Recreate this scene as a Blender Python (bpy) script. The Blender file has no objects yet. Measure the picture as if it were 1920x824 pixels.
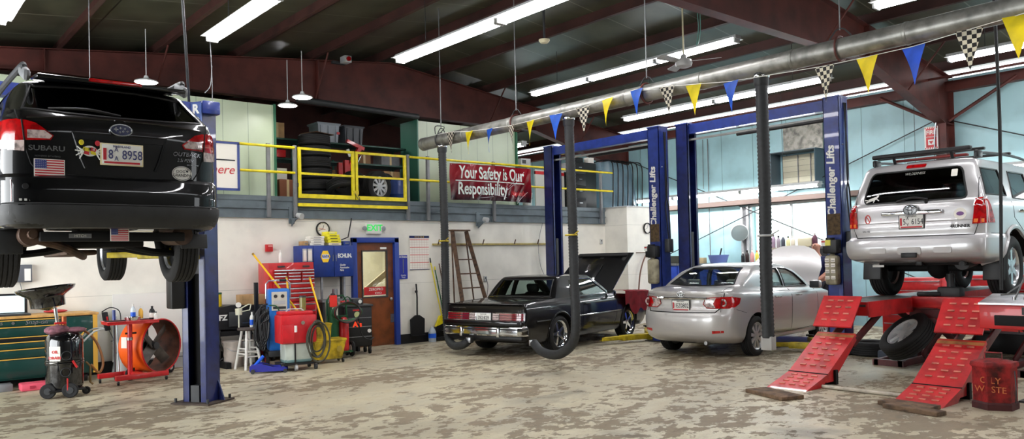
import bpy, bmesh, math, random
from mathutils import Vector, Matrix, Euler
from mathutils.bvhtree import BVHTree
random.seed(7)
PI = math.pi
SC = bpy.context.scene
COL = SC.collection
R = math.radians

# ---------------------------------------------------------------- materials
def lin(c):
    return tuple(((v / 255) / 12.92 if v / 255 <= .04045 else (((v / 255) + .055) / 1.055) ** 2.4) for v in c) + (1,)
MATS = {}
def mat(name, col, rough=.5, metal=0, coat=0, noise=0, nscale=8, bump=0, bscale=60, emit=0, trans=0, spec=.5, col2=None, ior=1.45, alpha=1):
    if name in MATS: return MATS[name]
    m = bpy.data.materials.new(name); m.use_nodes = True
    nt = m.node_tree; b = nt.nodes['Principled BSDF']
    b.inputs['Base Color'].default_value = lin(col)
    b.inputs['Roughness'].default_value = rough
    b.inputs['Metallic'].default_value = metal
    b.inputs['Coat Weight'].default_value = coat
    b.inputs['Coat Roughness'].default_value = .03
    b.inputs['Specular IOR Level'].default_value = spec
    b.inputs['IOR'].default_value = ior
    b.inputs['Transmission Weight'].default_value = trans
    b.inputs['Alpha'].default_value = alpha
    if emit:
        b.inputs['Emission Color'].default_value = lin(col); b.inputs['Emission Strength'].default_value = emit
    tc = nt.nodes.new('ShaderNodeTexCoord')
    n = nt.nodes.new('ShaderNodeTexNoise'); n.inputs['Scale'].default_value = nscale; n.inputs['Detail'].default_value = 6
    nt.links.new(tc.outputs['Object'], n.inputs['Vector'])
    if noise or col2:
        mx = nt.nodes.new('ShaderNodeMix'); mx.data_type = 'RGBA'
        mx.inputs[6].default_value = lin(col)
        mx.inputs[7].default_value = lin(col2) if col2 else lin(tuple(v * (1 - noise) for v in col))
        rp = nt.nodes.new('ShaderNodeValToRGB'); rp.color_ramp.elements[0].position = .42; rp.color_ramp.elements[1].position = .68
        nt.links.new(n.outputs['Fac'], rp.inputs['Fac']); nt.links.new(rp.outputs['Color'], mx.inputs[0])
        nt.links.new(mx.outputs[2], b.inputs['Base Color'])
    if bump:
        n2 = nt.nodes.new('ShaderNodeTexNoise'); n2.inputs['Scale'].default_value = bscale; n2.inputs['Detail'].default_value = 3
        nt.links.new(tc.outputs['Object'], n2.inputs['Vector'])
        bp = nt.nodes.new('ShaderNodeBump'); bp.inputs['Strength'].default_value = bump; bp.inputs['Distance'].default_value = .01
        nt.links.new(n2.outputs['Fac'], bp.inputs['Height']); nt.links.new(bp.outputs['Normal'], b.inputs['Normal'])
    MATS[name] = m
    return m

white = mat('white_paint', (232, 232, 226), .5)
black = mat('black_plastic', (20, 20, 22), .45, noise=.2)
rubber = mat('rubber', (26, 26, 27), .75, noise=.25, bump=.3, bscale=90)
dark = mat('dark_void', (9, 9, 10), .8)
steel = mat('brushed_steel', (170, 172, 175), .35, 1, noise=.2)
chrome = mat('chrome', (225, 228, 232), .08, 1)
alloy = mat('alloy_silver', (196, 198, 202), .25, .8)
blue = mat('lift_blue', (38, 56, 128), .35, noise=.15, coat=.3)
navy = mat('lift_navy', (22, 34, 92), .35, noise=.25, coat=.3)
bright_blue = mat('bright_blue', (28, 92, 214), .4)
red = mat('red_paint', (196, 32, 36), .35, coat=.3, noise=.12)
dred = mat('worn_red_paint', (196, 36, 40), .42, coat=.2, noise=.22, nscale=5, bump=.15, bscale=30)
maroon = mat('maroon_steel', (100, 50, 43), .55, noise=.28, nscale=2.5)
yellow = mat('safety_yellow', (232, 214, 30), .4, noise=.12)
armyellow = mat('arm_yellow', (206, 184, 40), .5, noise=.25)
orange = mat('orange_paint', (240, 98, 24), .4)
greysteel = mat('deck_grey_paint', (100, 112, 118), .5, noise=.15, nscale=4)
galv = mat('galvanised_duct', (150, 150, 144), .38, .5, noise=.3, nscale=6)
wood = mat('old_brown_wood', (96, 70, 50), .7, noise=.4, nscale=14)
plank = mat('grey_plank', (112, 88, 66), .8, noise=.4, nscale=12, bump=.5)
card = mat('cardboard', (178, 142, 98), .8, noise=.12)
redlens = mat('red_lens', (178, 8, 14), .12, coat=1, noise=.35, nscale=18)
clearlens = mat('clear_lens', (196, 176, 172), .12, coat=1, noise=.45, nscale=26)
amber = mat('amber_lens', (226, 120, 60), .15, coat=1)
darkglass = mat('tinted_glass', (7, 9, 10), .03, coat=.4, spec=.6)
green = mat('cabinet_green', (14, 58, 52), .35, coat=.3)
dkgreen = mat('dark_green', (18, 84, 48), .45, noise=.2)
gold = mat('gold_trim', (216, 168, 70), .4)
ply = mat('blond_wood', (214, 166, 96), .5, noise=.15, nscale=12)
paper = mat('paper', (236, 232, 222), .7)
grey = mat('mid_grey', (120, 122, 124), .5, noise=.1)
ltgrey = mat('light_grey', (186, 188, 188), .5, noise=.08)
dkgrey = mat('dark_grey', (52, 54, 56), .5, noise=.15)
hose_m = mat('hose_rubber', (42, 44, 46), .6, noise=.2, nscale=20)
tube_m = mat('fluorescent_tube', (255, 253, 255), .5, emit=30)

def glass_mat(name, tint, rough=.0, mixf=.8):
    if name in MATS: return MATS[name]
    m = bpy.data.materials.new(name); m.use_nodes = True; nt = m.node_tree
    nt.nodes.remove(nt.nodes['Principled BSDF'])
    out = nt.nodes['Material Output']
    t = nt.nodes.new('ShaderNodeBsdfTransparent'); t.inputs['Color'].default_value = tint + (1,)
    g = nt.nodes.new('ShaderNodeBsdfGlossy'); g.inputs['Roughness'].default_value = .02
    lw = nt.nodes.new('ShaderNodeLayerWeight'); lw.inputs['Blend'].default_value = .5
    pw = nt.nodes.new('ShaderNodeMath'); pw.operation = 'POWER'; pw.inputs[1].default_value = 4; nt.links.new(lw.outputs['Facing'], pw.inputs[0])
    f = nt.nodes.new('ShaderNodeMath'); f.operation = 'MULTIPLY_ADD'; f.inputs[1].default_value = .7; f.inputs[2].default_value = .045; nt.links.new(pw.outputs[0], f.inputs[0])
    mx = nt.nodes.new('ShaderNodeMixShader')
    nt.links.new(f.outputs[0], mx.inputs[0]); nt.links.new(t.outputs[0], mx.inputs[1]); nt.links.new(g.outputs[0], mx.inputs[2])
    nt.links.new(mx.outputs[0], out.inputs['Surface'])
    MATS[name] = m; return m
glass = glass_mat('window_glass', (.80, .86, .84))
tintglass = glass_mat('smoked_window_glass', (.16, .18, .19))

# ---------------------------------------------------------------- bmesh builders
def M_(loc=(0, 0, 0), rot=(0, 0, 0), sc=(1, 1, 1)):
    return Matrix.Translation(loc) @ Euler(rot).to_matrix().to_4x4() @ Matrix.Diagonal(tuple(sc) + (1,))
def B(): return bmesh.new()
def box(bm, c, s, rot=(0, 0, 0), bev=0, seg=2):
    """box centred at c with full size s"""
    r = bmesh.ops.create_cube(bm, size=1, matrix=M_(c, rot, s))
    if bev:
        vs = set(r['verts']); es = [e for e in bm.edges if e.verts[0] in vs and e.verts[1] in vs]
        bmesh.ops.bevel(bm, geom=es, offset=bev, segments=seg, affect='EDGES', profile=.5)
    return bm
def bx(bm, x0, x1, y0, y1, z0, z1, bev=0):
    return box(bm, ((x0 + x1) / 2, (y0 + y1) / 2, (z0 + z1) / 2), (abs(x1 - x0), abs(y1 - y0), abs(z1 - z0)), bev=bev)
def cyl(bm, p0, p1, r, r2=None, n=20, caps=True):
    p0 = Vector(p0); p1 = Vector(p1); d = p1 - p0; L = d.length
    if L < 1e-6: return bm
    q = Vector((0, 0, 1)).rotation_difference(d).to_matrix().to_4x4()
    bmesh.ops.create_cone(bm, cap_ends=caps, segments=n, radius1=r, radius2=r if r2 is None else r2, depth=L, matrix=Matrix.Translation((p0 + p1) / 2) @ q)
    return bm
def sph(bm, c, r, sc=(1, 1, 1), n=16):
    bmesh.ops.create_uvsphere(bm, u_segments=n, v_segments=max(6, n // 2), radius=r, matrix=M_(c, (0, 0, 0), sc)); return bm
def smooth_path(pts, k=6):
    pts = [Vector(p) for p in pts]
    if len(pts) < 3: return pts
    out = []
    for i in range(len(pts) - 1):
        a = pts[max(i - 1, 0)]; b = pts[i]; c = pts[i + 1]; d = pts[min(i + 2, len(pts) - 1)]
        for j in range(k):
            t = j / k
            out.append(.5 * ((2 * b) + (c - a) * t + (2 * a - 5 * b + 4 * c - d) * t * t + (3 * b - a - 3 * c + d) * t ** 3))
    out.append(pts[-1]); return out
def tube(bm, pts, r, n=8, smooth=0, closed=False):
    pts = smooth_path(pts, smooth) if smooth else [Vector(p) for p in pts]
    N = len(pts); rings = []
    t0 = (pts[1] - pts[0]).normalized()
    up = Vector((0, 0, 1)) if abs(t0.z) < .9 else Vector((1, 0, 0))
    nrm = t0.cross(up).normalized()
    for i, p in enumerate(pts):
        if closed: t = (pts[(i + 1) % N] - pts[i - 1]).normalized()
        else: t = (pts[min(i + 1, N - 1)] - pts[max(i - 1, 0)])
        if t.length < 1e-9: t = t0
        t = t.normalized()
        nrm = (nrm - t * nrm.dot(t))
        nrm = nrm.normalized() if nrm.length > 1e-6 else t.orthogonal().normalized()
        bn = t.cross(nrm)
        rr = r(i / (N - 1)) if callable(r) else r
        rings.append([bm.verts.new(p + (nrm * math.cos(2 * PI * k / n) + bn * math.sin(2 * PI * k / n)) * rr) for k in range(n)])
    for i in range(N if closed else N - 1):
        a = rings[i]; b = rings[(i + 1) % N]
        for k in range(n): bm.faces.new((a[k], a[(k + 1) % n], b[(k + 1) % n], b[k]))
    if not closed:
        bm.faces.new(rings[0][::-1]); bm.faces.new(rings[-1])
    return bm
def lathe(bm, prof, n=32, mtx=None, close=False):
    """prof: list of (r, z) revolved round local z"""
    mtx = mtx or Matrix.Identity(4); rings = []
    for r, z in prof:
        if r < 1e-5: rings.append([bm.verts.new(mtx @ Vector((0, 0, z)))])
        else: rings.append([bm.verts.new(mtx @ Vector((r * math.cos(2 * PI * k / n), r * math.sin(2 * PI * k / n), z))) for k in range(n)])
    L = list(zip(rings, rings[1:])) + ([(rings[-1], rings[0])] if close else [])
    for a, b in L:
        for k in range(n):
            k2 = (k + 1) % n
            if len(a) == 1 and len(b) == 1: continue
            if len(a) == 1: bm.faces.new((a[0], b[k2], b[k]))
            elif len(b) == 1: bm.faces.new((a[k], a[k2], b[0]))
            else: bm.faces.new((a[k], a[k2], b[k2], b[k]))
    return bm
AX = {'x': lambda a, b, c: (c, a, b), 'y': lambda a, b, c: (a, c, b), 'z': lambda a, b, c: (a, b, c)}
def prism(bm, poly, axis, c0, c1):
    """polygon in the two other axes extruded along axis from c0 to c1"""
    f = AX[axis]
    a = [bm.verts.new(f(u, v, c0)) for u, v in poly]; b = [bm.verts.new(f(u, v, c1)) for u, v in poly]
    fs = [bm.faces.new(a), bm.faces.new(b[::-1])]
    n = len(poly)
    for i in range(n): fs.append(bm.faces.new((a[i], b[i], b[(i + 1) % n], a[(i + 1) % n])))
    bmesh.ops.recalc_face_normals(bm, faces=fs)
    return bm
def rrect(w, h, r, n=4, cx=0, cy=0):
    o = []
    for sx, sy, a0 in ((1, 1, 0), (-1, 1, 90), (-1, -1, 180), (1, -1, 270)):
        for i in range(n + 1):
            a = R(a0 + 90 * i / n); o.append((cx + sx * (w / 2 - r) + r * math.cos(a), cy + sy * (h / 2 - r) + r * math.sin(a)))
    return o
def ell(w, h, n=24, cx=0, cy=0):
    return [(cx + w / 2 * math.cos(2 * PI * i / n), cy + h / 2 * math.sin(2 * PI * i / n)) for i in range(n)]

# ---------------------------------------------------------------- objects
def obj(name, bm, m, parent=None, sharp=35, loc=None, rot=None):
    me = bpy.data.meshes.new(name)
    if isinstance(bm, bpy.types.Mesh): me = bm; me.name = name
    else:
        bmesh.ops.recalc_face_normals(bm, faces=bm.faces[:])
        bm.to_mesh(me); bm.free()
    if m is not None and not me.materials:
        for x in (m if isinstance(m, (list, tuple)) else [m]): me.materials.append(x)
    for p in me.polygons: p.use_smooth = True
    me.set_sharp_from_angle(angle=R(sharp))
    o = bpy.data.objects.new(name, me); COL.objects.link(o)
    if parent: o.parent = parent
    if loc: o.location = loc
    if rot: o.rotation_euler = rot
    return o
def thing(name, label, cat, loc=(0, 0, 0), rz=0, group=None, rot=None):
    o = bpy.data.objects.new(name, None); COL.objects.link(o)
    o.empty_display_size = .2
    o.location = loc; o.rotation_euler = rot or (0, 0, rz)
    o['label'] = label; o['category'] = cat
    if group: o['group'] = group
    return o
def tag(o, label, cat, group=None, loc=None, rz=None):
    o['label'] = label; o['category'] = cat
    if group: o['group'] = group
    if loc: o.location = loc
    if rz is not None: o.rotation_euler = (0, 0, rz)
    return o
def struct(name, bm, m, parent=None, **k):
    o = obj(name, bm, m, parent, **k)
    if not parent: o['kind'] = 'structure'
    return o
def kids(o): return [c for c in bpy.data.objects if c.parent == o]
def dup(root, loc=None, rz=None, label=None, group=None, rot=None):
    r = root.copy(); COL.objects.link(r)
    if loc is not None: r.location = loc
    if rz is not None: r.rotation_euler = (0, 0, rz)
    if rot is not None: r.rotation_euler = rot
    if label: r['label'] = label
    if group: r['group'] = group
    for ch in kids(root):
        c = ch.copy(); COL.objects.link(c); c.parent = r
        for g in kids(ch):
            d = g.copy(); COL.objects.link(d); d.parent = c
    return r

def textbm(s, size, thick=.002, bold=0, align='CENTER', shear=0, space=1.0, sx=1):
    """a bmesh of lettering in the XY plane, facing +Z"""
    cu = bpy.data.curves.new('lettering', 'FONT'); cu.body = s; cu.size = size; cu.extrude = thick / 2
    cu.align_x = align; cu.align_y = 'CENTER'; cu.offset = bold; cu.shear = shear; cu.space_character = space; cu.resolution_u = 3
    o = bpy.data.objects.new('lettering', cu); COL.objects.link(o)
    bpy.context.view_layer.update()
    me = bpy.data.meshes.new_from_object(o.evaluated_get(bpy.context.evaluated_depsgraph_get()))
    bm = B(); bm.from_mesh(me)
    bpy.data.objects.remove(o); bpy.data.curves.remove(cu); bpy.data.meshes.remove(me)
    if sx != 1: bmesh.ops.scale(bm, vec=(sx, 1, 1), verts=bm.verts[:])
    return bm
# text orientation: normal toward -Y (reads left to right along +X)
FACE_SOUTH = Matrix.Rotation(PI / 2, 4, 'X')
# normal toward -X (reads left to right along -Y)
FACE_WEST = Matrix.Rotation(-PI / 2, 4, 'Z') @ Matrix.Rotation(PI / 2, 4, 'X')
def text(name, s, size, m, parent, loc, face=FACE_SOUTH, extra=None, **k):
    bm = textbm(s, size, **k)
    mt = Matrix.Translation(loc) @ face
    if extra: mt = mt @ extra
    bm.transform(mt)
    return obj(name, bm, m, parent)

def boolean(me_a, cutters, op='DIFFERENCE'):
    """apply boolean modifiers; cutters: list of bmesh (material as attribute pair (bm, mat))"""
    a = bpy.data.objects.new('work', me_a); COL.objects.link(a); tmp = []
    for c, cm in cutters:
        bmesh.ops.recalc_face_normals(c, faces=c.faces[:])
        me = bpy.data.meshes.new('cut'); c.to_mesh(me); c.free()
        if cm: me.materials.append(cm)
        o = bpy.data.objects.new('cut', me); COL.objects.link(o); tmp.append(o)
        md = a.modifiers.new('b', 'BOOLEAN'); md.object = o; md.operation = op; md.solver = 'EXACT'; md.material_mode = 'TRANSFER' if cm else 'INDEX'
    bpy.context.view_layer.update()
    me = bpy.data.meshes.new_from_object(a.evaluated_get(bpy.context.evaluated_depsgraph_get()))
    for o in tmp:
        d = o.data; bpy.data.objects.remove(o); bpy.data.meshes.remove(d)
    bpy.data.objects.remove(a)
    return me
RX, RZ = 9.3, 6.14
def roofz(x): return RZ - (.11 if x < RX else .125) * abs(x - RX)
# ================================================================ SETTING
def node_mat(name):
    m = bpy.data.materials.new(name); m.use_nodes = True; nt = m.node_tree
    return m, nt, nt.nodes['Principled BSDF']
def floor_material():
    m, nt, b = node_mat('worn_painted_concrete')
    N = nt.nodes.new; L = nt.links.new
    tc = N('ShaderNodeTexCoord')
    mp = N('ShaderNodeMapping'); mp.inputs['Rotation'].default_value = (0, 0, R(-38)); mp.inputs['Scale'].default_value = (.8, 1.15, 1)
    L(tc.outputs['Object'], mp.inputs['Vector'])
    def noise(s, d, rough=.6, dist=0):
        n = N('ShaderNodeTexNoise'); n.inputs['Scale'].default_value = s; n.inputs['Detail'].default_value = d
        n.inputs['Roughness'].default_value = rough; n.inputs['Distortion'].default_value = dist
        L(mp.outputs[0], n.inputs['Vector']); return n.outputs['Fac']
    def ramp(v, p0, p1, a=0, c=1):
        r = N('ShaderNodeMapRange'); r.inputs['From Min'].default_value = p0; r.inputs['From Max'].default_value = p1
        r.inputs['To Min'].default_value = a; r.inputs['To Max'].default_value = c; L(v, r.inputs['Value']); return r.outputs[0]
    def mix(f, a, c):
        x = N('ShaderNodeMix'); x.data_type = 'RGBA'
        if isinstance(f, float): x.inputs[0].default_value = f
        else: L(f, x.inputs[0])
        for i, v in ((6, a), (7, c)):
            if isinstance(v, tuple): x.inputs[i].default_value = v
            else: L(v, x.inputs[i])
        return x.outputs[2]
    def math_(op, a, c):
        x = N('ShaderNodeMath'); x.operation = op
        for i, v in ((0, a), (1, c)):
            if isinstance(v, (int, float)): x.inputs[i].default_value = v
            else: L(v, x.inputs[i])
        return x.outputs[0]
    big = noise(.45, 3); mid = noise(4.2, 11, .66, .10); fine = noise(9, 8, .7); grit = noise(40, 4)
    s = math_('ADD', math_('MULTIPLY', mid, .68), math_('MULTIPLY', big, .5))
    s = math_('ADD', s, math_('MULTIPLY', fine, .16))
    flake = ramp(s, .684, .700)
    thin = ramp(math_('ADD', math_('MULTIPLY', noise(3.6, 10, .68, .2), .8), math_('MULTIPLY', fine, .2)), .575, .6)
    paint = mix(ramp(noise(1.1, 4), .35, .7), lin((206, 198, 170)), lin((174, 168, 148)))
    paint = mix(ramp(noise(5, 6), .42, .72, 0, .7), paint, lin((180, 164, 130)))
    paint = mix(ramp(noise(.35, 4, .6, .4), .48, .62, 0, .45), paint, lin((150, 140, 118)))
    worn = mix(ramp(fine, .3, .7), lin((128, 108, 82)), lin((98, 86, 70)))
    c = mix(math_('MULTIPLY', flake, .82), paint, worn)
    c = mix(math_('MULTIPLY', thin, .55), c, lin((112, 98, 78)))
    # oil stains with a shape of their own
    st = ramp(noise(.8, 5, .55, .6), .60, .72)
    c = mix(math_('MULTIPLY', st, .6), c, lin((66, 58, 50)))
    c = mix(ramp(grit, .4, .8, 0, .18), c, lin((70, 64, 54)))
    L(c, b.inputs['Base Color'])
    L(math_('ADD', ramp(flake, 0, 1, .36, .62), math_('MULTIPLY', fine, .15)), b.inputs['Roughness'])
    bp = N('ShaderNodeBump'); bp.inputs['Strength'].default_value = .25; bp.inputs['Distance'].default_value = .01
    L(math_('SUBTRACT', math_('MULTIPLY', grit, .3), flake), bp.inputs['Height']); L(bp.outputs[0], b.inputs['Normal'])
    return m
def wall_paint(name, col, seam=None, rough=.55, dirt=.12, vertical=None):
    """painted wall with faint seams and grime; seam: (axis index, spacing, width, colour)"""
    m, nt, b = node_mat(name); N = nt.nodes.new; L = nt.links.new
    tc = N('ShaderNodeTexCoord'); n = N('ShaderNodeTexNoise'); n.inputs['Scale'].default_value = 1.6; n.inputs['Detail'].default_value = 8
    L(tc.outputs['Object'], n.inputs['Vector'])
    r = N('ShaderNodeMapRange'); r.inputs['From Min'].default_value = .45; r.inputs['From Max'].default_value = .8; L(n.outputs['Fac'], r.inputs['Value'])
    x = N('ShaderNodeMix'); x.data_type = 'RGBA'; x.inputs[6].default_value = lin(col); x.inputs[7].default_value = lin(tuple(v * (1 - dirt) for v in col))
    L(r.outputs[0], x.inputs[0]); out = x.outputs[2]
    for ax, sp, wd, sc in (seam or []):
        sx = N('ShaderNodeSeparateXYZ'); L(tc.outputs['Object'], sx.inputs[0])
        p = N('ShaderNodeMath'); p.operation = 'PINGPONG'; p.inputs[1].default_value = sp / 2; L(sx.outputs[ax], p.inputs[0])
        q = N('ShaderNodeMath'); q.operation = 'LESS_THAN'; q.inputs[1].default_value = wd; L(p.outputs[0], q.inputs[0])
        y = N('ShaderNodeMix'); y.data_type = 'RGBA'; L(q.outputs[0], y.inputs[0]); L(out, y.inputs[6]); y.inputs[7].default_value = lin(sc); out = y.outputs[2]
    L(out, b.inputs['Base Color']); b.inputs['Roughness'].default_value = rough
    return m
m_floor = floor_material()
m_wall = wall_paint('white_block_wall', (234, 231, 220), [(2, 1.22, .004, (196, 194, 184))])
m_cyan = wall_paint('cyan_metal_wall', (172, 214, 220), [(1, .92, .006, (96, 132, 140))], .4)
m_cream = wall_paint('cream_corridor', (224, 214, 192), None)
m_roof = wall_paint('roof_insulation', (86, 87, 72), [(1, 1.25, .012, (132, 132, 116)), (0, 3.1, .012, (34, 32, 28))], .3, .35)
m_mezz = wall_paint('pale_green_panel', (190, 204, 176), [(0, .46, .004, (110, 128, 108))], .3, .06)
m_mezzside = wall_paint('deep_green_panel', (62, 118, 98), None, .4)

struct('floor', bx(B(), -6, 17.3, -5, 21, -.12, 0), m_floor)
# back wall, with the door opening; mezzanine above it
w = B()
bx(w, -5, 7.37, 13.55, 13.75, 0, 2.49); bx(w, 8.34, 14.45, 13.55, 13.75, 0, 2.49); bx(w, 7.37, 8.34, 13.55, 13.75, 2.11, 2.49)
struct('wall_back', w, m_wall)
struct('baseboard_back', bx(B(), 8.36, 14.45, 13.52, 13.55, 0, .19), black)
struct('baseboard_left', bx(B(), -5, 7.30, 13.52, 13.55, 0, .19), black)
struct('wall_corner', bx(B(), 14.45, 16.05, 12.81, 13.75, 0, 2.88), m_wall)
struct('trim_1', bx(B(), 14.43, 16.07, 12.79, 13.77, 2.88, 2.905), ltgrey)
# cyan end wall with window opening
w = B(); WY0, WY1, WZ0, WZ1 = 9.04, 11.1, 1.45, 2.84
bx(w, 17.2, 17.35, -5, WY0, 0, 5.15); bx(w, 17.2, 17.35, WY1, 21, 0, 5.15)
bx(w, 17.2, 17.35, WY0, WY1, 0, WZ0); bx(w, 17.2, 17.35, WY0, WY1, WZ1, 5.15)
struct('wall_right', w, m_cyan)
w = B()
bx(w, 17.16, 17.36, WY0 - .05, WY0, WZ0 - .05, WZ1 + .05); bx(w, 17.16, 17.36, WY1, WY1 + .05, WZ0 - .05, WZ1 + .05)
bx(w, 17.16, 17.36, WY0, WY1, WZ0 - .05, WZ0); bx(w, 17.16, 17.36, WY0, WY1, WZ1, WZ1 + .05); bx(w, 17.2, 17.26, 10.03, 10.07, WZ0, WZ1)
win = struct('window_1', w, ltgrey)
obj('pane', bx(B(), 17.27, 17.275, WY0, WY1, WZ0, WZ1), glass, win)
# front and left walls of the bay building, each with an open vehicle door
w = B()
bx(w, -6, 11.2, -5.2, -5, 0, 5.2); bx(w, 14.2, 17.3, -5.2, -5, 0, 5.2); bx(w, 11.2, 14.2, -5.2, -5, 3.6, 5.2)
struct('wall_front', w, mat('front_wall_grey', (120, 120, 116), .6))
w = B()
bx(w, -3.4, -3.2, -5, 5.5, 0, 5.2); bx(w, -3.4, -3.2, 13.2, 21, 0, 5.2); bx(w, -3.4, -3.2, 5.5, 13.2, 3.8, 5.2)
struct('wall_left', w, mat('front_wall_grey', (120, 120, 116), .6))
w = B(); prism(w, [(-6.2, 2.4), (17.3, 2.4), (17.3, roofz(17.3) + .21), (RX, RZ + .21), (-6.2, roofz(-6.2) + .21)], 'y', 20.9, 21.05)
struct('wall_storage', w, maroon)
# mezzanine floor and its steel edge channels
struct('trim_2', bx(B(), -6, 14.43, 13.5, 20.9, 2.80, 2.86), greysteel)
w = B()
bx(w, -6, 14.43, 13.52, 13.54, 2.50, 2.665); bx(w, -6, 14.43, 13.48, 13.56, 2.655, 2.67); bx(w, -6, 14.43, 13.52, 13.54, 2.67, 2.88); bx(w, -6, 14.43, 13.50, 13.60, 2.86, 2.885); bx(w, -6, 14.43, 13.50, 13.56, 2.49, 2.505)
struct('trim_3', w, greysteel)
# roof: two slopes, purlins along Y
w = B()
for xa, xb in ((-6.2, RX), (RX, 17.4)):
    a, b_ = roofz(xa) + .2, roofz(xb) + .2
    prism(w, [(xa, a), (xb, b_), (xb, b_ + .1), (xa, a + .1)], 'y', -5.2, 21)
struct('ceiling', w, m_roof)
def zee(bm, x, y0, y1):
    z = roofz(x)
    bx(bm, x - .004, x + .004, y0, y1, z, z + .2); bx(bm, x - .075, x, y0, y1, z, z + .008); bx(bm, x, x + .075, y0, y1, z + .192, z + .2)
k = 4
for i in range(15):
    x = -5.0 + i * 1.55
    if abs(x - RX) < .3: x += .3
    if x > 17: break
    struct('trim_%d' % k, zee(B(), x, -5.1, 20.9) or w, maroon) if False else None
    bm = B(); zee(bm, x, -5.1, 20.9); struct('trim_%d' % k, bm, mat('purlin_brown', (72, 42, 37), .6, noise=.25, nscale=2)); k += 1
# rigid frames: tapered I rafter + haunch + column
def frame(y):
    prof = []
    bot = [(-6, 4.75), (15.0, 5.03 if y < 10 else 5.02), (16.75, 4.25)]
    top = [(17.18, roofz(17.18)), (RX, RZ), (-6, roofz(-6))]
    def i_web(bm, poly, hw): prism(bm, poly, 'y', y - hw, y + hw)
    bm = B()
    i_web(bm, [(-6, 4.72), (2.5, 5.0), (13.6, 5.0), (16.75, 4.2), (16.75, 0), (17.18, 0), (17.18, roofz(17.18)), (RX, RZ - .002), (-6, roofz(-6))], .006)
    def flange(p, q, t=.014, w=.1):
        d = Vector((q[0] - p[0], 0, q[1] - p[1])); L_ = d.length; an = math.atan2(d.z, d.x)
        box(bm, ((p[0] + q[0]) / 2, y, (p[1] + q[1]) / 2), (L_, 2 * w, t), (0, -an, 0))
    flange((-6, 4.72), (2.5, 5.0)); flange((2.5, 5.0), (13.6, 5.0)); flange((13.6, 5.0), (16.75, 4.2)); flange((16.75, 4.2), (16.75, 0)); flange((17.17, 0), (17.17, 5.1))
    flange((-6, roofz(-6)), (RX, RZ - .01)); flange((RX, RZ - .01), (17.18, roofz(17.18)))
    for x in (2.5, 7.5, 13.6): box(bm, (x, y, (5.0 + roofz(x)) / 2), (.014, .19, roofz(x) - 5.0 - .02))
    for x in (5.0,): box(bm, (x, y, 5.4), (.1, .02, .5))
    # knee plates where the haunch meets the column
    box(bm, (16.96, y, 4.2), (.42, .19, .014))
    return bm
for y in (15.2, 6.45, -2.0):
    struct('trim_%d' % k, frame(y), maroon); k += 1
# flange braces from purlins to rafters
bm = B()
for y in (15.2, 6.45):
    for x in (4.3, 7.4, 12.05, 15.1):
        for s in (-1, 1): cyl(bm, (x, y + s * .09, 5.02 if x < 13.6 else 4.65), (x, y + s * .75, roofz(x)), .018, n=6)
struct('trim_%d' % k, bm, maroon); k += 1
# girts and rod bracing on the cyan wall
bm = B()
bx(bm, 17.02, 17.2, 6.7, 15.1, 2.88, 2.9); bx(bm, 17.02, 17.03, 6.7, 15.1, 2.88, 3.02)
struct('trim_%d' % k, bm, mat('girt_brown', (104, 88, 80), .6)); k += 1
bm = B()
for a, b_ in (((17.1, 6.75, 4.3), (17.1, 15.0, 1.2)), ((17.1, 15.0, 4.4), (17.1, 6.75, .9)), ((17.1, 6.45, 4.3), (17.1, -1.9, 1.2))): cyl(bm, a, b_, .012, n=6)
struct('trim_%d' % k, bm, dkgrey); k += 1
# dark eave strut along the top of the cyan wall
bm = B(); bx(bm, 17.0, 17.2, -5, 20.9, 4.86, 5.06); bx(bm, 16.2, 16.25, -5, 20.9, 4.98, 5.02)
struct('trim_%d' % k, bm, maroon); k += 1

# pale green panel rooms standing on the mezzanine
w = B(); bx(w, 1.5, 6.03, 13.95, 17.5, 2.87, 4.62)
pr = tag(obj('storage_room', w, m_mezz), 'tall pale green panelled storage enclosure on the mezzanine behind the raised black car', 'storage room')
obj('corner_trim', bx(B(), 6.0, 6.05, 13.94, 17.5, 2.87, 4.64), mat('corner_green', (46, 104, 76), .5), pr)
w = B(); bx(w, 9.42, 12.2, 14.3, 14.95, 2.87, 4.72)
pr = tag(obj('storage_room', w, m_mezz), 'pale green panelled enclosure behind the red banner, its left side darker green', 'storage room')
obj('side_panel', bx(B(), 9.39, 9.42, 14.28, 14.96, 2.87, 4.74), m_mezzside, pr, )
obj('corner_trim', bx(B(), 12.18, 12.22, 14.24, 14.3, 2.87, 4.74), MATS['corner_green'], pr)

# corridor behind the office door
w = B(); bx(w, 6.2, 9.6, 16.2, 16.3, 0, 2.7); bx(w, 6.1, 6.2, 13.75, 16.3, 0, 2.7); bx(w, 9.6, 9.7, 13.75, 16.3, 0, 2.7); bx(w, 6.1, 9.7, 13.75, 16.3, 2.7, 2.75)
struct('wall_corridor', w, m_cream)
w = B(); prism(w, [(7.2, .9), (8.9, 2.55), (8.9, 2.75), (7.2, 1.1)], 'y', 14.9, 14.96); prism(w, [(7.3, .2), (9.3, 1.6), (9.3, 1.75), (7.3, .35)], 'y', 14.9, 14.96)
struct('trim_%d' % k, w, mat('stair_tan', (176, 158, 130), .6)); k += 1
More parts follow.
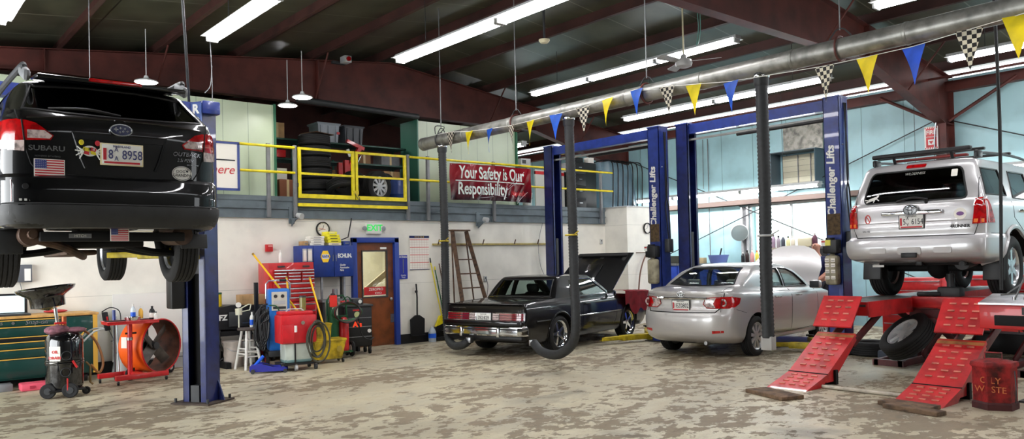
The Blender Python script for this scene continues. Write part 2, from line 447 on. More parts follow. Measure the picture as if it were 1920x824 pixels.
# door_1
fr = mat('door_frame_blue', (34, 62, 146), .4)
w = B(); bx(w, 7.33, 7.43, 13.47, 13.75, 0, 2.13, .006); bx(w, 8.27, 8.37, 13.47, 13.75, 0, 2.13, .006); bx(w, 7.33, 8.37, 13.47, 13.75, 2.04, 2.14, .006)
struct('trim_%d' % k, w, fr); k += 1
dw = mat('brown_door_wood', (124, 66, 30), .4, noise=.3, nscale=5, coat=.2)
w = B()
bx(w, 7.43, 7.58, 13.55, 13.6, .01, 2.04); bx(w, 8.12, 8.27, 13.55, 13.6, .01, 2.04); bx(w, 7.58, 8.12, 13.55, 13.6, 1.87, 2.04); bx(w, 7.58, 8.12, 13.55, 13.6, .01, .98)
d = struct('door_1', w, dw)
w = B(); bx(w, 7.56, 7.585, 13.535, 13.56, .96, 1.89); bx(w, 8.115, 8.14, 13.535, 13.56, .96, 1.89); bx(w, 7.585, 8.115, 13.535, 13.56, 1.865, 1.89); bx(w, 7.585, 8.115, 13.535, 13.56, .96, .985)
obj('window_frame', w, dkgrey, d)
obj('window_pane', bx(B(), 7.58, 8.12, 13.575, 13.58, .98, 1.87), glass, d)
st = obj('window_sticker', bx(B(), 7.62, 8.10, 13.566, 13.574, 1.0, 1.17), red, d)
text('sticker_lettering', 'ZEROPRO', .075, white, st, (7.88, 13.562, 1.12), sx=.95); text('sticker_lettering', 'KWO', .06, white, st, (7.93, 13.562, 1.045))
obj('sticker_stripe', bx(B(), 7.62, 8.10, 13.563, 13.566, 1.0, 1.012), white, st)
bm = B(); lathe(bm, [(0, -.02), (.03, -.02), (.035, .0), (.03, .03), (0, .05)], 16, Matrix.Translation((8.2, 13.54, .92)) @ Matrix.Rotation(PI / 2, 4, 'X'))
obj('door_knob', bm, steel, d)
obj('kick_plate', bx(B(), 8.19, 8.265, 13.543, 13.552, .45, .62), steel, d)
obj('small_notice', bx(B(), 7.98, 8.12, 13.54, 13.55, 1.91, 1.95), white, d)

# ---------------------------------------------------------------- camera
cam = bpy.data.cameras.new('camera'); co = bpy.data.objects.new('camera', cam); COL.objects.link(co)
cam.sensor_width = 36; cam.lens = 1470 * 36 / 1920; cam.shift_y = 53 / 1920; cam.shift_x = -1.2 / 1920; cam.clip_start = .05; cam.clip_end = 200
yaw, pitch, roll = R(49.9), R(.93), R(-1.286)
mt = Matrix.Rotation(yaw - PI / 2, 4, 'Z') @ Matrix.Rotation(PI / 2 + pitch, 4, 'X') @ Matrix.Rotation(roll, 4, 'Z')
co.matrix_world = Matrix.Translation((0, 0, 1.63)) @ mt
SC.camera = co

# ---------------------------------------------------------------- world, daylight
wd = bpy.data.worlds.new('daylight'); SC.world = wd; wd.use_nodes = True
bg = wd.node_tree.nodes['Background']; bg.inputs['Color'].default_value = (.93, .97, 1, 1); bg.inputs['Strength'].default_value = 3.0
def area(name, loc, rot, sx, sy, power, col=(1, 1, 1), spread=None):
    l = bpy.data.lights.new(name, 'AREA'); l.shape = 'RECTANGLE'; l.size = sx; l.size_y = sy; l.energy = power; l.color = col
    o = bpy.data.objects.new(name, l); COL.objects.link(o); o.location = loc; o.rotation_euler = rot; return o
area('left_door_daylight_boost', (-3.0, 9.3, 1.9), (0, R(-90), 0), 3.4, 7.2, 420, (.95, .98, 1))  # area lamp added in the doorway to boost daylight on the left wall
area('corridor_light', (8, 15.2, 2.65), (0, 0, 0), 1.2, .4, 60, (1, .96, .9))
SC.view_settings.view_transform = 'Standard'; SC.view_settings.look = 'None'; SC.view_settings.exposure = .38; SC.view_settings.gamma = 1
SC.view_settings.use_curve_mapping = False
SC.cycles.max_bounces = 7; SC.cycles.diffuse_bounces = 4; SC.cycles.glossy_bounces = 4; SC.cycles.transparent_max_bounces = 12
SC.cycles.use_denoising = True; SC.cycles.sample_clamp_indirect = 6
SC.cycles.caustics_reflective = False; SC.cycles.caustics_refractive = False

# ---------------------------------------------------------------- fluorescent strips
def strip(x, y0, y1, z, label, rods=(), n=1, power=120, group='strip lights hung under the roof'):
    """twin-tube strip light running along Y"""
    t = thing('strip_light', label, 'ceiling light', (x, (y0 + y1) / 2, z), 0, group)
    L_ = y1 - y0; h = B(); bx(h, -.08, .08, -L_ / 2, L_ / 2, .03, .09); bx(h, -.15, -.08, -L_ / 2, L_ / 2, .028, .034); bx(h, .08, .15, -L_ / 2, L_ / 2, .028, .034)
    obj('housing', h, ltgrey, t)
    seg = L_ / n
    for j in range(n):
        a = -L_ / 2 + j * seg + .05; c = a + seg - .1
        for s in (-.05, .05):
            bm = B(); cyl(bm, (s, a, -.0), (s, c, -.0), .034, n=12); obj('tube', bm, tube_m, t)
        for q_ in (a - .03, c): obj('socket', bx(B(), -.08, .08, q_, q_ + .03, -.04, .035), ltgrey, t)
    for s in (-.35, .35): obj('hanger_wire', cyl(B(), (0, s * L_, .09), (0, s * L_, roofz(x) + .2 - z), .005, n=5), dkgrey, t)
    return t
strip(1.45, 6.6, 11.9, 4.85, 'white strip light at the far left edge, above the raised black car', n=2)
strip(3.9, 6.6, 11.15, 4.85, 'twin-tube strip light above the right side of the raised black car', n=2)
strip(6.75, 5.6, 10.75, 4.88, 'long strip light left of the ceiling fan, above the bucket carts', n=2)
strip(11.5, 7.6, 12.85, 5.28, 'long strip light passing behind the ceiling fan', n=3)
strip(14.0, 7.3, 12.4, 4.9, 'strip light behind the pennants, over the silver sedan', n=2)
strip(10.3, .5, 4.75, 4.86, 'strip light at the top edge right of the steel rafter', n=2)
strip(14.4, 1.5, 5.4, 4.9, 'strip light right of the steel column, behind the checkered pennant', n=2)
strip(16.5, 8.9, 15.0, 3.16, 'low strip light hung in front of the cyan wall over the workbench', n=3)
strip(12.75, 14.6, 16.0, 4.5, 'short strip light over the mezzanine above the red banner', n=1)
strip(5.1, -3, 2.5, 4.85, 'strip light hung near the front of the shop', n=2); strip(12.5, -3.5, 1.0, 4.85, 'strip light near the front of the shop above the red rack', n=2)
strip(16.5, 1.5, 7.8, 3.16, 'low strip light hung in front of the cyan wall beyond the silver wagon', n=3)
strip(7.6, 15.5, 16.9, 5.56, 'added strip light brightening the storage deck, unseen behind the maroon rafter', n=1)  # unseen extra strip, added to brighten the dark storage space
def puck(x, y, z, label):
    t = thing('high_bay_lamp', label, 'lamp', (x, y, z), 0, 'small lamps by the steel rafter')
    t.scale = (1.35, 1.35, 1)
    h = B(); lathe(h, [(0, .10), (.02, .10), (.03, .06), (.12, .02), (.13, 0), (.11, 0)], 20); cyl(h, (0, 0, .10), (0, 0, 5.1 - z + .2), .005, n=6); obj('housing', h, ltgrey, t)
    l = B(); lathe(l, [(0, -.012), (.11, -.008), (.11, .012), (0, .012)], 20); obj('lens', l, mat('lamp_lens', (255, 252, 245), .4, emit=30), t)
puck(5.95, 13.2, 4.48, 'small glowing lamp hung left of the tyre stack, lower of the two')
puck(5.9, 12.5, 4.5, 'small glowing lamp hung left of the tyre stack, right-hand of the two')
puck(3.45, 12.7, 4.48, 'small glowing lamp seen over the roof of the raised black car')
# ================================================================ VEHICLES
def paint(name, col, metal=0, rough=.25, fl=0):
    return mat(name, col, rough, metal, coat=1)
p_black = mat('black_car_paint', (9, 9, 11), .35, 0, coat=.75, spec=.15)
p_bsuv = mat('black_suv_paint', (8, 9, 11), .35, 0, coat=.8, spec=.15)
p_silver = mat('silver_car_paint', (186, 184, 182), .32, .35, coat=.8)
p_wagon = mat('silver_wagon_paint', (190, 189, 190), .32, .35, coat=.8)
m_int = mat('interior_dark', (38, 36, 34), .8)
m_tan = mat('seat_fabric_grey', (150, 144, 136), .85)
clad = mat('grey_cladding', (42, 43, 44), .6, noise=.15)

def interp(t, pts):
    if callable(pts): return pts(t)
    if isinstance(pts, (int, float)): return pts
    if t <= pts[0][0]: return pts[0][1]
    for (a, va), (b, vb) in zip(pts, pts[1:]):
        if t <= b:
            u = (t - a) / (b - a); u = u * u * (3 - 2 * u); return va + (vb - va) * u
    return pts[-1][1]
NR, NS, NF = 9, 26, 8
class Car:
    """body lofted upward through plan outlines. level = (z, xr, xf, w, opts)"""
    def __init__(s, levels, taper, zadd, cr=.22, cf=.5, n=4.2, sub=3, wheels=(), arch=.37, wy=.8):
        s.levels = levels; s.taper = taper; s.zadd = zadd; s.cr = cr; s.cf = cf; s.n = n; s.sub = sub
        bm = s.loft(levels); me = bpy.data.meshes.new('body'); bmesh.ops.recalc_face_normals(bm, faces=bm.faces[:]); bm.to_mesh(me)
        s.bvh = BVHTree.FromBMesh(bm); bm.free(); s.me = me
    def loop(s, lv):
        z, xr, xf, w = lv[:4]; o = lv[4] if len(lv) > 4 else {}
        cr = o.get('cr', s.cr); cf = o.get('cf', s.cf); n = o.get('n', s.n); za = o.get('za', 0)
        h = []
        for k in range(NR + 1):
            a = PI / 2 * k / NR; y = w * math.sin(a) ** (2 / n); x = xr + cr * (1 - max(0, math.cos(a)) ** (2 / n)); h.append((x, y))
        for k in range(1, NS): h.append((xr + cr + (xf - cf - xr - cr) * k / NS, w))
        for k in range(NF + 1):
            a = PI / 2 * (1 - k / NF); y = w * max(0, math.sin(a)) ** (2 / n); x = xf - cf * (1 - max(0, math.cos(a)) ** (2 / n)); h.append((x, y))
        pts = []
        for x, y in h:
            t = interp(x, s.taper); pts.append(Vector((x, y * t, z + za * interp(x, s.zadd) + o.get('crown', 0) * (1 - (y / w) ** 2))))
        full = pts + [Vector((p.x, -p.y, p.z)) for p in pts[-2:0:-1]]
        return full
    def loft(s, levels, sub=None):
        sub = sub or s.sub; L = [s.loop(l) for l in levels]; sh = [(l[4] if len(l) > 4 else {}).get('sharp', 0) for l in levels]
        rings = []
        for i in range(len(L) - 1):
            for j in range(sub):
                t = j / sub; r = []
                for k in range(len(L[0])):
                    b, c = L[i][k], L[i + 1][k]
                    a = b if (i == 0 or sh[i]) else L[i - 1][k]
                    d = c if (i + 2 >= len(L) or sh[i + 1]) else L[i + 2][k]
                    m1 = (c - a) * .5; m2 = (d - b) * .5
                    if sh[i] or i == 0: m1 = c - b
                    if sh[i + 1] or i + 2 >= len(L): m2 = c - b
                    r.append((2 * t ** 3 - 3 * t * t + 1) * b + (t ** 3 - 2 * t * t + t) * m1 + (-2 * t ** 3 + 3 * t * t) * c + (t ** 3 - t * t) * m2)
                rings.append(r)
        rings.append(L[-1])
        bm = B(); V = [[bm.verts.new(p) for p in r] for r in rings]; n = len(V[0])
        for a, b in zip(V, V[1:]):
            for k in range(n): bm.faces.new((a[k], a[(k + 1) % n], b[(k + 1) % n], b[k]))
        for ring, flip in ((V[0], True), (V[-1], False)):   # close with strips across the width
            m = n // 2
            for k in range(m):
                q = [ring[k], ring[k + 1], ring[(n - k - 1) % n], ring[(n - k) % n]]
                q = [v for i, v in enumerate(q) if v not in q[:i]]
                if len(q) >= 3: bm.faces.new(q)
        return bm
    def ray(s, u, v, ax):
        o, d = {'rear': ((-3, u, v), (1, 0, 0)), 'front': ((9, u, v), (-1, 0, 0)), 'left': ((u, 4, v), (0, -1, 0)), 'right': ((u, -4, v), (0, 1, 0)), 'top': ((u, v, 6), (0, 0, -1))}[ax]
        d = Vector(d); h = s.bvh.ray_cast(Vector(o), d)[0]
        return h, -d
    def drape(s, bm, ax, off=0.0, post=None):
        bad = []; last = None
        for vt in bm.verts:
            h, out = s.ray(vt.co.x, vt.co.y, ax)
            if h is None: bad.append(vt); continue
            vt.co = h + out * (off + vt.co.z)
        if bad: bmesh.ops.delete(bm, geom=bad, context='VERTS')
        return bm
    def panel(s, name, poly, ax, m, parent, off=.003, thick=.008, grid=.07, mirror=False, post=None):
        out = None
        for side in ((1, -1) if mirror else (1,)):
            bm = B(); ax2 = ax
            pl = poly
            if mirror and side < 0:
                if ax in ('left', 'right'): ax2 = 'right' if ax == 'left' else 'left'
                else: pl = [(-u, v) if ax in ('rear', 'front') else (u, -v) for u, v in poly]
            bm.faces.new([bm.verts.new((u, v, 0)) for u, v in pl])
            for i in (0, 1):
                lo = min(p[i] for p in pl); hi = max(p[i] for p in pl); k = max(1, int((hi - lo) / grid))
                for j in range(1, k):
                    no = [0, 0, 0]; no[i] = 1; co_ = [0, 0, 0]; co_[i] = lo + (hi - lo) * j / k
                    bmesh.ops.bisect_plane(bm, geom=bm.verts[:] + bm.edges[:] + bm.faces[:], plane_co=co_, plane_no=no, dist=1e-5)
            s.drape(bm, ax2, off)
            if not bm.faces: continue
            r = bmesh.ops.extrude_face_region(bm, geom=bm.faces[:])
            out_d = {'rear': (-1, 0, 0), 'front': (1, 0, 0), 'left': (0, 1, 0), 'right': (0, -1, 0), 'top': (0, 0, 1)}[ax2]
            vs = [g for g in r['geom'] if isinstance(g, bmesh.types.BMVert)]
            bmesh.ops.translate(bm, verts=vs, vec=Vector(out_d) * -thick)
            if post: post(bm)
            out = obj(name, bm, m, parent, sharp=30)
        return out
    def seam(s, name, pts, ax, m, parent, r=.004, step=.06, off=0, mirror=False, closed=False):
        for side in ((1, -1) if mirror else (1,)):
            ax2 = ax; pl = pts
            if mirror and side < 0:
                if ax in ('left', 'right'): ax2 = 'right' if ax == 'left' else 'left'
                else: pl = [(-u, v) if ax in ('rear', 'front') else (u, -v) for u, v in pts]
            q = []
            pl = list(pl) + ([pl[0]] if closed else [])
            for (a, b), (c, d) in zip(pl, pl[1:]):
                k = max(1, int(math.hypot(c - a, d - b) / step))
                for j in range(k): q.append((a + (c - a) * j / k, b + (d - b) * j / k))
            q.append(pl[-1]); P = []
            for u, v in q:
                h, out = s.ray(u, v, ax2)
                if h is not None: P.append(h + out * off)
            if len(P) > 1: bm = B(); tube(bm, P, r, 6); o = obj(name, bm, m, parent)
        return o
    def letters(s, name, t, size, u, v, ax, m, parent, off=.004, **k):
        """u,v = centre. rear view: +y is to the left of the viewer"""
        bm = textbm(t, size, **k)
        sg = -1 if ax in ('rear', 'right') and ax == 'rear' else 1
        for vt in bm.verts:
            x = vt.co.x; vt.co.x = u + (-x if ax in ('rear', 'left') else x); vt.co.y = v + vt.co.y; vt.co.z = abs(vt.co.z) 
        s.drape(bm, ax, off)
        return obj(name, bm, m, parent)

def insetlv(levels, d, zmin, top=.035):
    """cabin cavity levels from the greenhouse levels"""
    out = []
    for i, l in enumerate(levels):
        z, xr, xf, w = l[:4]; o = dict(l[4]) if len(l) > 4 else {}
        out.append((z - (top if i >= len(levels) - 3 else 0), xr + d, xf - d, w - d, o))
    f = out[0]; o = dict(f[4]); o['sharp'] = 1; o['za'] = 0
    out.insert(0, (zmin, f[1] + .02, f[2] - .02, f[3], o))
    return out

def tyre_bm(r, w, rim):
    bm = B()
    gr = []
    h = w / 2
    prof = [(rim, -h * .78), (rim + .012, -h * .9), (rim + (r - rim) * .45, -h), (r - .03, -h * .93), (r - .008, -h * .8)]
    k = 5
    for i in range(k):
        a = -h * .78 + (h * 1.56) * i / k; b = a + h * 1.56 / k
        prof += [(r, a + .006), (r, b - .006)] + ([(r - .009, b - .004), (r - .009, b + .004)] if i < k - 1 else [])
    prof += [(r - .008, h * .8), (r - .03, h * .93), (rim + (r - rim) * .45, h), (rim + .012, h * .9), (rim, h * .78)]
    lathe(bm, prof, 44, Matrix.Rotation(-PI / 2, 4, 'X')); 
    lathe(bm, [(rim, -h * .78), (rim - .02, -h * .5), (rim - .02, h * .5), (rim, h * .78)], 44, Matrix.Rotation(-PI / 2, 4, 'X'))
    bmesh.ops.remove_doubles(bm, verts=bm.verts[:], dist=1e-4)
    return bm
def rim_parts(rim, w, style):
    """list of (name, bmesh, material); outer side +y"""
    h = w / 2; q = Matrix.Rotation(-PI / 2, 4, 'X'); out = []
    bm = B()
    m = {'mag': chrome, 'cover': mat('wheel_cover_silver', (190, 192, 194), .35, .5), 'six': alloy, 'multi': alloy}[style]
    lathe(bm, [(rim - .006, -h * .75), (rim - .03, -h * .6), (rim - .035, h * .45), (rim - .016, h * .72), (rim - .002, h * .82), (rim + .006, h * .8), (rim + .004, h * .74), (rim - .012, h * .6), (rim - .02, -h * .5)], 44, q)
    out.append(('rim', bm, m))
    bm = B(); lathe(bm, [(0, h * .02), (rim - .04, h * .02), (rim - .036, -h * .1), (0, -h * .1)], 32, q); out.append(('brake_disc', bm, dkgrey if style != 'cover' else dark))
    bm = B()
    if style == 'mag':
        for i in range(5):
            a = 2 * PI * i / 5 + .3
            for t in (0,):
                prism(bm, [(.03 * s_, v) for s_, v in ((-1, .04), (-.75, rim - .02), (.75, rim - .02), (1, .04))], 'y', h * .28, h * .5)
            vs = [v for v in bm.verts if not v.tag]
            bmesh.ops.rotate(bm, cent=(0, 0, 0), matrix=Matrix.Rotation(a, 3, 'Y'), verts=vs)
            for v in bm.verts: v.tag = True
        lathe(bm, [(0, h * .62), (.03, h * .62), (.04, h * .5), (.065, h * .48), (.07, h * .25), (0, h * .2)], 20, q)
    elif style == 'six':
        for i in range(6):
            prism(bm, [(-.052, .03), (-.03, rim * .6), (-.045, rim - .015), (.045, rim - .015), (.03, rim * .6), (.052, .03)], 'y', h * .35, h * .66)
            vs = [v for v in bm.verts if not v.tag]
            bmesh.ops.rotate(bm, cent=(0, 0, 0), matrix=Matrix.Rotation(2 * PI * i / 6, 3, 'Y'), verts=vs)
            for v in bm.verts: v.tag = True
        lathe(bm, [(0, h * .74), (.04, h * .72), (.075, h * .62), (.08, h * .3), (0, h * .3)], 20, q)
    else:
        k = 9 if style == 'cover' else 14
        wd_ = .7 if style == 'cover' else .4
        for i in range(k):
            a1 = 2 * PI / k * wd_ / 2; r1 = rim * .33; r2 = rim - .018
            prism(bm, [(-r1 * math.sin(a1 * 1.25), r1), (-r2 * math.sin(a1 * .62), r2 * .97), (0, r2), (r2 * math.sin(a1 * .62), r2 * .97), (r1 * math.sin(a1 * 1.25), r1)], 'y', h * .4, h * .66)
            vs = [v for v in bm.verts if not v.tag]
            bmesh.ops.rotate(bm, cent=(0, 0, 0), matrix=Matrix.Rotation(2 * PI * i / k, 3, 'Y'), verts=vs)
            for v in bm.verts: v.tag = True
        lathe(bm, [(0, h * .74), (.03, h * .73), (.07, h * .68), (rim * .36, h * .66), (rim * .36, h * .4), (0, h * .4)], 28, q)
    out.append(('spokes' if style != 'cover' else 'wheel_cover', bm, m))
    return out
def wheel(parent, loc, r, w, rim, style, flip=False, name='wheel', steer=0):
    t = obj(name, tyre_bm(r, w, rim), rubber, parent, loc=loc, rot=(0, 0, (PI if flip else 0) + steer), sharp=40)
    for n_, bm, m in rim_parts(rim, w, style): obj(n_, bm, m, t)
    return t
def arch_cut(x, z, r, y0, y1, m=dark):
    bm = B(); cyl(bm, (x, y0, z), (x, y1, z), r, n=40); return (bm, m)
def side_prism(poly, y0, y1, m=None):
    bm = B(); prism(bm, poly, 'y', y0, y1); return (bm, m)
def seat_bm(x, y, z, w=.5, back=.62, head=True, tilt=.25):
    bm = B()
    box(bm, (x + .25, y, z + .1), (.5, w, .16), bev=.05); box(bm, (x - .02 - back / 2 * math.sin(tilt), y, z + .12 + back / 2), (.13, w * .95, back), (0, -tilt, 0), bev=.05)
    if head: box(bm, (x - .1 - back * math.sin(tilt), y, z + .2 + back), (.09, .27, .17), (0, -tilt, 0), bev=.04)
    return bm
def plate(car, root, y, z, w, h, ax, txt, ink, frame_m, bg=white, off=.012, sub=None, band=None, size=None, pair=None):
    """licence plate with raised lettering"""
    hit, out = car.ray(y, z, ax); x = hit.x - off
    fb = B(); box(fb, (x, y, z), (.012, w + .025, h + .02), bev=.003); f = obj('licence_plate', fb, frame_m, root)
    pb = B(); box(pb, (x - .007, y, z), (.004, w, h), bev=.001); obj('plate_face', pb, bg, f)
    FR = Matrix.Rotation(-PI / 2, 4, 'Z') @ Matrix.Rotation(PI / 2, 4, 'X')
    dy_ = -w * .05 if band else 0
    for t_, o_ in (zip(txt.split('  '), (pair[1] + .043, pair[1] - .125)) if pair else ((txt, dy_),)):
        bm = textbm(t_, size or h * .62, thick=.002, sx=.78); bm.transform(Matrix.Translation((x - .012, y + o_, z - .004)) @ FR); obj('plate_number', bm, ink, f)
    if pair:
        for ch, dz in zip(pair[0], (.24, -.22)): bm = textbm(ch, h * .34, thick=.002, sx=.9); bm.transform(Matrix.Translation((x - .012, y + pair[1], z + dz * h)) @ FR); obj('plate_pair_letter', bm, ink, f)
    if sub:
        bm = textbm(sub, h * .17, thick=.002); bm.transform(Matrix.Translation((x - .011, y, z + h * .40)) @ FR); obj('plate_state', bm, ink, f)
    if band:
        bb = B(); box(bb, (x - .010, y, z - h * .42), (.002, w * .9, h * .1)); obj('plate_band', bb, band, f)
        bb = B(); box(bb, (x - .010, y + w * .43, z), (.002, w * .08, h * .6)); obj('plate_crest', bb, band, f)
    return f
FR = Matrix.Rotation(-PI / 2, 4, 'Z') @ Matrix.Rotation(PI / 2, 4, 'X')
dkink = mat('dark_ink', (24, 24, 30), .5); bink = mat('blue_ink', (44, 50, 110), .5)
flag_red = mat('flag_red', (190, 40, 52), .6); flag_blue = mat('flag_blue', (40, 56, 128), .6)
def flag(parent, x, y, z, w, h, name='flag_sticker', base=None):
    """US flag seen from behind the car (viewer looks +x; +y is viewer's left)"""
    fb = B(); box(fb, (x, y, z), (.006, w + .012, h + .012)); f = obj(name, fb, white, parent)
    sb = B()
    for i in range(7): box(sb, (x - .004, y, z + h / 2 - h / 13 * (2 * i + .5)), (.002, w, h / 13))
    obj('stripes', sb, flag_red, f)
    cb = B(); box(cb, (x - .0055, y + w / 2 - w * .2, z + h / 2 - h * 3.5 / 13), (.002, w * .4, h * 7 / 13)); obj('canton', cb, flag_blue, f)
    st = B()
    for i in range(5):
        for j in range(6): box(st, (x - .0068, y + w / 2 - w * .4 * (j + .5) / 6, z + h / 2 - h * 7 / 13 * (i + .5) / 5), (.001, w * .018, w * .018))
    obj('stars', st, white, f); return f

# ------------------------------------------------------------ black coupe (hood up)
def build_coupe():
    root = thing('coupe', 'black two-door coupe with chrome bumper and five-spoke wheels, its hood raised', 'car', (8.167, 10.595, 0), R(15))
    root.scale = (.978, .978, .955)
    S = {'sharp': 1}
    G = [(.985, 1.20, 3.42, .775, {'sharp': 1, 'za': .4, 'cr': .10, 'cf': .25}), (1.18, 1.36, 3.12, .715, {'cr': .08, 'cf': .2, 'za': .2}), (1.345, 1.53, 2.80, .645, {'cr': .08, 'cf': .15}), (1.385, 1.62, 2.68, .585, {'cr': .1, 'cf': .15}), (1.405, 1.85, 2.45, .36, {'cr': .1, 'cf': .1})]
    lv = [(.20, .60, 4.6, .70), (.235, .30, 4.85, .82, S), (.36, .16, 4.95, .88), (.58, .11, 5.0, .905, {'cr': .14}), (.70, .13, 5.02, .908, {'cr': .12}), (.84, .13, 5.02, .895, {'cr': .12, 'za': .5}),
          (.90, .11, 5.02, .872, {'sharp': 1, 'za': .8, 'cr': .12}), (.935, .13, 5.0, .845, {'sharp': 1, 'za': 1, 'cr': .12}), (.962, .55, 4.5, .81, {'za': .8, 'cr': .12, 'crown': .012})] + G
    c = Car(lv, [(0, .955), (1.2, 1), (3.6, 1), (5, .93)], [(0, 0), (3.4, 0), (5.0, -.10)], cr=.16, cf=.3, n=6)
    cav = c.loft(insetlv(G, .045, .50))
    bay = B(); bx(bay, 3.52, 4.82, -.66, .66, .45, 1.2)
    rw = [(-.66, 1.02), (.66, 1.02), (.575, 1.325), (-.575, 1.325)]
    ws = [(-.66, 1.02), (.66, 1.02), (.56, 1.31), (-.56, 1.31)]
    door = [(2.12, 1.0), (3.22, 1.0), (2.86, 1.20), (2.70, 1.315), (2.12, 1.315)]
    quarter = [(1.78, 1.0), (2.04, 1.0), (2.04, 1.315), (1.90, 1.315)]
    cuts = [(cav, m_int), (bay, dark)]
    for sgn in (1, -1):
        for pl in (door, quarter): cuts.append(side_prism(pl, sgn * .3, sgn * 1.2))
        for wx in (1.22, 3.965): cuts.append(arch_cut(wx, .34, .385, sgn * .58, sgn * 1.2))
    b = B(); prism(b, rw, 'x', .9, 1.95); cuts.append((b, None)); b = B(); prism(b, ws, 'x', 2.45, 3.7); cuts.append((b, None))
    c.me.materials.append(p_black)
    obj('body', boolean(c.me, cuts), None, root, sharp=28)
    rwp = rw; c.panel('rear_window', rw, 'rear', glass, root, off=-.004, thick=.005); c.panel('windshield', ws, 'front', glass, root, off=-.004, thick=.005)
    for pl, nm in ((door, 'door_window'), (quarter, 'quarter_window')):
        c.panel(nm, pl, 'left', glass, root, off=-.006, thick=.005, mirror=True)
        c.seam('window_trim', pl, 'left', chrome if nm == 'door_window' else black, root, r=.007, mirror=True, closed=True)
    c.seam('rear_window_trim', rw, 'rear', black, root, r=.012, closed=True)
    c.seam('rear_glass_chrome', [(-.70, 1.005), (.70, 1.005)], 'rear', chrome, root, r=.006)
    # seams
    c.seam('door_seam', [(2.02, .93), (2.02, .34), (3.25, .34), (3.38, .5), (3.38, .93)], 'left', dark, root, mirror=True)
    c.seam('trunk_seam', [(-.74, .925), (-.74, .62)], 'rear', dark, root, mirror=True); c.seam('trunk_side_seam', [(.16, .74), (1.10, .74)], 'top', dark, root, mirror=True)
    c.seam('side_moulding', [(.45, .615), (.86, .615)], 'left', black, root, r=.012, off=.004, mirror=True); c.seam('side_moulding', [(1.64, .615), (3.55, .615)], 'left', black, root, r=.012, off=.004, mirror=True)
    c.seam('moulding_chrome', [(1.64, .632), (3.55, .632)], 'left', chrome, root, r=.004, off=.01, mirror=True)
    for wx in (1.22, 3.965):
        c.seam('wheel_arch_lip', [(wx + .405 * math.cos(R(a)), .34 + .405 * math.sin(R(a))) for a in range(-5, 186, 10)], 'left', p_black, root, r=.016, mirror=True)
    # trunk lip spoiler edge
    bm = B(); box(bm, (.115, 0, .935), (.05, 1.62, .022), bev=.008); obj('trunk_lip', bm, p_black, root)
    # rear lamps
    for s in (1, -1):
        h = c.panel('tail_light', [(s * .83, .655), (s * .83, .775), (s * .335, .775), (s * .335, .655)], 'rear', mat('dark_red_lens', (120, 14, 24), .1, coat=1), root, off=.02, thick=.03)
        c.panel('reverse_light', [(s * .325, .66), (s * .325, .77), (s * .185, .77), (s * .185, .66)], 'rear', clearlens, root, off=.02, thick=.03)
        for z_ in (.695, .735): c.seam('lens_rib', [(s * .82, z_), (s * .2, z_)], 'rear', dark, h, r=.005, off=.022)
        c.seam('lamp_bezel', [(s * .84, .648), (s * .84, .782), (s * .18, .782), (s * .18, .648)], 'rear', chrome, root, r=.005, off=.02, closed=True)
    c.letters('trunk_badge', 'GRAND NATIONAL', .035, .56, .865, 'rear', alloy, root, shear=.2)
    plate(c, root, 0, .695, .30, .15, 'rear', '092·829', dkink, ltgrey, sub='MARYLAND', off=.03)
    # chrome bumper: face bar, rubber strip, guards, return ends
    bm = B()
    prof = [(.0, .545), (-.015, .53), (-.02, .47), (-.02, .41), (.0, .385), (.03, .38), (.03, .55)]
    path = [(-.86, .20), (-.84, .06), (-.78, .01), (-.4, -.01), (0, -.015), (.4, -.01), (.78, .01), (.84, .06), (.86, .20)]
    rows = []
    for y, dx in path: rows.append([bm.verts.new((dx + px, y, pz)) for px, pz in prof])
    for a, b_ in zip(rows, rows[1:]):
        for k in range(len(prof)): bm.faces.new((a[k], a[(k + 1) % len(prof)], b_[(k + 1) % len(prof)], b_[k]))
    bm.faces.new(rows[0]); bm.faces.new(rows[-1][::-1])
    bp = obj('rear_bumper', bm, chrome, root)
    bm = B(); tube(bm, [(-.865, .20, .515)[::1] if 0 else (.20, -.868, .505), (.045, -.845, .505), (-.015, -.78, .505), (-.04, 0, .505), (-.015, .78, .505), (.045, .845, .505), (.20, .868, .505)], .013, 6); obj('bumper_strip', bm, black, bp)
    for s in (1, -1): bm = B(); box(bm, (-.035, s * .40, .45), (.05, .055, .17), bev=.012); obj('bumper_guard', bm, chrome, bp)
    bm = B(); box(bm, (.08, 0, .60), (.12, 1.7, .10), bev=.02); obj('bumper_filler', bm, p_black, root)
    bm = B(); box(bm, (.20, 0, .335), (.22, 1.60, .10), bev=.03); obj('lower_valance', bm, black, root)
    # tailpipes, fuel tank and axle seen under the tail
    obj('tailpipe', cyl(B(), (.04, .22, .29), (.9, .22, .30), .035, n=14), chrome, root); obj('tailpipe', cyl(B(), (.50, -.80, .27), (1.0, -.45, .30), .035, n=14), chrome, root)
    bm = B(); cyl(bm, (1.22, -.7, .33), (1.22, .7, .33), .04, n=12); sph(bm, (1.22, 0, .33), .14); obj('rear_axle', bm, dark, root)
    # hood raised on its hinges, with underside frame; engine in the bay
    hinge = Vector((3.46, 0, .985)); rt = Matrix.Translation(hinge) @ Matrix.Rotation(R(-40), 4, 'Y') @ Matrix.Translation(-hinge)
    hp = c.panel('hood', [(3.48, -.73), (3.48, .73), (4.93, .68), (4.93, -.68)], 'top', p_black, root, off=.004, thick=.02, grid=.1, post=lambda b_: b_.transform(rt))
    bm = B()
    for y in (-.55, 0, .55): box(bm, (4.15, y, .90), (1.3, .10, .04), (0, .05, 0), bev=.01)
    for x in (3.6, 4.8): box(bm, (x, 0, .90), (.1, 1.2, .04), bev=.01)
    bm.transform(rt); obj('hood_frame', bm, dark, hp)
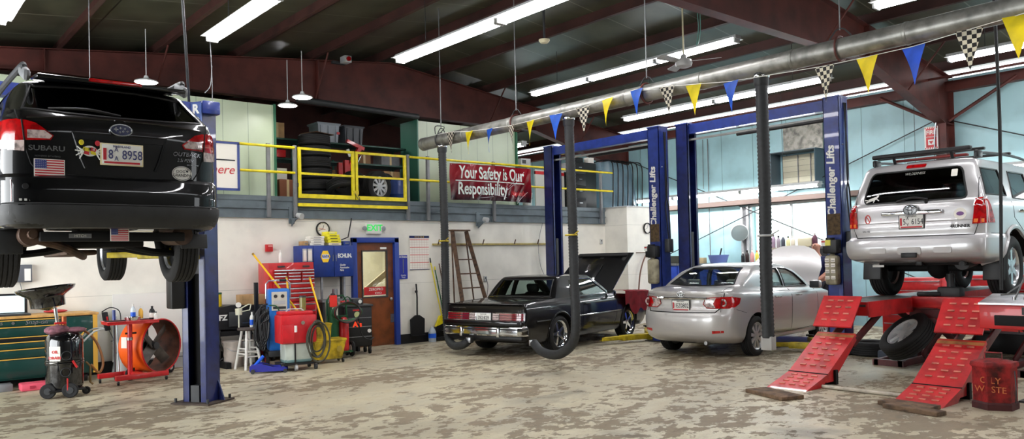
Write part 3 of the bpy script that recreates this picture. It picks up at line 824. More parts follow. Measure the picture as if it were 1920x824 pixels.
    bm = B(); box(bm, (4.0, 0, .965), (.8, .34, .035), bev=.015); bm.transform(Matrix.Translation((0, 0, 0)) ); bm.transform(rt); obj('hood_bulge', bm, p_black, hp)
    bm = B(); box(bm, (4.15, 0, .70), (.75, .45, .3), bev=.05); cyl(bm, (4.1, -.12, .88), (4.1, .12, .88), .12); box(bm, (4.3, .42, .76), (.35, .2, .2), bev=.03); cyl(bm, (3.7, .4, .78), (3.7, .4, .9), .09); obj('engine', bm, dkgrey, root)
    # mirrors, handles, front end
    for s in (1, -1):
        bm = B(); box(bm, (3.12, s * .93, 1.0), (.10, .17, .11), bev=.03); box(bm, (3.14, s * .83, .965), (.05, .12, .03), bev=.008); o = obj('door_mirror', bm, p_black, root)
        bm = B(); box(bm, (3.066, s * .93, 1.0), (.004, .14, .085)); obj('mirror_glass', bm, chrome, o)
        bm = B(); box(bm, (2.2, s * .905, .835), (.20, .03, .035), bev=.01); obj('door_handle', bm, black, root)
    bm = B(); box(bm, (5.02, 0, .50), (.10, 1.72, .18), bev=.03); obj('front_bumper', bm, chrome, root)
    bm = B(); box(bm, (4.99, 0, .72), (.04, 1.5, .2), bev=.01); obj('grille', bm, black, root)
    for x, y in ((2.45, .36), (2.45, -.36)): obj('front_seat', seat_bm(x, y, .42, .52, .52), m_int, root)
    bm = B(); box(bm, (1.62, 0, .55), (.45, 1.2, .2), bev=.06); box(bm, (1.42, 0, .78), (.14, 1.2, .42), (0, -.3, 0), bev=.05); obj('rear_seat', bm, m_int, root)
    bm = B(); box(bm, (3.1, 0, .82), (.35, 1.3, .22), bev=.06); obj('dashboard', bm, m_int, root)
    bm = B(); tube(bm, [(2.78 + .06 * math.cos(a), .36 + .18 * math.cos(a + 1.57), .86 + .18 * math.sin(a + 1.57)) for a in [2 * PI * i / 20 for i in range(20)]], .014, 6, closed=True); obj('steering_wheel', bm, black, root)
    for wx in (1.22, 3.965):
        for s in (1, -1): wheel(root, (wx, s * .775, .335), .335, .245 if wx < 2 else .22, .245, 'mag', flip=s < 0)
    return root
coupe = build_coupe()

# ------------------------------------------------------------ silver sedan (hood up)
def build_sedan():
    root = thing('sedan', 'silver four-door sedan with red and clear tail lights, its hood raised', 'car', (10.116, 7.914, 0), R(5.7))
    root.scale = (.99, .99, 1.025)
    S = {'sharp': 1}
    G = [(1.105, .62, 3.55, .745, {'sharp': 1, 'za': 1, 'cr': .16, 'cf': .45, 'n': 3.4}), (1.22, .84, 3.22, .715, {'cr': .15, 'cf': .4, 'za': .4, 'n': 3.4}), (1.33, 1.07, 2.88, .665, {'cr': .15, 'cf': .34, 'n': 3.4}), (1.415, 1.34, 2.56, .59, {'cr': .18, 'cf': .3, 'n': 3.2}), (1.45, 1.56, 2.34, .50, {'cr': .2, 'cf': .3, 'n': 3}), (1.468, 1.75, 2.2, .28, {'cr': .2, 'cf': .2})]
    lv = [(.20, .55, 4.1, .66), (.24, .22, 4.35, .78, S), (.33, .05, 4.5, .85), (.50, 0, 4.54, .872), (.66, .0, 4.54, .878), (.735, .035, 4.52, .879), (.80, .075, 4.5, .88), (.93, .085, 4.46, .872, {'za': .3}),
          (1.01, .07, 4.42, .845, {'za': .7}), (1.045, .075, 4.38, .815, {'sharp': 1, 'za': 1}), (1.085, .34, 4.0, .78, {'za': 1, 'crown': .012, 'cr': .2})] + G
    c = Car(lv, [(0, .90), (.5, .965), (1.3, 1), (3.4, 1), (4.6, .9)], [(0, 0), (.7, 0), (1.6, -.045), (3.3, -.085), (3.6, -.09), (4.5, -.30)], cr=.42, cf=.6, n=3.6)
    cav = c.loft(insetlv(G, .045, .52))
    bay = B(); bx(bay, 3.62, 4.3, -.6, .6, .4, 1.3)
    rw = [(-.60, 1.135), (-.3, 1.115), (0, 1.11), (.3, 1.115), (.60, 1.135), (.47, 1.385), (.2, 1.40), (-.2, 1.40), (-.47, 1.385)]
    ws = [(-.60, 1.07), (.60, 1.07), (.48, 1.385), (-.48, 1.385)]
    q = [(1.36, 1.085), (1.56, 1.075), (1.63, 1.275), (1.50, 1.20)]
    rdw = [(1.60, 1.072), (2.16, 1.055), (2.10, 1.36), (1.86, 1.355), (1.68, 1.30)]
    fdw = [(2.24, 1.052), (3.12, 1.035), (2.98, 1.12), (2.70, 1.27), (2.46, 1.345), (2.17, 1.362)]
    cuts = [(cav, m_tan), (bay, dark)]
    for s in (1, -1):
        for pl in (q, rdw, fdw): cuts.append(side_prism(pl, s * .3, s * 1.2))
        for wx in (.98, 3.58): cuts.append(arch_cut(wx, .33, .36, s * .56, s * 1.2))
    b = B(); prism(b, rw, 'x', .5, 1.75); cuts.append((b, None)); b = B(); prism(b, ws, 'x', 2.2, 3.9); cuts.append((b, None))
    c.me.materials.append(p_silver)
    obj('body', boolean(c.me, cuts), None, root, sharp=28)
    c.panel('rear_window', rw, 'rear', glass, root, off=-.004, thick=.005); c.panel('windshield', ws, 'front', glass, root, off=-.004, thick=.005)
    c.seam('rear_window_trim', rw, 'rear', black, root, r=.012, closed=True)
    for pl, nm in ((q, 'quarter_window'), (rdw, 'rear_door_window'), (fdw, 'front_door_window')):
        c.panel(nm, pl, 'left', glass, root, off=-.006, thick=.005, mirror=True)
        c.seam('window_seal', pl, 'left', black, root, r=.011, mirror=True, closed=True)
    # seams
    c.seam('rear_door_seam', [(1.52, 1.05), (1.50, .86), (1.34, .70), (1.36, .50), (1.52, .33), (2.22, .31), (2.24, 1.04)], 'left', dark, root, mirror=True)
    c.seam('front_door_seam', [(2.26, .31), (3.16, .33), (3.30, .6), (3.28, .98)], 'left', dark, root, mirror=True)
    c.seam('trunk_seam', [(-.71, 1.02), (-.70, .93), (-.67, .80), (-.60, .725), (0, .715), (.60, .725), (.67, .80), (.70, .93), (.71, 1.02)], 'rear', dark, root, r=.009)
    c.seam('trunk_deck_seam', [(.12, .68), (.56, .64)], 'top', dark, root, mirror=True)
    c.seam('bumper_seam', [(.30, .775), (.64, .70)], 'left', dark, root, mirror=True, r=.003)
    # tail lamps (wrap round the corner), clear inner half
    for s in (1, -1):
        o = c.panel('tail_light', [(s * .60, .79), (s * .555, .86), (s * .60, .945), (s * .80, .955), (s * .802, .80), (s * .72, .785)], 'rear', redlens, root, off=.010, thick=.03, grid=.03)
        c.panel('tail_light_side', [(.16, .80), (.16, .955), (.34, .955), (.47, .935), (.42, .85), (.30, .80)], 'left' if s > 0 else 'right', redlens, root, off=.010, thick=.03, grid=.03)
        o2 = c.panel('reverse_lens', [(s * .46, .80), (s * .40, .85), (s * .43, .93), (s * .50, .945), (s * .60, .945), (s * .555, .86), (s * .60, .79)], 'rear', clearlens, root, off=.012, thick=.03, grid=.03)
        c.seam('lamp_rim', [(s * .80, .79), (s * .46, .795), (s * .395, .85), (s * .43, .94), (s * .60, .955), (s * .80, .96)], 'rear', redlens, o2, r=.007, off=.01)
        bm = B(); h, _ = c.ray(s * .70, .872, 'rear'); lathe(bm, [(.035, 0), (.05, .008), (.062, 0), (.05, -.008)], 24, Matrix.Translation(h + Vector((-.014, 0, 0))) @ Matrix.Rotation(PI / 2, 4, 'Y'), close=True); obj('lamp_ring', bm, clearlens, o)
        c.panel('bumper_reflector', [(s * .56, .405), (s * .56, .45), (s * .72, .455), (s * .72, .42)], 'rear', redlens, root, off=.006, thick=.02)
    # chrome garnish bar, emblem, badges
    bm = B(); h, _ = c.ray(0, .935, 'rear'); tube(bm, [(c.ray(y, .938, 'rear')[0] + Vector((-.012, 0, 0))) for y in [-.46 + .092 * i for i in range(11)]], .022, 8); obj('chrome_bar', bm, chrome, root)
    def emblem(u, v, w_, h_):
        hh, _ = c.ray(u, v, 'rear'); bm = B(); P = lambda a, rx, rz, dy=0, dz=0: (hh.x - .012, u + dy + rx * math.cos(a), v + dz + rz * math.sin(a))
        e = B(); tube(e, [P(2 * PI * i / 24, w_ / 2, h_ / 2) for i in range(24)], .006, 6, closed=True); o_ = obj('emblem', e, chrome, root)
        e = B(); tube(e, [P(2 * PI * i / 20, w_ / 6.5, h_ / 2.1) for i in range(20)], .005, 6, closed=True); obj('emblem_oval', e, chrome, o_)
        e = B(); tube(e, [P(2 * PI * i / 20, w_ / 2.9, h_ / 5, 0, h_ * .18) for i in range(20)], .005, 6, closed=True); obj('emblem_oval', e, chrome, o_)
    emblem(0, 1.0, .13, .085)
    c.letters('badge', 'COROLLA', .035, .60, 1.0, 'rear', chrome, root); c.letters('trim_badge', 'LE', .03, .50, .79, 'rear', chrome, root)
    plate(c, root, 0, .825, .31, .155, 'rear', '1EZ0802', dkink, dkgrey, sub='MARYLAND', off=.02, band=flag_red)
    bm = B(); box(bm, (.05, 0, .825), (.01, .44, .02)); 
    bm.free()
    # wheels, tailpipe, handles, mirrors
    for wx in (.98, 3.58):
        for s in (1, -1): wheel(root, (wx, s * .765, .315), .315, .205, .215, 'cover', flip=s < 0)
    bm = B(); cyl(bm, (.12, -.40, .25), (.7, -.40, .25), .03, n=14); obj('tailpipe', bm, steel, root)
    bm = B(); box(bm, (.95, 0, .30), (.10, 1.3, .08), bev=.02); box(bm, (.45, .2, .27), (.4, .6, .1), bev=.04); obj('rear_axle_beam', bm, dark, root)
    for s in (1, -1):
        bm = B(); box(bm, (3.02, s * .965, 1.06), (.13, .20, .145), bev=.045, seg=3); o = obj('door_mirror', bm, p_silver, root)
        bm = B(); box(bm, (2.953, s * .965, 1.06), (.006, .165, .11), bev=.002); obj('mirror_glass', bm, dkgrey, o)
        bm = B(); box(bm, (3.06, s * .87, 1.02), (.07, .06, .05), bev=.015); obj('mirror_foot', bm, black, o)
        for x in (1.62, 2.42): bm = B(); tube(bm, [(x, s * .875, .90), (x + .03, s * .905, .905), (x + .14, s * .905, .905), (x + .17, s * .875, .90)], .014, 8); obj('door_handle', bm, p_silver, root)
    bm = B(); box(bm, (2.4, 0, .27), (1.9, 1.66, .07), bev=.02); obj('sill', bm, p_silver, root)
    bm = B(); box(bm, (4.49, 0, .66), (.03, 1.0, .14), bev=.01); obj('grille', bm, black, root)
    # hood up
    hinge = Vector((3.6, 0, 1.02)); rt = Matrix.Translation(hinge + Vector((-.02, 0, .03))) @ Matrix.Rotation(R(-60), 4, 'Y') @ Matrix.Translation(-hinge)
    hp = c.panel('hood', [(3.60, -.70), (3.56, -.35), (3.54, 0), (3.56, .35), (3.60, .70), (3.92, .69), (4.12, .60), (4.27, .44), (4.36, .22), (4.38, 0), (4.36, -.22), (4.27, -.44), (4.12, -.60), (3.92, -.69)], 'top', p_silver, root, off=.006, thick=.018, grid=.08,
                 post=lambda b_: (bmesh.ops.scale(b_, vec=(1.25, 1.06, 1), verts=b_.verts[:], space=Matrix.Translation((-3.6, 0, 0))), b_.transform(rt)))
    bm = B(); cyl(bm, (4.35, .45, .80), (4.05, .45, 1.62), .007, n=6); obj('prop_rod', bm, dkgrey, root)
    bm = B(); box(bm, (3.95, 0, .70), (.5, .55, .26), bev=.05); box(bm, (3.9, .45, .74), (.26, .2, .2), bev=.02); obj('engine', bm, dkgrey, root)
    for x, y in ((2.35, .36), (2.35, -.36)): obj('front_seat', seat_bm(x, y, .45, .5, .56), m_tan, root)
    bm = B(); box(bm, (1.55, 0, .60), (.48, 1.22, .2), bev=.06); box(bm, (1.25, 0, .86), (.14, 1.2, .46), (0, -.35, 0), bev=.05)
    for y in (-.38, .38): box(bm, (1.12, y, 1.14), (.09, .26, .13), (0, -.3, 0), bev=.035)
    obj('rear_seat', bm, m_tan, root)
    bm = B(); box(bm, (3.1, 0, .88), (.5, 1.34, .24), bev=.08); obj('dashboard', bm, m_int, root)
    bm = B(); tube(bm, [(2.75 + .06 * math.cos(a), .36 + .18 * math.cos(a + 1.57), .95 + .18 * math.sin(a + 1.57)) for a in [2 * PI * i / 20 for i in range(20)]], .014, 6, closed=True); obj('steering_wheel', bm, black, root)
    return root
sedan = build_sedan()
# ------------------------------------------------------------ silver wagon on the rack
def build_wagon():
    root = thing('suv', 'silver four-wheel-drive wagon with black roof rack, up on the red alignment rack', 'car', (10.835, 4.62, .98), R(.6))
    root.scale = (1, 1, 1.08)
    S = {'sharp': 1}
    G = [(1.235, .17, 3.55, .885, {'sharp': 1, 'za': .4}), (1.40, .20, 3.2, .835), (1.58, .27, 2.95, .775), (1.68, .32, 2.82, .735, {'cr': .14}), (1.735, .42, 2.7, .655, {'cr': .16}), (1.765, .65, 2.5, .40)]
    lv = [(.42, .70, 4.3, .66), (.46, .34, 4.55, .84, S), (.50, .10, 4.7, .90), (.56, .02, 4.76, .94), (.66, 0, 4.78, .955), (.745, .01, 4.78, .955, S), (.765, .075, 4.78, .94, S), (.80, .115, 4.78, .925),
          (.88, .105, 4.78, .925), (1.02, .125, 4.76, .93), (1.14, .13, 4.74, .925, {'za': .5}), (1.205, .145, 4.7, .905, {'sharp': 1, 'za': 1})] + G
    c = Car(lv, [(0, .955), (.6, .99), (1.2, 1), (3.6, 1), (4.8, .93)], [(0, 0), (3.4, 0), (4.8, -.16)], cr=.18, cf=.4, n=5)
    cav = c.loft(insetlv(G, .05, .80))
    rw = rrect(1.36, .40, .07, 3, 0, 1.43); rw = [(y * (1 - .14 * (z - 1.23) / .4), z) for y, z in rw]
    q = [(.30, 1.27), (.98, 1.27), (.98, 1.60), (.40, 1.60)]; rd = [(1.20, 1.25), (2.02, 1.24), (2.0, 1.60), (1.36, 1.60)]; fd = [(2.12, 1.23), (3.2, 1.22), (2.84, 1.5), (2.66, 1.595), (2.10, 1.60)]
    cuts = [(cav, m_int)]
    for s in (1, -1):
        for pl in (q, rd, fd): cuts.append(side_prism(pl, s * .35, s * 1.3))
        for wx in (1.10, 3.89): cuts.append(arch_cut(wx, .40, .46, s * .60, s * 1.2))
    b = B(); prism(b, rw, 'x', -.2, .9); cuts.append((b, None)); b = B(); prism(b, [(-.70, 1.22), (.70, 1.22), (.60, 1.62), (-.60, 1.62)], 'x', 2.6, 4.2); cuts.append((b, None))
    c.me.materials.append(p_wagon)
    obj('body', boolean(c.me, cuts), None, root, sharp=28)
    rwin = c.panel('rear_window', rw, 'rear', tintglass, root, off=-.004, thick=.005)
    c.panel('windshield', [(-.70, 1.22), (.70, 1.22), (.60, 1.62), (-.60, 1.62)], 'front', glass, root, off=-.004, thick=.005)
    c.seam('rear_window_seal', rw, 'rear', black, root, r=.012, closed=True)
    for pl, nm in ((q, 'quarter_window'), (rd, 'rear_door_window'), (fd, 'front_door_window')):
        c.panel(nm, pl, 'left', tintglass, root, off=-.005, thick=.005, mirror=True); c.seam('window_seal', pl, 'left', black, root, r=.010, mirror=True, closed=True)
    # tailgate seams, bumper pads, hitch
    c.seam('tailgate_seam', [(-.77, 1.60), (-.80, 1.2), (-.80, .90), (-.76, .79), (.76, .79), (.80, .90), (.80, 1.2), (.77, 1.60)], 'rear', dark, root, r=.005)
    c.seam('body_crease', [(-.78, .97), (.78, .97)], 'rear', p_wagon, root, r=.006)
    for y in (-.42, .42): c.panel('bumper_pad', rrect(.22, .07, .02, 3, y, .615), 'rear', p_wagon, root, off=.012, thick=.02)
    c.panel('bumper_pad', rrect(.30, .09, .02, 3, 0, .61), 'rear', p_wagon, root, off=.012, thick=.02)
    bm = B(); box(bm, (-.012, 0, .555), (.03, .20, .06), bev=.008); obj('hitch_cover', bm, black, root)
    c.seam('door_seam', [(2.06, 1.22), (2.06, .55)], 'left', dark, root, mirror=True); c.seam('door_seam', [(1.06, 1.20), (1.10, 1.0), (1.55, .80), (1.62, .55), (3.25, .55), (3.32, 1.15)], 'left', dark, root, mirror=True)
    c.seam('quarter_seam', [(.30, .80), (.98, .80)], 'left', dark, root, mirror=True)
    for s in (1, -1):
        pr = [(s * .745, .915), (s * .775, 1.22), (s * .86, 1.235), (s * .884, 1.10), (s * .886, .92)]
        t = c.panel('tail_light', pr, 'rear', redlens, root, off=.02, thick=.05, grid=.04)
        sd = 'left' if s > 0 else 'right'
        c.panel('tail_light_side', [(.225, .925), (.225, 1.22), (.26, 1.20), (.32, 1.06), (.40, .925)], sd, redlens, root, off=.012, thick=.03, grid=.04)
        c.panel('lamp_clear_band', [(s * .756, 1.13), (s * .77, 1.20), (s * .85, 1.215), (s * .872, 1.14)], 'rear', clearlens, t, off=.026, thick=.012)
        c.panel('lamp_lower_band', [(s * .76, .93), (s * .765, .975), (s * .87, .975), (s * .87, .93)], 'rear', amber, t, off=.026, thick=.012)
        # arch flare
        for wx in (1.10, 3.89):
            c.seam('fender_flare', [(wx + .485 * math.cos(R(a)), .40 + .485 * math.sin(R(a))) for a in range(8, 180, 8)], sd, p_wagon, root, r=.03)
        bm = B(); box(bm, (.66, s * .80, .40), (.03, .26, .34), (0, .12, 0), bev=.01); obj('mud_flap', bm, black, root)
        bm = B(); box(bm, (3.05, s * 1.02, 1.25), (.14, .22, .19), bev=.05); obj('door_mirror', bm, p_wagon, root)
        for x in (1.30, 2.20): bm = B(); tube(bm, [(x, s * .925, 1.08), (x + .03, s * .965, 1.085), (x + .17, s * .965, 1.085), (x + .2, s * .925, 1.08)], .016, 8); obj('door_handle', bm, chrome, root)
    c.panel('high_brake_light', rrect(.26, .045, .012, 2, 0, 1.685), 'rear', redlens, root, off=.012, thick=.02)
    # chrome garnish, emblem, wiper, writing
    hx = c.ray(0, 1.10, 'rear')[0].x
    bm = B(); box(bm, (hx - .03, 0, 1.085), (.045, .80, .055), bev=.02, seg=3); obj('chrome_garnish', bm, chrome, root)
    e = B(); tube(e, [(hx - .055, .085 * math.cos(2 * PI * i / 24), 1.12 + .058 * math.sin(2 * PI * i / 24)) for i in range(24)], .009, 6, closed=True); em = obj('emblem', e, chrome, root)
    e = B(); tube(e, [(hx - .058, .028 * math.cos(2 * PI * i / 20), 1.12 + .054 * math.sin(2 * PI * i / 20)) for i in range(20)], .007, 6, closed=True); obj('emblem_oval', e, chrome, em)
    e = B(); tube(e, [(hx - .058, .055 * math.cos(2 * PI * i / 20), 1.14 + .022 * math.sin(2 * PI * i / 20)) for i in range(20)], .007, 6, closed=True); obj('emblem_oval', e, chrome, em)
    bm = B(); box(bm, (hx - .045, 0, 1.12), (.02, .16, .11), bev=.008); obj('emblem_base', bm, steel, em)
    hx2 = c.ray(.12, 1.25, 'rear')[0].x
    bm = B(); tube(bm, [(hx2 - .03, -.20, 1.245), (hx2 - .045, .0, 1.275), (hx2 - .03, .20, 1.235)], .016, 6, smooth=4); cyl(bm, (hx2 - .045, -.18, 1.25), (hx2 - .02, -.18, 1.20), .022, n=10); obj('rear_wiper', bm, black, root)
    c.letters('badge', '4RUNNER', .052, -.60, .895, 'rear', dkgrey, root, bold=.002); c.letters('trim_badge', 'SR5 V8', .035, .62, .87, 'rear', dkgrey, root)
    pl = plate(c, root, 0, .975, .31, .16, 'rear', '5  6154', dkink, dkgrey, sub='MARYLAND', off=.016, band=flag_red, pair=('AV', .045))
    c.letters('window_lettering', 'WILDERNESS', .045, 0, 1.585, 'rear', white, root, off=.006, shear=.2)
    c.panel('window_sticker', rrect(.075, .09, .01, 2, -.50, 1.555), 'rear', paper, root, off=.004, thick=.002)
    bm = B(); c_ = c.ray(.52, 1.31, 'rear')[0].x
    for (a, b_, r_) in (((.60, 1.275), (.50, 1.305), .018), ((.50, 1.30), (.465, 1.335), .012), ((.60, 1.27), (.64, 1.25), .008), ((.52, 1.29), (.54, 1.25), .008), ((.49, 1.29), (.46, 1.27), .007), ((.465, 1.335), (.455, 1.36), .007), ((.61, 1.28), (.655, 1.285), .006)):
        cyl(bm, (c_ - .006, a[0], a[1]), (c_ - .006, b_[0], b_[1]), r_, n=8)
    bmesh.ops.scale(bm, vec=(.15, 1, 1), verts=bm.verts[:], space=Matrix.Translation((-(c_ - .006), 0, 0))); obj('lizard_sticker', bm, white, root)
    hx = c.ray(.60, 1.02, 'rear')[0].x; bm = B(); tube(bm, [(hx - .006, .60 + .035 * math.cos(a), 1.03 + .055 * math.sin(a)) for a in [2 * PI * i / 20 for i in range(20)]], .006, 6, closed=True); tube(bm, [(hx - .006, .58, 1.00), (hx - .006, .60, 1.04), (hx - .006, .62, 1.06)], .005, 6); obj('oval_sticker', bm, mat('sticker_red', (206, 70, 60), .5), root)
    so = c.panel('round_sticker', ell(.15, .14, 24, -.60, 1.045), 'rear', paper, root, off=.003, thick=.003, grid=.05); c.panel('sticker_design', ell(.09, .05, 18, -.60, 1.045), 'rear', mat('sticker_purple', (110, 70, 130), .5), so, off=.007, thick=.002, grid=.05)
    # roof rack: side rails, cross bars with overhanging tray bar, feet
    for s in (1, -1):
        bm = B(); tube(bm, [(.55, s * .66, 1.74), (.62, s * .67, 1.80), (1.6, s * .68, 1.84), (2.5, s * .67, 1.82), (2.65, s * .66, 1.75)], .018, 8, smooth=3); obj('roof_rail', bm, dkgrey, root)
        bm = B(); box(bm, (.62, s * .67, 1.79), (.18, .06, .09), bev=.02); obj('rail_end', bm, black, root)
    for x in (.75, 1.75):
        bm = B(); box(bm, (x, 0, 1.865), (.07, 1.42, .035), bev=.012); obj('cross_bar', bm, black, root)
    bm = B(); box(bm, (.50, .02, 1.865), (.10, 1.30, .055), bev=.02, seg=3); cyl(bm, (.50, .38, 1.84), (.55, .38, 1.76), .02); cyl(bm, (.50, -.38, 1.84), (.55, -.38, 1.76), .02); obj('ski_carrier', bm, black, root)
    bm = B(); box(bm, (.66, -.05, 1.80), (.10, .95, .03), (0, 0, .05), bev=.01); obj('carrier_base', bm, mat('faded_red', (130, 44, 40), .5), root)
    # underside
    bm = B(); box(bm, (.42, 0, .47), (.09, 1.15, .09), bev=.015); obj('hitch_bar', bm, dark, root)
    bm = B(); box(bm, (.34, 0, .46), (.10, .09, .08), bev=.01); obj('hitch_receiver', bm, black, root)
    bm = B(); cyl(bm, (.42, -.50, .46), (.95, -.46, .50), .10, n=20); obj('muffler', bm, dkgrey, root)
    bm = B(); cyl(bm, (.24, -.56, .44), (.5, -.52, .46), .035, n=12); obj('tailpipe', bm, dkgrey, root)
    bm = B(); cyl(bm, (1.10, -.75, .38), (1.10, .75, .38), .05, n=12); sph(bm, (1.10, .05, .38), .15); obj('rear_axle', bm, dark, root)
    bm = B(); box(bm, (2.3, .45, .50), (3.4, .09, .13)); obj('frame_rail', bm, dark, root); bm = B(); box(bm, (2.3, -.45, .50), (3.4, .09, .13)); obj('frame_rail', bm, dark, root)
    bm = B(); box(bm, (.30, .55, .42), (.01, .16, .03)); obj('tow_tag', bm, white, root)
    for y in (-.36, .36): obj('front_seat', seat_bm(2.35, y, .62, .5, .58), m_int, root)
    bm = B(); box(bm, (1.3, 0, .95), (.14, 1.25, .50), (0, -.2, 0), bev=.05)
    for y in (-.4, .4): box(bm, (1.22, y, 1.28), (.09, .26, .15), bev=.04)
    obj('rear_seat', bm, m_int, root)
    bm = B(); box(bm, (3.1, 0, 1.05), (.4, 1.4, .25), bev=.06); obj('dashboard', bm, m_int, root)
    for wx in (1.10, 3.89):
        for s in (1, -1): wheel(root, (wx, s * .79, .385), .385, .26, .235, 'six', flip=s < 0)
    return root
suv = build_wagon()

# ------------------------------------------------------------ black wagon up on the left lift
def build_black_suv():
    root = thing('suv', 'black wagon raised on the left lift, seen from behind and below', 'car', (1.75, 7.15, 1.49), R(89.6))
    root.scale = (1, 1, 1.06)
    S = {'sharp': 1}
    G = [(1.36, .12, 3.6, .835, {'sharp': 1, 'cr': .22}), (1.47, .26, 3.2, .79), (1.58, .40, 2.8, .73), (1.645, .46, 2.55, .68), (1.685, .60, 2.4, .60), (1.71, .8, 2.2, .36)]
    lv = [(.46, .55, 4.2, .60), (.47, .30, 4.5, .80, S), (.455, .07, 4.6, .84), (.50, .01, 4.7, .875), (.57, -.02, 4.72, .90), (.635, -.015, 4.72, .905, S), (.65, .02, 4.72, .895, S), (.74, .015, 4.72, .895), (.84, .03, 4.7, .893, S), (.87, .075, 4.7, .885, S),
          (1.0, .07, 4.68, .885), (1.15, .06, 4.64, .88), (1.27, .065, 4.6, .868, {'za': .6}), (1.33, .09, 4.55, .85, {'sharp': 1, 'za': 1})] + G
    c = Car(lv, [(0, .93), (.5, .975), (1.2, 1), (3.4, 1), (4.7, .88)], [(0, 0), (3.4, 0), (4.7, -.22)], cr=.30, cf=.6, n=4)
    cav = c.loft(insetlv(G, .05, .95))
    rw = [(-.70, 1.375), (-.4, 1.352), (0, 1.345), (.4, 1.352), (.70, 1.375), (.60, 1.60), (.2, 1.625), (-.2, 1.625), (-.60, 1.60)]
    cuts = [(cav, m_int)]
    q = [(.62, 1.40), (1.15, 1.39), (1.10, 1.60), (.80, 1.60)]; rd = [(1.25, 1.385), (2.1, 1.38), (2.1, 1.62), (1.30, 1.62)]; fd = [(2.2, 1.38), (3.3, 1.37), (2.6, 1.63), (2.2, 1.63)]
    for s in (1, -1):
        for pl in (q, rd, fd): cuts.append(side_prism(pl, s * .3, s * 1.2))
        for wx in (1.07, 3.81): cuts.append(arch_cut(wx, .46, .42, s * .52, s * 1.2))
    b = B(); prism(b, rw, 'x', -.3, 1.2); cuts.append((b, None))
    c.me.materials.append(p_bsuv)
    # lower cladding is a separate skirt
    obj('body', boolean(c.me, cuts), None, root, sharp=28)
    c.panel('rear_window', rw, 'rear', tintglass, root, off=-.004, thick=.005); c.seam('rear_window_seal', rw, 'rear', black, root, r=.012, closed=True)
    for pl in (q, rd, fd): c.panel('side_window', pl, 'left', tintglass, root, off=-.005, thick=.005, mirror=True)
    ck = [(-.86, .455), (-.5, .462), (0, .462), (.5, .462), (.86, .455), (.862, .62), (.62, .632), (-.62, .632), (-.862, .62)]
    cl = c.panel('bumper_cladding', ck, 'rear', clad, root, off=.012, thick=.03, grid=.05)
    for s in ('left', 'right'): c.panel('bumper_cladding_side', [(.02, .49), (.63, .47), (.70, .62), (.02, .635)], s, clad, root, off=.012, thick=.02, grid=.05)
    c.seam('cladding_edge', [(-.85, .64), (.85, .64)], 'rear', clad, root, r=.008, off=.01)
    for s in (1, -1): c.seam('hatch_seam', [(s * .75, 1.36), (s * .70, 1.10), (s * .655, .95), (s * .60, .875), (0, .862)], 'rear', dark, root, r=.006)
    c.seam('hatch_crease', [(-.68, 1.30), (-.3, 1.325), (0, 1.33), (.3, 1.325), (.68, 1.30)], 'rear', p_bsuv, root, r=.010)
    # number plate recess
    for s in (1, -1): c.seam('recess_edge', [(s * .36, 1.20), (s * .30, 1.0), (s * .27, .93)], 'rear', p_bsuv, root, r=.012, off=.004)
    c.seam('recess_edge', [(-.37, 1.20), (.37, 1.20)], 'rear', p_bsuv, root, r=.010, off=.002)
    c.panel('garnish', [(-.36, 1.195), (-.355, 1.15), (.355, 1.15), (.36, 1.195)], 'rear', p_bsuv, root, off=.012, thick=.014)
    for s in (1, -1):
        t = c.panel('tail_light', [(s * .52, 1.13), (s * .50, 1.165), (s * .62, 1.255), (s * .69, 1.275), (s * .83, 1.285), (s * .835, 1.12), (s * .70, 1.12)], 'rear', redlens, root, off=.012, thick=.03, grid=.04)
        c.panel('reverse_lens', [(s * .53, 1.138), (s * .51, 1.16), (s * .565, 1.20), (s * .68, 1.20), (s * .68, 1.138)], 'rear', clearlens, t, off=.02, thick=.012)
        c.seam('lamp_split', [(s * .70, 1.12), (s * .715, 1.28)], 'rear', dark, t, r=.006, off=.014)
        c.panel('turn_lens', [(s * .70, 1.04), (s * .70, 1.12), (s * .835, 1.12), (s * .84, 1.05)], 'rear', clearlens, t, off=.012, thick=.03, grid=.04)
        sd = 'left' if s > 0 else 'right'
        c.panel('tail_light_side', [(.14, 1.12), (.14, 1.285), (.30, 1.27), (.46, 1.20), (.42, 1.14)], sd, redlens, root, off=.012, thick=.02, grid=.04)
        c.panel('turn_lens_side', [(.14, 1.05), (.14, 1.12), (.42, 1.14), (.34, 1.07)], sd, clearlens, root, off=.012, thick=.02, grid=.04)
        c.panel('bumper_reflector', [(s * .79, .655), (s * .79, .82), (s * .855, .82), (s * .855, .655)], 'rear', redlens, root, off=.008, thick=.02)
        bm = B(); tube(bm, [(.42, s * .63, 1.66), (.50, s * .64, 1.75), (.66, s * .645, 1.785), (2.1, s * .65, 1.80), (2.5, s * .64, 1.72)], .026, 8, smooth=3); rr = obj('roof_rail', bm, dkgrey, root)
        bm = B(); box(bm, (.52, s * .635, 1.72), (.28, .06, .10), (0, -.35, 0), bev=.03); obj('rail_foot', bm, grey, rr)
    bm = B(); box(bm, (.38, 0, 1.665), (.34, 1.18, .035), (0, -.1, 0), bev=.015); obj('roof_spoiler', bm, p_bsuv, root)
    bm = B(); box(bm, (.205, 0, 1.655), (.02, .42, .028), bev=.006); obj('high_brake_light', bm, redlens, root)
    hx = c.ray(.1, 1.40, 'rear')[0].x
    bm = B(); tube(bm, [(hx - .02, -.02, 1.372), (hx - .04, .25, 1.40), (hx - .0, .52, 1.385)], .013, 6, smooth=4); obj('rear_wiper', bm, black, root)
    # emblem, plate, badges, stickers
    hx = c.ray(0, 1.245, 'rear')[0].x
    e = B(); tube(e, [(hx - .012, .085 * math.cos(2 * PI * i / 26), 1.245 + .045 * math.sin(2 * PI * i / 26)) for i in range(26)], .008, 6, closed=True); em = obj('emblem', e, chrome, root)
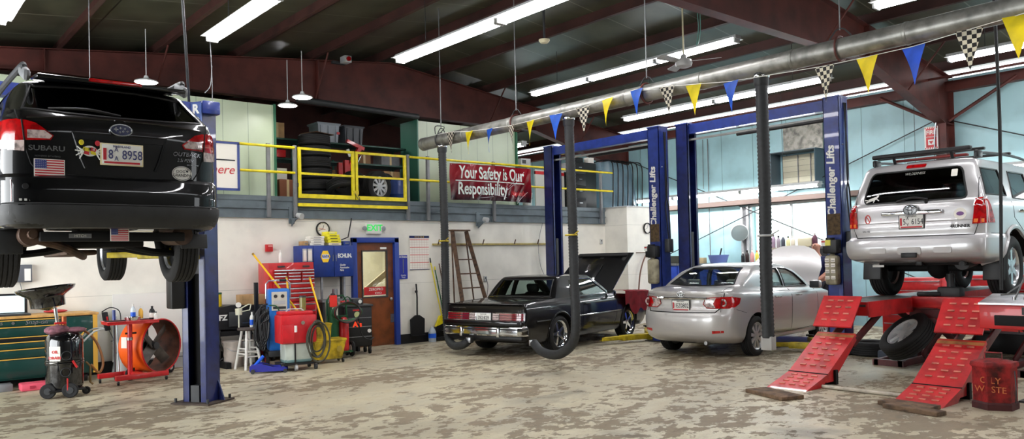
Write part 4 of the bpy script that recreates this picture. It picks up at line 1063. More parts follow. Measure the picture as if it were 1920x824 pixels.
    e = B(); lathe(e, [(0, 0), (.082, 0), (.082, .004), (0, .006)], 28, Matrix.Translation((hx - .006, 0, 1.245)) @ Matrix.Rotation(-PI / 2, 4, 'Y') @ Matrix.Diagonal((.53, 1, 1, 1))); obj('emblem_field', e, mat('emblem_blue', (22, 34, 80), .3), em)
    for (y, z, r_) in ((.04, 1.25, .016), (.005, 1.262, .009), (-.03, 1.258, .009), (-.015, 1.235, .009), (.01, 1.228, .009), (-.05, 1.238, .009)):
        e = B(); 
        for a in (0, PI / 2): box(e, (hx - .014, y, z), (.003, r_ * 2.2, r_ * .5), (a, 0, 0))
        obj('emblem_star', e, chrome, em)
    plate(c, root, 0, 1.045, .31, .155, 'rear', '8  8958', bink, mat('cream_frame', (224, 212, 170), .5), sub='MARYLAND', off=.03, band=flag_red, size=.105, pair=('AA', .045))
    c.letters('badge', 'SUBARU', .055, .545, 1.065, 'rear', alloy, root, sx=1.25, bold=.001); c.letters('small_badge', 'POWERED BY HYBRID', .018, .54, 1.005, 'rear', alloy, root)
    c.letters('model_badge', 'OUTBACK', .048, -.545, 1.085, 'rear', alloy, root, sx=1.1, shear=.2); c.letters('model_badge', '2.5i PZEV', .036, -.53, 1.035, 'rear', alloy, root, shear=.2); c.letters('small_badge', 'AWD ALL WHEEL', .014, -.60, 1.0, 'rear', alloy, root)
    hx = c.ray(.53, .93, 'rear')[0].x; flag(root, hx - .012, .53, .915, .205, .125)
    # crab sticker in the state flag's quarters
    hx = c.ray(.25, 1.06, 'rear')[0].x - .03
    sb = B()
    lathe(sb, [(0, 0), (.058, 0), (.058, .004), (0, .004)], 20, Matrix.Translation((hx, .245, 1.06)) @ Matrix.Rotation(-PI / 2, 4, 'Y') @ Matrix.Diagonal((.72, 1, 1, 1)))
    cs = obj('crab_sticker', sb, white, root)
    for s in (1, -1):
        for a, l in ((-50, .085), (-25, .09), (5, .088), (30, .085)):
            e = B(); aa = R(a); cyl(e, (hx - .001, .245 + s * .045, 1.055), (hx - .001, .245 + s * (.02 + l * math.cos(aa)), 1.055 + l * math.sin(aa) * .9), .008, .004, n=6); obj('crab_leg', e, white, cs)
        e = B(); sph(e, (hx, .245 + s * .06, 1.125), .02, (.25, 1, 1.1), 12); obj('crab_claw', e, yellow if s > 0 else flag_red, cs)
    for (y, z, mm, w_, h_) in ((.27, 1.072, yellow, .05, .028), (.22, 1.072, flag_red, .045, .028), (.27, 1.045, flag_red, .045, .024), (.22, 1.045, yellow, .045, .024), (.29, 1.06, black, .014, .04), (.245, 1.075, black, .02, .02), (.215, 1.075, white, .014, .02), (.245, 1.045, white, .016, .02)):
        e = B(); box(e, (hx - .006, y, z), (.002, w_, h_), (.2, 0, 0)); obj('crab_pattern', e, mm, cs)
    hx = c.ray(-.50, .93, 'rear')[0].x - .004
    e = B(); lathe(e, [(0, 0), (.085, 0), (.085, .003), (0, .003)], 28, Matrix.Translation((hx, -.50, .925)) @ Matrix.Rotation(-PI / 2, 4, 'Y') @ Matrix.Diagonal((.72, 1, 1, 1))); ov = obj('oval_sticker', e, white, root)
    e = B(); tube(e, [(hx - .004, -.50 + .078 * math.cos(2 * PI * i / 28), .925 + .055 * math.sin(2 * PI * i / 28)) for i in range(28)], .002, 4, closed=True); obj('sticker_border', e, dkink, ov)
    for t_, z in (('DOG', .940), ('GRANDPA', .908)):
        bm = textbm(t_, .034, thick=.001); bm.transform(Matrix.Translation((hx - .005, -.49 if t_ == 'DOG' else -.50, z)) @ FR); obj('sticker_lettering', bm, dkink, ov)
    for dy, dz, r_ in ((-.545, .945, .010), (-.533, .957, .004), (-.545, .962, .004), (-.557, .957, .004)):
        e = B(); sph(e, (hx - .004, dy, dz), r_, (.2, 1, 1), 10); obj('paw_pad', e, dkink, ov)
    # key pad and small decals on the bumper's left
    hx = c.ray(.70, .74, 'rear')[0].x
    bm = B(); cyl(bm, (hx - .01, .70, .77), (hx + .02, .70, .77), .022, n=18); obj('parking_sensor', bm, black, root)
    for y in (.665, .70, .735): bm = B(); box(bm, (hx - .004, y, .668), (.004, .018, .016)); obj('reflector_chip', bm, white, root)
    # underside: hitch, flag cover, muffler, pipes, arms, subframe
    bm = B(); box(bm, (.30, 0, .40), (.08, 1.15, .075), bev=.01); hb = obj('hitch_bar', bm, dark, root)
    bm = B(); box(bm, (.258, .28, .405), (.004, .17, .035)); obj('hitch_label', bm, grey, hb); bm = textbm('HITCH', .03, thick=.001); bm.transform(Matrix.Translation((.255, .28, .405)) @ FR); obj('label_lettering', bm, white, hb)
    bm = B(); box(bm, (.24, 0, .40), (.10, .075, .075), bev=.01); obj('hitch_receiver', bm, black, root)
    fl = flag(root, .15, .0, .415, .135, .10, 'hitch_flag_plate'); 
    rust = mat('rusty_exhaust', (92, 72, 60), .6, .5, noise=.4)
    bm = B(); tube(bm, [(.28, .62, .42), (.6, .60, .40), (.75, .35, .34), (1.0, .15, .27), (1.6, .0, .26)], .035, 10, smooth=5); obj('exhaust_pipe', bm, rust, root)
    bm = B(); cyl(bm, (.35, .62, .42), (.80, .60, .42), .09, n=20); obj('muffler', bm, rust, root); bm = B(); cyl(bm, (.35, -.58, .42), (.78, -.58, .43), .09, n=20); obj('muffler', bm, rust, root)
    bm = B(); box(bm, (1.07, 0, .36), (.45, .75, .07), bev=.02); box(bm, (1.07, 0, .45), (.35, .35, .22), bev=.06); obj('rear_subframe', bm, dark, root)
    bm = B(); box(bm, (2.3, .0, .30), (1.3, .28, .05), bev=.02); obj('heat_shield', bm, rust, root)
    bm = B(); box(bm, (2.4, 0, .50), (3.6, 1.15, .06), bev=.02); obj('floor_pan', bm, dark, root)
    for s in (1, -1):
        for dx in (-.18, .16):
            bm = B(); tube(bm, [(1.07 + dx, s * .22, .34), (1.07 + dx * .9, s * .45, .29), (1.07 + dx * .4, s * .68, .27)], .03, 8, smooth=3); obj('control_arm', bm, dark, root)
        bm = B(); tube(bm, [(1.12, s * .60, .30), (1.14, s * .56, .55)], .045, 12); obj('shock_absorber', bm, dark, root)
        bm = B(); box(bm, (.60, s * .76, .37), (.02, .22, .20) if s > 0 else (.025, .25, .13), (0, .1, 0), bev=.008); obj('mud_flap', bm, clad, root)
    for wx in (1.07, 3.81):
        for s in (1, -1): wheel(root, (wx, s * .755, .345), .345, .235, .225, 'multi', flip=s < 0)
    return root
black_suv = build_black_suv()
# ================================================================ LIFTS, RACK, EXHAUST DUCT
def channel(bm, w, d, z0, z1, t=.012, lip=.05):
    """C-shaped column section, opening toward local -x; w along y, d along x"""
    bx(bm, d / 2 - t, d / 2, -w / 2, w / 2, z0, z1); bx(bm, -d / 2, d / 2, w / 2 - t, w / 2, z0, z1); bx(bm, -d / 2, d / 2, -w / 2, -w / 2 + t, z0, z1)
    bx(bm, -d / 2, -d / 2 + t, w / 2 - lip, w / 2, z0, z1); bx(bm, -d / 2, -d / 2 + t, -w / 2, -w / 2 + lip, z0, z1); return bm
def loc_obj(name, bm, m, parent, loc, rz=0):
    return obj(name, bm, m, parent, loc=loc, rot=(0, 0, rz))
def arm_parts(parent, p0, p1, z, m=armyellow, pad=True):
    """telescoping swing arm from column p0 to pad p1"""
    p0 = Vector((*p0, z)); p1 = Vector((*p1, z)); d = p1 - p0; a = math.atan2(d.y, d.x); L_ = d.length
    bm = B(); box(bm, (L_ * .3, 0, 0), (L_ * .62, .15, .10), bev=.012); cyl(bm, (0, 0, -.07), (0, 0, .08), .09, n=16)
    o = loc_obj('swing_arm', bm, m, parent, p0, a)
    bm = B(); box(bm, (L_ * .75, 0, .005), (L_ * .5, .10, .07), bev=.01); obj('arm_extension', bm, m, o)
    if pad: bm = B(); cyl(bm, (L_, 0, .0), (L_, 0, .07), .03, n=12); cyl(bm, (L_, 0, .06), (L_, 0, .085), .07, n=20); obj('lift_pad', bm, rubber, o)
    return o
def lift(name_label, x, ya, yb, H, loc_text=True, arms=()):
    """two post lift with columns at (x,ya) near and (x,yb) far, joined overhead"""
    t = thing('two_post_lift', name_label, 'vehicle lift', (x, ya, 0))
    D = yb - ya
    for i, (y, rz) in enumerate(((0, R(-90)), (D, R(90)))):
        cm = channel(B(), .28, .27, .02, H); cmn = loc_obj('column', cm, navy if i else blue, t, (0, y, 0), rz)
        obj('column_cap', bx(B(), -.145, .145, -.15, .15, H - .01, H + .012), blue, cmn)
        b = B(); bx(b, -.25, .22, -.22, .22, 0, .02); obj('base_plate', b, dkgrey, cmn)
        c = B(); box(c, (-.03, 0, .45), (.16, .20, .75), bev=.01); obj('carriage', c, dkgrey, cmn)
        for s in (-.06, .06): obj('bolt', sph(B(), (.14, s, H - .78), .014), steel, cmn)
        c = B(); tube(c, [(-.02, .02, 1.2), (-.02, .02, H - .1)], .012, 6); obj('lift_cable', c, steel, cmn)
        c = B(); bx(c, -.10, -.09, -.035, .035, .8, 2.1); obj('latch_rail', c, dkgrey, cmn)
    b = B(); bx(b, -.08, .08, -.14, D + .14, H - .20, H - .02); obj('crossbeam', b, blue, t)
    b = B(); cyl(b, (0, .05, H - .30), (0, D - .05, H - .30), .022, n=10); obj('shutoff_bar', b, ltgrey, t)
    b = B(); cyl(b, (.0, .1, H - .34), (0, D * .62, H - .34), .03, n=10); obj('bar_padding', b, black, t)
    # maker's lettering up the camera-facing side of the near column
    UP = Matrix(((0, 0, -1, 0), (0, 1, 0, 0), (1, 0, 0, 0), (0, 0, 0, 1)))
    text('column_lettering', 'Challenger Lifts', .185, white, t, (-.148, .02, 2.80), face=UP, bold=.006, shear=.1)
    # power unit, reservoir, rusty protector plate on the near column
    b = B(); box(b, (-.145, -.0, 2.10), (.012, .22, .34)); obj('rusty_plate', b, mat('rust_brown', (84, 66, 40), .8, noise=.4, nscale=20), t)
    b = B(); box(b, (-.23, .0, 1.74), (.17, .24, .22), bev=.02); cyl(b, (-.24, .02, 1.62), (-.24, .02, 1.88), .07, n=16); obj('pump_motor', b, black, t)
    b = B(); box(b, (-.315, .1, 1.80), (.006, .07, .10)); obj('warning_label', b, white, t); b = B(); box(b, (-.319, .1, 1.82), (.003, .06, .025)); obj('label_band', b, red, t)
    b = B(); box(b, (-.22, -.0, 1.36), (.16, .21, .48), bev=.05, seg=3); cyl(b, (-.22, 0, 1.58), (-.22, 0, 1.66), .04, n=12); obj('oil_reservoir', b, mat('aged_plastic', (170, 162, 136), .5, noise=.25), t)
    b = B(); box(b, (.02, -.20, 1.85), (.14, .12, .26), bev=.02); obj('switch_box', b, dkgrey, t)
    for k_, (dx, sag) in enumerate(((.0, .04), (.05, -.05))):
        b = B(); tube(b, [(dx, -.155, H - .1), (dx + sag, -.17, H - 1.2), (dx - sag * .5, -.17, 2.6), (.02 + dx, -.2, 1.98)], .012, 6, smooth=5); obj('power_cable', b, black, t)
    for a in arms: arm_parts(t, a[0], a[1], .10)
    return t
lift_a = lift('tall blue lift whose columns stand behind and beside the black coupe', 12.0, 9.8, 12.8, 4.15, arms=(((-.05, .25), (-1.25, .45)), ((.0, .3), (.95, 1.2)), ((-.05, 2.75), (-.9, 2.3)), ((.05, 2.7), (.9, 2.2))))
lift_b = lift('tall blue lift straddling the silver sedan', 12.3, 6.35, 9.35, 4.17, arms=(((-.05, .25), (-.35, 1.15)), ((.05, .3), (.8, 1.0)), ((-.05, 2.75), (-.7, 2.1)), ((.05, 2.7), (.8, 2.1))))
lb = B()
for (y, z) in ((-.05, 1.52), (.05, 1.52), (-.05, 1.44), (.05, 1.44), (-.05, 1.34), (.05, 1.34), (-.05, 1.24), (.05, 1.24)):
    lb = B(); box(lb, (-.305, y, z), (.006, .07, .055)); o = obj('caution_sticker', lb, paper, lift_b); b = B(); box(b, (-.309, y, z - .008), (.002, .055, .008)); obj('sticker_print', b, black, o)
b = B(); box(b, (-.32, .02, 1.80), (.006, .09, .09)); obj('yellow_sticker', b, mat('sticker_yellow', (220, 212, 90), .5), lift_b)

# left lift holding the black wagon
t = thing('two_post_lift', 'dark blue lift holding up the black wagon, one post beside its right side', 'vehicle lift', (1.69, 9.72, 0))
for s in (1, -1):
    cm = channel(B(), .34, .24, .02, 3.6, lip=.085); cc = loc_obj('column', cm, navy, t, (s * 1.53, 0, 0), R(32) if s > 0 else R(180 - 32))
    b = B(); bx(b, -.22, .26, -.27, .27, 0, .022); obj('base_plate', b, mat('rusty_base', (70, 58, 50), .8, noise=.4), cc)
    for y in (-.23, .23):
        for x in (-.18, .22): obj('anchor_bolt', cyl(B(), (x, y, .02), (x, y, .07), .016, n=8), dkgrey, cc)
    b = B(); prism(b, [(.12, .02), (.25, .02), (.12, .30)], 'y', -.01, .01); obj('gusset', b, navy, cc)
    b = B(); prism(b, [(-.17, .02), (-.26, .02), (-.17, .26)], 'x', .08, .10); obj('gusset', b, navy, cc)
    b = B(); box(b, (-.02, 0, 1.95), (.18, .22, .80), bev=.01); obj('carriage', b, black, cc)
    b = B(); box(b, (-.06, 0, .12), (.12, .12, .2)); obj('latch_block', b, dkgrey, cc)
    b = B(); bx(b, .0, .02, -.10, .10, .02, 3.5); obj('inner_web', b, dark, cc)
    b = B(); bx(b, -.12, .13, -.17, .17, 3.58, 3.62); obj('column_head', b, blue, cc)
    b = B(); bx(b, -.15, -.125, -.17 if s > 0 else .02, -.03 if s > 0 else .17, 2.6, 3.60); obj('name_plate', b, mat('plate_slate_blue', (60, 84, 140), .4), cc)
    for k_, ch in enumerate('ROTARY'):
        text('column_lettering', ch, .15, white, cc, (-.153, -.10 if s > 0 else .10, 3.52 - .15 * k_), face=FACE_WEST, bold=.006)
b = B(); bx(b, -1.6, 1.6, -.09, .09, 3.48, 3.62); obj('crossbeam', b, blue, t)
b = B(); cyl(b, (-1.4, -.02, 3.40), (1.4, -.02, 3.40), .02, n=8); obj('shutoff_bar', b, ltgrey, t)
for s in (1, -1):
    for (px, py) in ((.75, -1.35), (.75, .95)):
        arm_parts(t, (s * 1.42, -.08), (s * px, py), 1.80)
b = B(); box(b, (1.62, -.17, 3.55), (.22, .12, .16), bev=.02); obj('limit_switch_box', b, blue, t)
b = B(); box(b, (1.28, .12, 1.45), (.16, .22, .62), bev=.02); obj('power_unit', b, black, t)
cd = tag(obj('conduit', tube(B(), [(3.15, 9.8, 3.62), (2.95, 9.3, 4.4), (2.75, 8.9, roofz(2.75) + .18)], .016, 8, smooth=3), dkgrey), 'thin grey conduit slanting from the roof to the top of the left lift post', 'conduit')
tag(obj('hanging_wire', tube(B(), [(3.9, 11.2, 4.9), (3.93, 11.22, 4.2), (3.9, 11.2, 3.3)], .006, 5, smooth=4), grey), 'thin wire dangling from the end of the strip light beside the left lift post', 'wire')
tag(obj('hanging_wire', tube(B(), [(3.93, 11.22, 4.5), (3.88, 11.15, 4.2), (3.75, 11.0, 4.05)], .006, 5, smooth=4), grey), 'short curled wire near the dangling straight wire', 'wire')
tag(obj('hanging_wire', tube(B(), [(2.4, 11.4, 5.4), (2.4, 11.4, 3.6)], .006, 5), grey), 'thin wire hanging behind the roof of the raised black wagon', 'wire')

# ---------------------------------------------------------------- alignment rack
rk = thing('alignment_rack', 'red scissor alignment rack carrying the silver wagon, with worn studded approach ramps', 'vehicle lift', (10.3, 4.4, 0))
deck = mat('rack_deck_grey', (112, 108, 104), .5, noise=.35, nscale=5)
stw = mat('stud_wear', (204, 120, 100), .5, noise=.3)
def studs(name, par, x0, z0, x1, z1, y0, y1, nx, ny):
    for i in range(nx):
        for j in range(ny):
            f = (i + .5) / nx; g = (j + .5) / ny
            obj(name, box(B(), (x0 + (x1 - x0) * f, y0 + (y1 - y0) * g, z0 + (z1 - z0) * f + .005), (.022, .075, .012), (0, -math.atan2(z1 - z0, x1 - x0), 0)), stw, par)
for y in (.76, -.76):
    hw = .27
    b = B(); bx(b, -.15, 5.4, y - hw - .04, y + hw + .04, .96, .98); r = obj('runway', b, deck, rk)
    for s in (1, -1): b = B(); bx(b, -.15, 5.4, y + s * (hw + .03) - .012, y + s * (hw + .03) + .012, .78, .985); obj('side_rail', b, dred if s > 0 or y < 0 else dred, r)
    b = B(); bx(b, -.17, -.15, y - hw - .04, y + hw + .04, .80, .98); obj('end_plate', b, dred, r)
    # hinged flap
    b = B(); prism(b, [(-.56, .68), (-.25, 1.06), (-.235, 1.05), (-.545, .665)], 'y', y - hw + .01, y + hw - .01); f = obj('wheel_stop_flap', b, dred, rk)
    studs('raised_stud', f, -.53, .715, -.27, 1.035, y - .2, y + .2, 4, 3)
    b = B(); cyl(b, (-.16, y - hw, .93), (-.16, y + hw, .93), .02, n=8); obj('hinge_pin', b, dkgrey, f)
    # approach ramp in two pitches
    b = B(); prism(b, [(-1.70, .0), (-1.18, .145), (-.44, .585), (-.42, .555), (-1.16, .11), (-1.30, .0)], 'y', y - hw + .01, y + hw - .01); rp = obj('approach_ramp', b, dred, rk)
    b = B(); bx(b, -1.19, -1.17, y - hw + .01, y + hw - .01, .14, .152); obj('ramp_joint', b, dark, rp)
    studs('raised_stud', rp, -1.1, .192, -.5, .549, y - .2, y + .2, 6, 3)
    studs('raised_stud', rp, -1.6, .028, -1.22, .134, y - .2, y + .2, 4, 3)
    b = B(); prism(b, [(-.52, .535), (-.44, .583), (-.43, .59), (-.51, .545)], 'y', y - hw + .015, y + hw - .015); obj('worn_edge', b, mat('worn_edge_brown', (168, 110, 60), .6, noise=.3), rp)
    for s in (1, -1):
        b = B(); prism(b, [(-1.18, .11), (-.44, .56), (-.38, .50), (-1.0, .04), (-1.18, .04)], 'y', y + s * (hw - .04) - .01, y + s * (hw - .04) + .01); obj('ramp_support', b, dred, rp)
    b = B(); bx(b, -1.0, -.94, y - hw, y + hw, 0, .18); obj('ramp_foot', b, dark, rp)
    # scissor legs and floor frame
    for s in (1, -1):
        yy = y + s * .17
        for (xa, za, xb, zb) in ((-.40, .45, .5, .86), (1.7, .10, 3.2, .80), (1.7, .80, 3.2, .10), (3.5, .10, 5.0, .80), (3.5, .80, 5.0, .10)):
            b = B(); L_ = math.hypot(xb - xa, zb - za); box(b, ((xa + xb) / 2, yy + (.025 if za > zb else -.025), (za + zb) / 2), (L_, .03, .11), (0, -math.atan2(zb - za, xb - xa), 0), bev=.01); obj('scissor_leg', b, mat('dark_red_paint', (84, 20, 24), .5, noise=.3), rk)
        b = B(); bx(b, 1.0, 5.2, yy - .03, yy + .03, 0, .09); obj('floor_rail', b, MATS['dark_red_paint'], rk)
    for x in (1.0, 5.1): b = B(); bx(b, x, x + .1, y - .22, y + .22, 0, .085); obj('base_tie', b, MATS['dark_red_paint'], rk)
for x in (1.2, 4.4): b = B(); bx(b, x - .05, x + .05, -.5, .5, .70, .82); obj('cross_tie', b, MATS['dark_red_paint'], rk)
# rolling jack between the runways
rj = thing('rolling_jack', 'red rolling jack bridging the runways under the silver wagon', 'jack', (11.6, 4.4, .86))
b = B(); box(b, (0, 0, .06), (.34, .95, .16), bev=.02); obj('jack_beam', b, red, rj); b = B(); box(b, (0, 0, .2), (.2, .3, .14), bev=.03); cyl(b, (0, 0, .2), (0, 0, .45), .05); obj('jack_ram', b, dkgrey, rj)
b = B(); box(b, (-.1, .25, .17), (.12, .3, .06), (0, 0, .3), bev=.02); obj('pump_handle', b, black, rj)
for s in (1, -1): b = B(); box(b, (0, s * .43, .10), (.2, .07, .06), bev=.01); obj('end_shoe', b, dkgrey, rj)
# planks at the ramp feet
def plank_thing(label, x, y, l, w, rz, z=0, h=.045):
    b = B(); box(b, (0, 0, h / 2), (l, w, h), bev=.006); return tag(obj('wood_plank', b, plank), label, 'plank', 'planks at the ramp feet', (x, y, z), rz)
plank_thing('weathered grey plank laid before the left ramp', 8.13, 5.03, .30, .66, R(-20))
plank_thing('split grey plank before the right ramp, nearest the ramp', 8.46, 3.66, .22, .56, R(-6))
plank_thing('grey plank before the right ramp, the one closer to the camera', 8.25, 3.52, .16, .60, R(-12))
tag(obj('floor_pipe', cyl(B(), (8.95, 3.95, .025), (8.95, 4.88, .025), .022, n=10), mat('dusty_white_pipe', (190, 180, 164), .6, noise=.3)), 'dusty white pipe lying on the floor between the two ramp feet', 'pipe')
# loose wheel
lw_ = thing('loose_wheel', 'loose tyre on a silver rim, leaning tilted under the red rack', 'wheel', (11.3, 4.88, .44), 0, rot=(0, 0, 0))
tb = obj('tyre', tyre_bm(.38, .25, .24), rubber, lw_)
rb_ = rim_parts(.24, .25, 'six')
for n_, bm, m in rb_: obj(n_, bm, mat('bright_rim_paint', (214, 216, 218), .4) if n_ != 'brake_disc' else m, lw_)
q = Vector((0, 1, 0)).rotation_difference(Vector((-.557, .403, .73)).normalized()); lw_.rotation_mode = 'XYZ'; lw_.rotation_euler = q.to_euler()
tag(obj('tyre', tyre_bm(.34, .22, .21), rubber), 'black tyre lying flat on the floor behind the leaning wheel', 'tyre'); o = bpy.data.objects['tyre.001']; o.location = (12.4, 5.9, .11); o.rotation_euler = (PI / 2, 0, 0)
b = B(); box(b, (0, 0, .08), (.6, .35, .16), bev=.03); tag(obj('floor_mat_block', b, mat('slate_block', (44, 52, 66), .6)), 'dark slate block on the floor under the left runway', 'block', loc=(12.05, 5.35, 0))
# red tool chests behind the rack
def red_cab(x, y, w, d, h, label, nd=5):
    t = thing('tool_cabinet', label, 'cabinet', (x, y, 0)); b = B(); bx(b, 0, d, -w / 2, w / 2, .08, h, .01); obj('body', b, red, t)
    for i in range(nd):
        z0 = .12 + (h - .16) * i / nd; z1 = .12 + (h - .16) * (i + 1) / nd - .012
        b = B(); bx(b, -.012, 0, -w / 2 + .02, w / 2 - .02, z0, z1, .003); dr = obj('drawer', b, red, t); b = B(); bx(b, -.03, -.012, -w / 2 + .04, w / 2 - .04, z1 - .02, z1 - .008); obj('drawer_pull', b, steel, dr)
    b = B()
    for s in (1, -1):
        for x_ in (.05, d - .05):
            b = B(); cyl(b, (x_, s * (w / 2 - .06) - .015, .04), (x_, s * (w / 2 - .06) + .015, .04), .04, n=14); obj('caster', b, black, t)
    return t
red_cab(16.2, 5.2, 1.2, .55, 1.15, 'red drawer cabinet behind the rack, seen between the runways'); red_cab(16.2, 3.7, 1.1, .55, 1.0, 'red drawer cabinet behind the rack, under the silver wagon')
red_cab(16.2, 6.75, .9, .55, 1.1, 'red drawer cabinet by the steel column, beside the silver wagon\'s left rear tyre')
red_cab(13.7, 5.95, .75, .45, .62, 'small red drawer cabinet on the floor behind the leaning wheel', 3)
btb = thing('toolbox', 'black toolbox on the floor behind the rack, right of the small red cabinet', 'toolbox', (13.9, 4.5, 0)); obj('box_body', box(B(), (0, 0, .16), (.4, .7, .32), bev=.02), black, btb); obj('box_handle', tube(B(), [(0, -.2, .32), (0, -.2, .38), (0, .2, .38), (0, .2, .32)], .012, 6), dkgrey, btb)
# control console of the rack
cs = thing('control_console', 'red console with a silver tray on a red post at the right edge', 'console', (9.55, 2.85, 0))
b = B(); bx(b, -.20, .20, -.42, .42, .78, 1.04, .012); cb = obj('housing', b, red, cs)
b = B(); prism(b, [(-.22, 1.04), (.22, 1.12), (.22, 1.14), (-.22, 1.06)], 'y', -.42, .42); obj('tray', b, steel, cs)
b = B(); bx(b, -.215, -.20, -.22, .27, .82, .93, .008); obj('slot', b, dark, cb)
b = B(); bx(b, -.207, -.20, -.01, .01, .94, 1.02); obj('key_slot', b, black, cb)
for y in (.12, .02, -.2): b = B(); cyl(b, (-.05, y, 1.08), (-.05, y, 1.12), .022, n=12); obj('knob', b, chrome, cs)
b = B(); tube(b, [(.1, .3, 1.13), (.1, .1, 1.15), (.1, -.3, 1.13)], .012, 6); obj('tray_rail', b, chrome, cs)
b = B(); bx(b, .02, .16, -.16, -.02, .02, .78, .008); obj('post', b, red, cs); b = B(); bx(b, -.1, .28, -.28, .1, 0, .02); obj('base_plate', b, dkgrey, cs)
b = B(); bx(b, .2, .42, -.42, -.17, .12, .76, .02); obj('hydraulic_box', b, black, cs)
# oily waste can
oc = thing('waste_can', 'grimy red oily-waste can with a lid, on the floor below the console', 'bin', (9.0, 3.02, 0))
grime = mat('grimy_red', (150, 30, 32), .55, noise=.6, nscale=9, bump=.3)
b = B(); lathe(b, [(0, .03), (.19, .03), (.20, .05), (.205, .42), (.21, .43), (.205, .44), (0, .44)], 6); obj('can_body', b, grime, oc)
b = B(); lathe(b, [(0, .0), (.215, .0), (.215, .06), (.19, .09), (0, .09)], 6); obj('foot_ring', b, mat('sooty_red', (70, 26, 26), .7, noise=.5), oc)
b = B(); lathe(b, [(.22, .43), (.225, .45), (.215, .48), (.1, .50), (0, .505)], 6); obj('lid', b, grime, oc)
b = B(); tube(b, [(-.02, .08, .49), (-.02, .08, .57), (-.02, -.08, .57), (-.02, -.08, .49)], .008, 6); obj('lid_handle', b, grime, oc)
b = B(); tube(b, [(-.05, -.2, .4), (-.1, -.225, .2), (-.05, -.2, .08)], .006, 6, smooth=3); obj('bail_wire', b, dkgrey, oc)
for t_, z in (('OILY', .30), ('WASTE', .21)): text('can_lettering', t_, .09, mat('faded_yellow', (176, 92, 38), .6), oc, (-.184, -.02, z), face=FACE_WEST)
tag(obj('air_hose', tube(B(), [(9.3, 3.02, 4.9), (9.32, 3.0, 3.0), (9.3, 3.03, 1.2)], .018, 8, smooth=3), hose_m), 'black air hose hanging from the ceiling to the red console', 'hose')
tag(obj('air_hose', tube(B(), [(9.34, 2.99, 1.16), (9.38, 2.80, 1.35), (9.36, 2.75, 1.7), (9.4, 2.72, 2.0), (9.36, 2.78, 1.5), (9.3, 2.9, 1.12)], .009, 6, smooth=5), grey), 'thin grey looped line beside the silver wagon at the right edge', 'hose')

# ---------------------------------------------------------------- exhaust duct
dz, dx_ = 3.79, 8.0
du = thing('exhaust_duct', 'long grey round exhaust duct slung under the roof, pennants strung along it', 'duct', (dx_, 5.5, dz))
b = B(); cyl(b, (0, 6.45, 0), (0, -9, 0), .11, n=28); obj('pipe', b, galv, du)
for y in [6.40 - 1.22 * i for i in range(11)]:
    b = B(); lathe(b, [(.109, -.02), (.116, -.012), (.116, .012), (.109, .02)], 28, Matrix.Translation((0, y, 0)) @ Matrix.Rotation(PI / 2, 4, 'X')); obj('joint_band', b, galv, du)
b = B(); lathe(b, [(0, 0), (.112, 0), (.112, .1), (.118, .1), (.118, -.01), (0, -.01)], 28, Matrix.Translation((0, 6.46, 0)) @ Matrix.Rotation(PI / 2, 4, 'X')); obj('end_cap', b, galv, du)
b = B(); tube(b, [(.02, 6.1, .13), (-.05, 6.0, .26), (.0, 5.8, .22), (.03, 5.95, .15)], .008, 6, smooth=4); obj('tie_wire', b, dkgrey, du)
for y in (5.9, 3.84, 1.19, -1.45, -4):
    b = B(); tube(b, [(.13 * math.cos(2 * PI * i / 20), y, .13 * math.sin(2 * PI * i / 20)) for i in range(20)], .012, 6, closed=True); hg = obj('hanger_clamp', b, maroon if y < 3.9 else dkgrey, du)
    b = B(); tube(b, [(0, y - .12, .12), (0, y - .05, .20), (0, y, .22), (0, y + .05, .20), (0, y + .12, .12)], .008, 6); obj('yoke', b, dkgrey, hg)
    b = B(); cyl(b, (0, y, .2), (0, y, roofz(8) - dz + .15), .008, n=6); obj('hanger_rod', b, grey, hg)
def drop(label, y, pts, end=None):
    t = thing('exhaust_hose', label, 'hose', (dx_, y, dz), 0)
    b = B(); lathe(b, [(.075, -.22), (.085, -.20), (.085, -.06), (.095, -.04), (.095, 0)], 20); obj('collar', b, dkgrey, t)
    b = B(); lathe(b, [(.088, -.13), (.094, -.12), (.094, -.105), (.088, -.095)], 20); obj('hose_clamp', b, chrome, t)
    P = smooth_path([Vector(p) - Vector((dx_, y, dz)) for p in pts], 8); tot = sum((b_ - a).length for a, b_ in zip(P, P[1:])); n_ = int(tot / .022)
    # resample and corrugate
    Q = []; acc = 0; seg = 0; cum = [0]
    for a, b_ in zip(P, P[1:]): cum.append(cum[-1] + (b_ - a).length)
    for i in range(n_ + 1):
        s_ = tot * i / n_
        while seg < len(cum) - 2 and cum[seg + 1] < s_: seg += 1
        f = (s_ - cum[seg]) / max(1e-6, cum[seg + 1] - cum[seg]); Q.append(P[seg].lerp(P[seg + 1], f))
    b = B(); tube(b, Q, lambda f: .066 if int(round(f * n_)) % 2 else .073, 14); obj('hose', b, hose_m, t, sharp=60)
    return t
h1 = drop('black flexible exhaust hose dropping behind the left rear of the black coupe, leftmost of three', 11.38, [(8, 11.38, 3.66), (8.06, 11.44, 2.3), (8.14, 11.56, 1.1), (8.16, 11.58, .60), (8.08, 11.42, .28), (8.02, 11.18, .17), (8.04, 10.95, .19), (8.08, 10.83, .27)])
h2 = drop('black flexible exhaust hose looping under the right rear wheel of the black coupe', 8.17, [(8, 8.17, 3.66), (8.03, 8.17, 2.4), (8.02, 8.15, 1.4), (8.0, 8.12, .7), (8.02, 8.22, .40), (8.1, 8.55, .22), (8.25, 8.95, .16), (8.4, 9.35, .18), (8.52, 9.62, .26)])
h3 = drop('black flexible exhaust hose hanging in front of the silver sedan, ending in a metal box', 5.0, [(8, 5.0, 3.66), (8.01, 5.0, 2.4), (7.99, 5.0, 1.5), (8.0, 5.0, .68)])
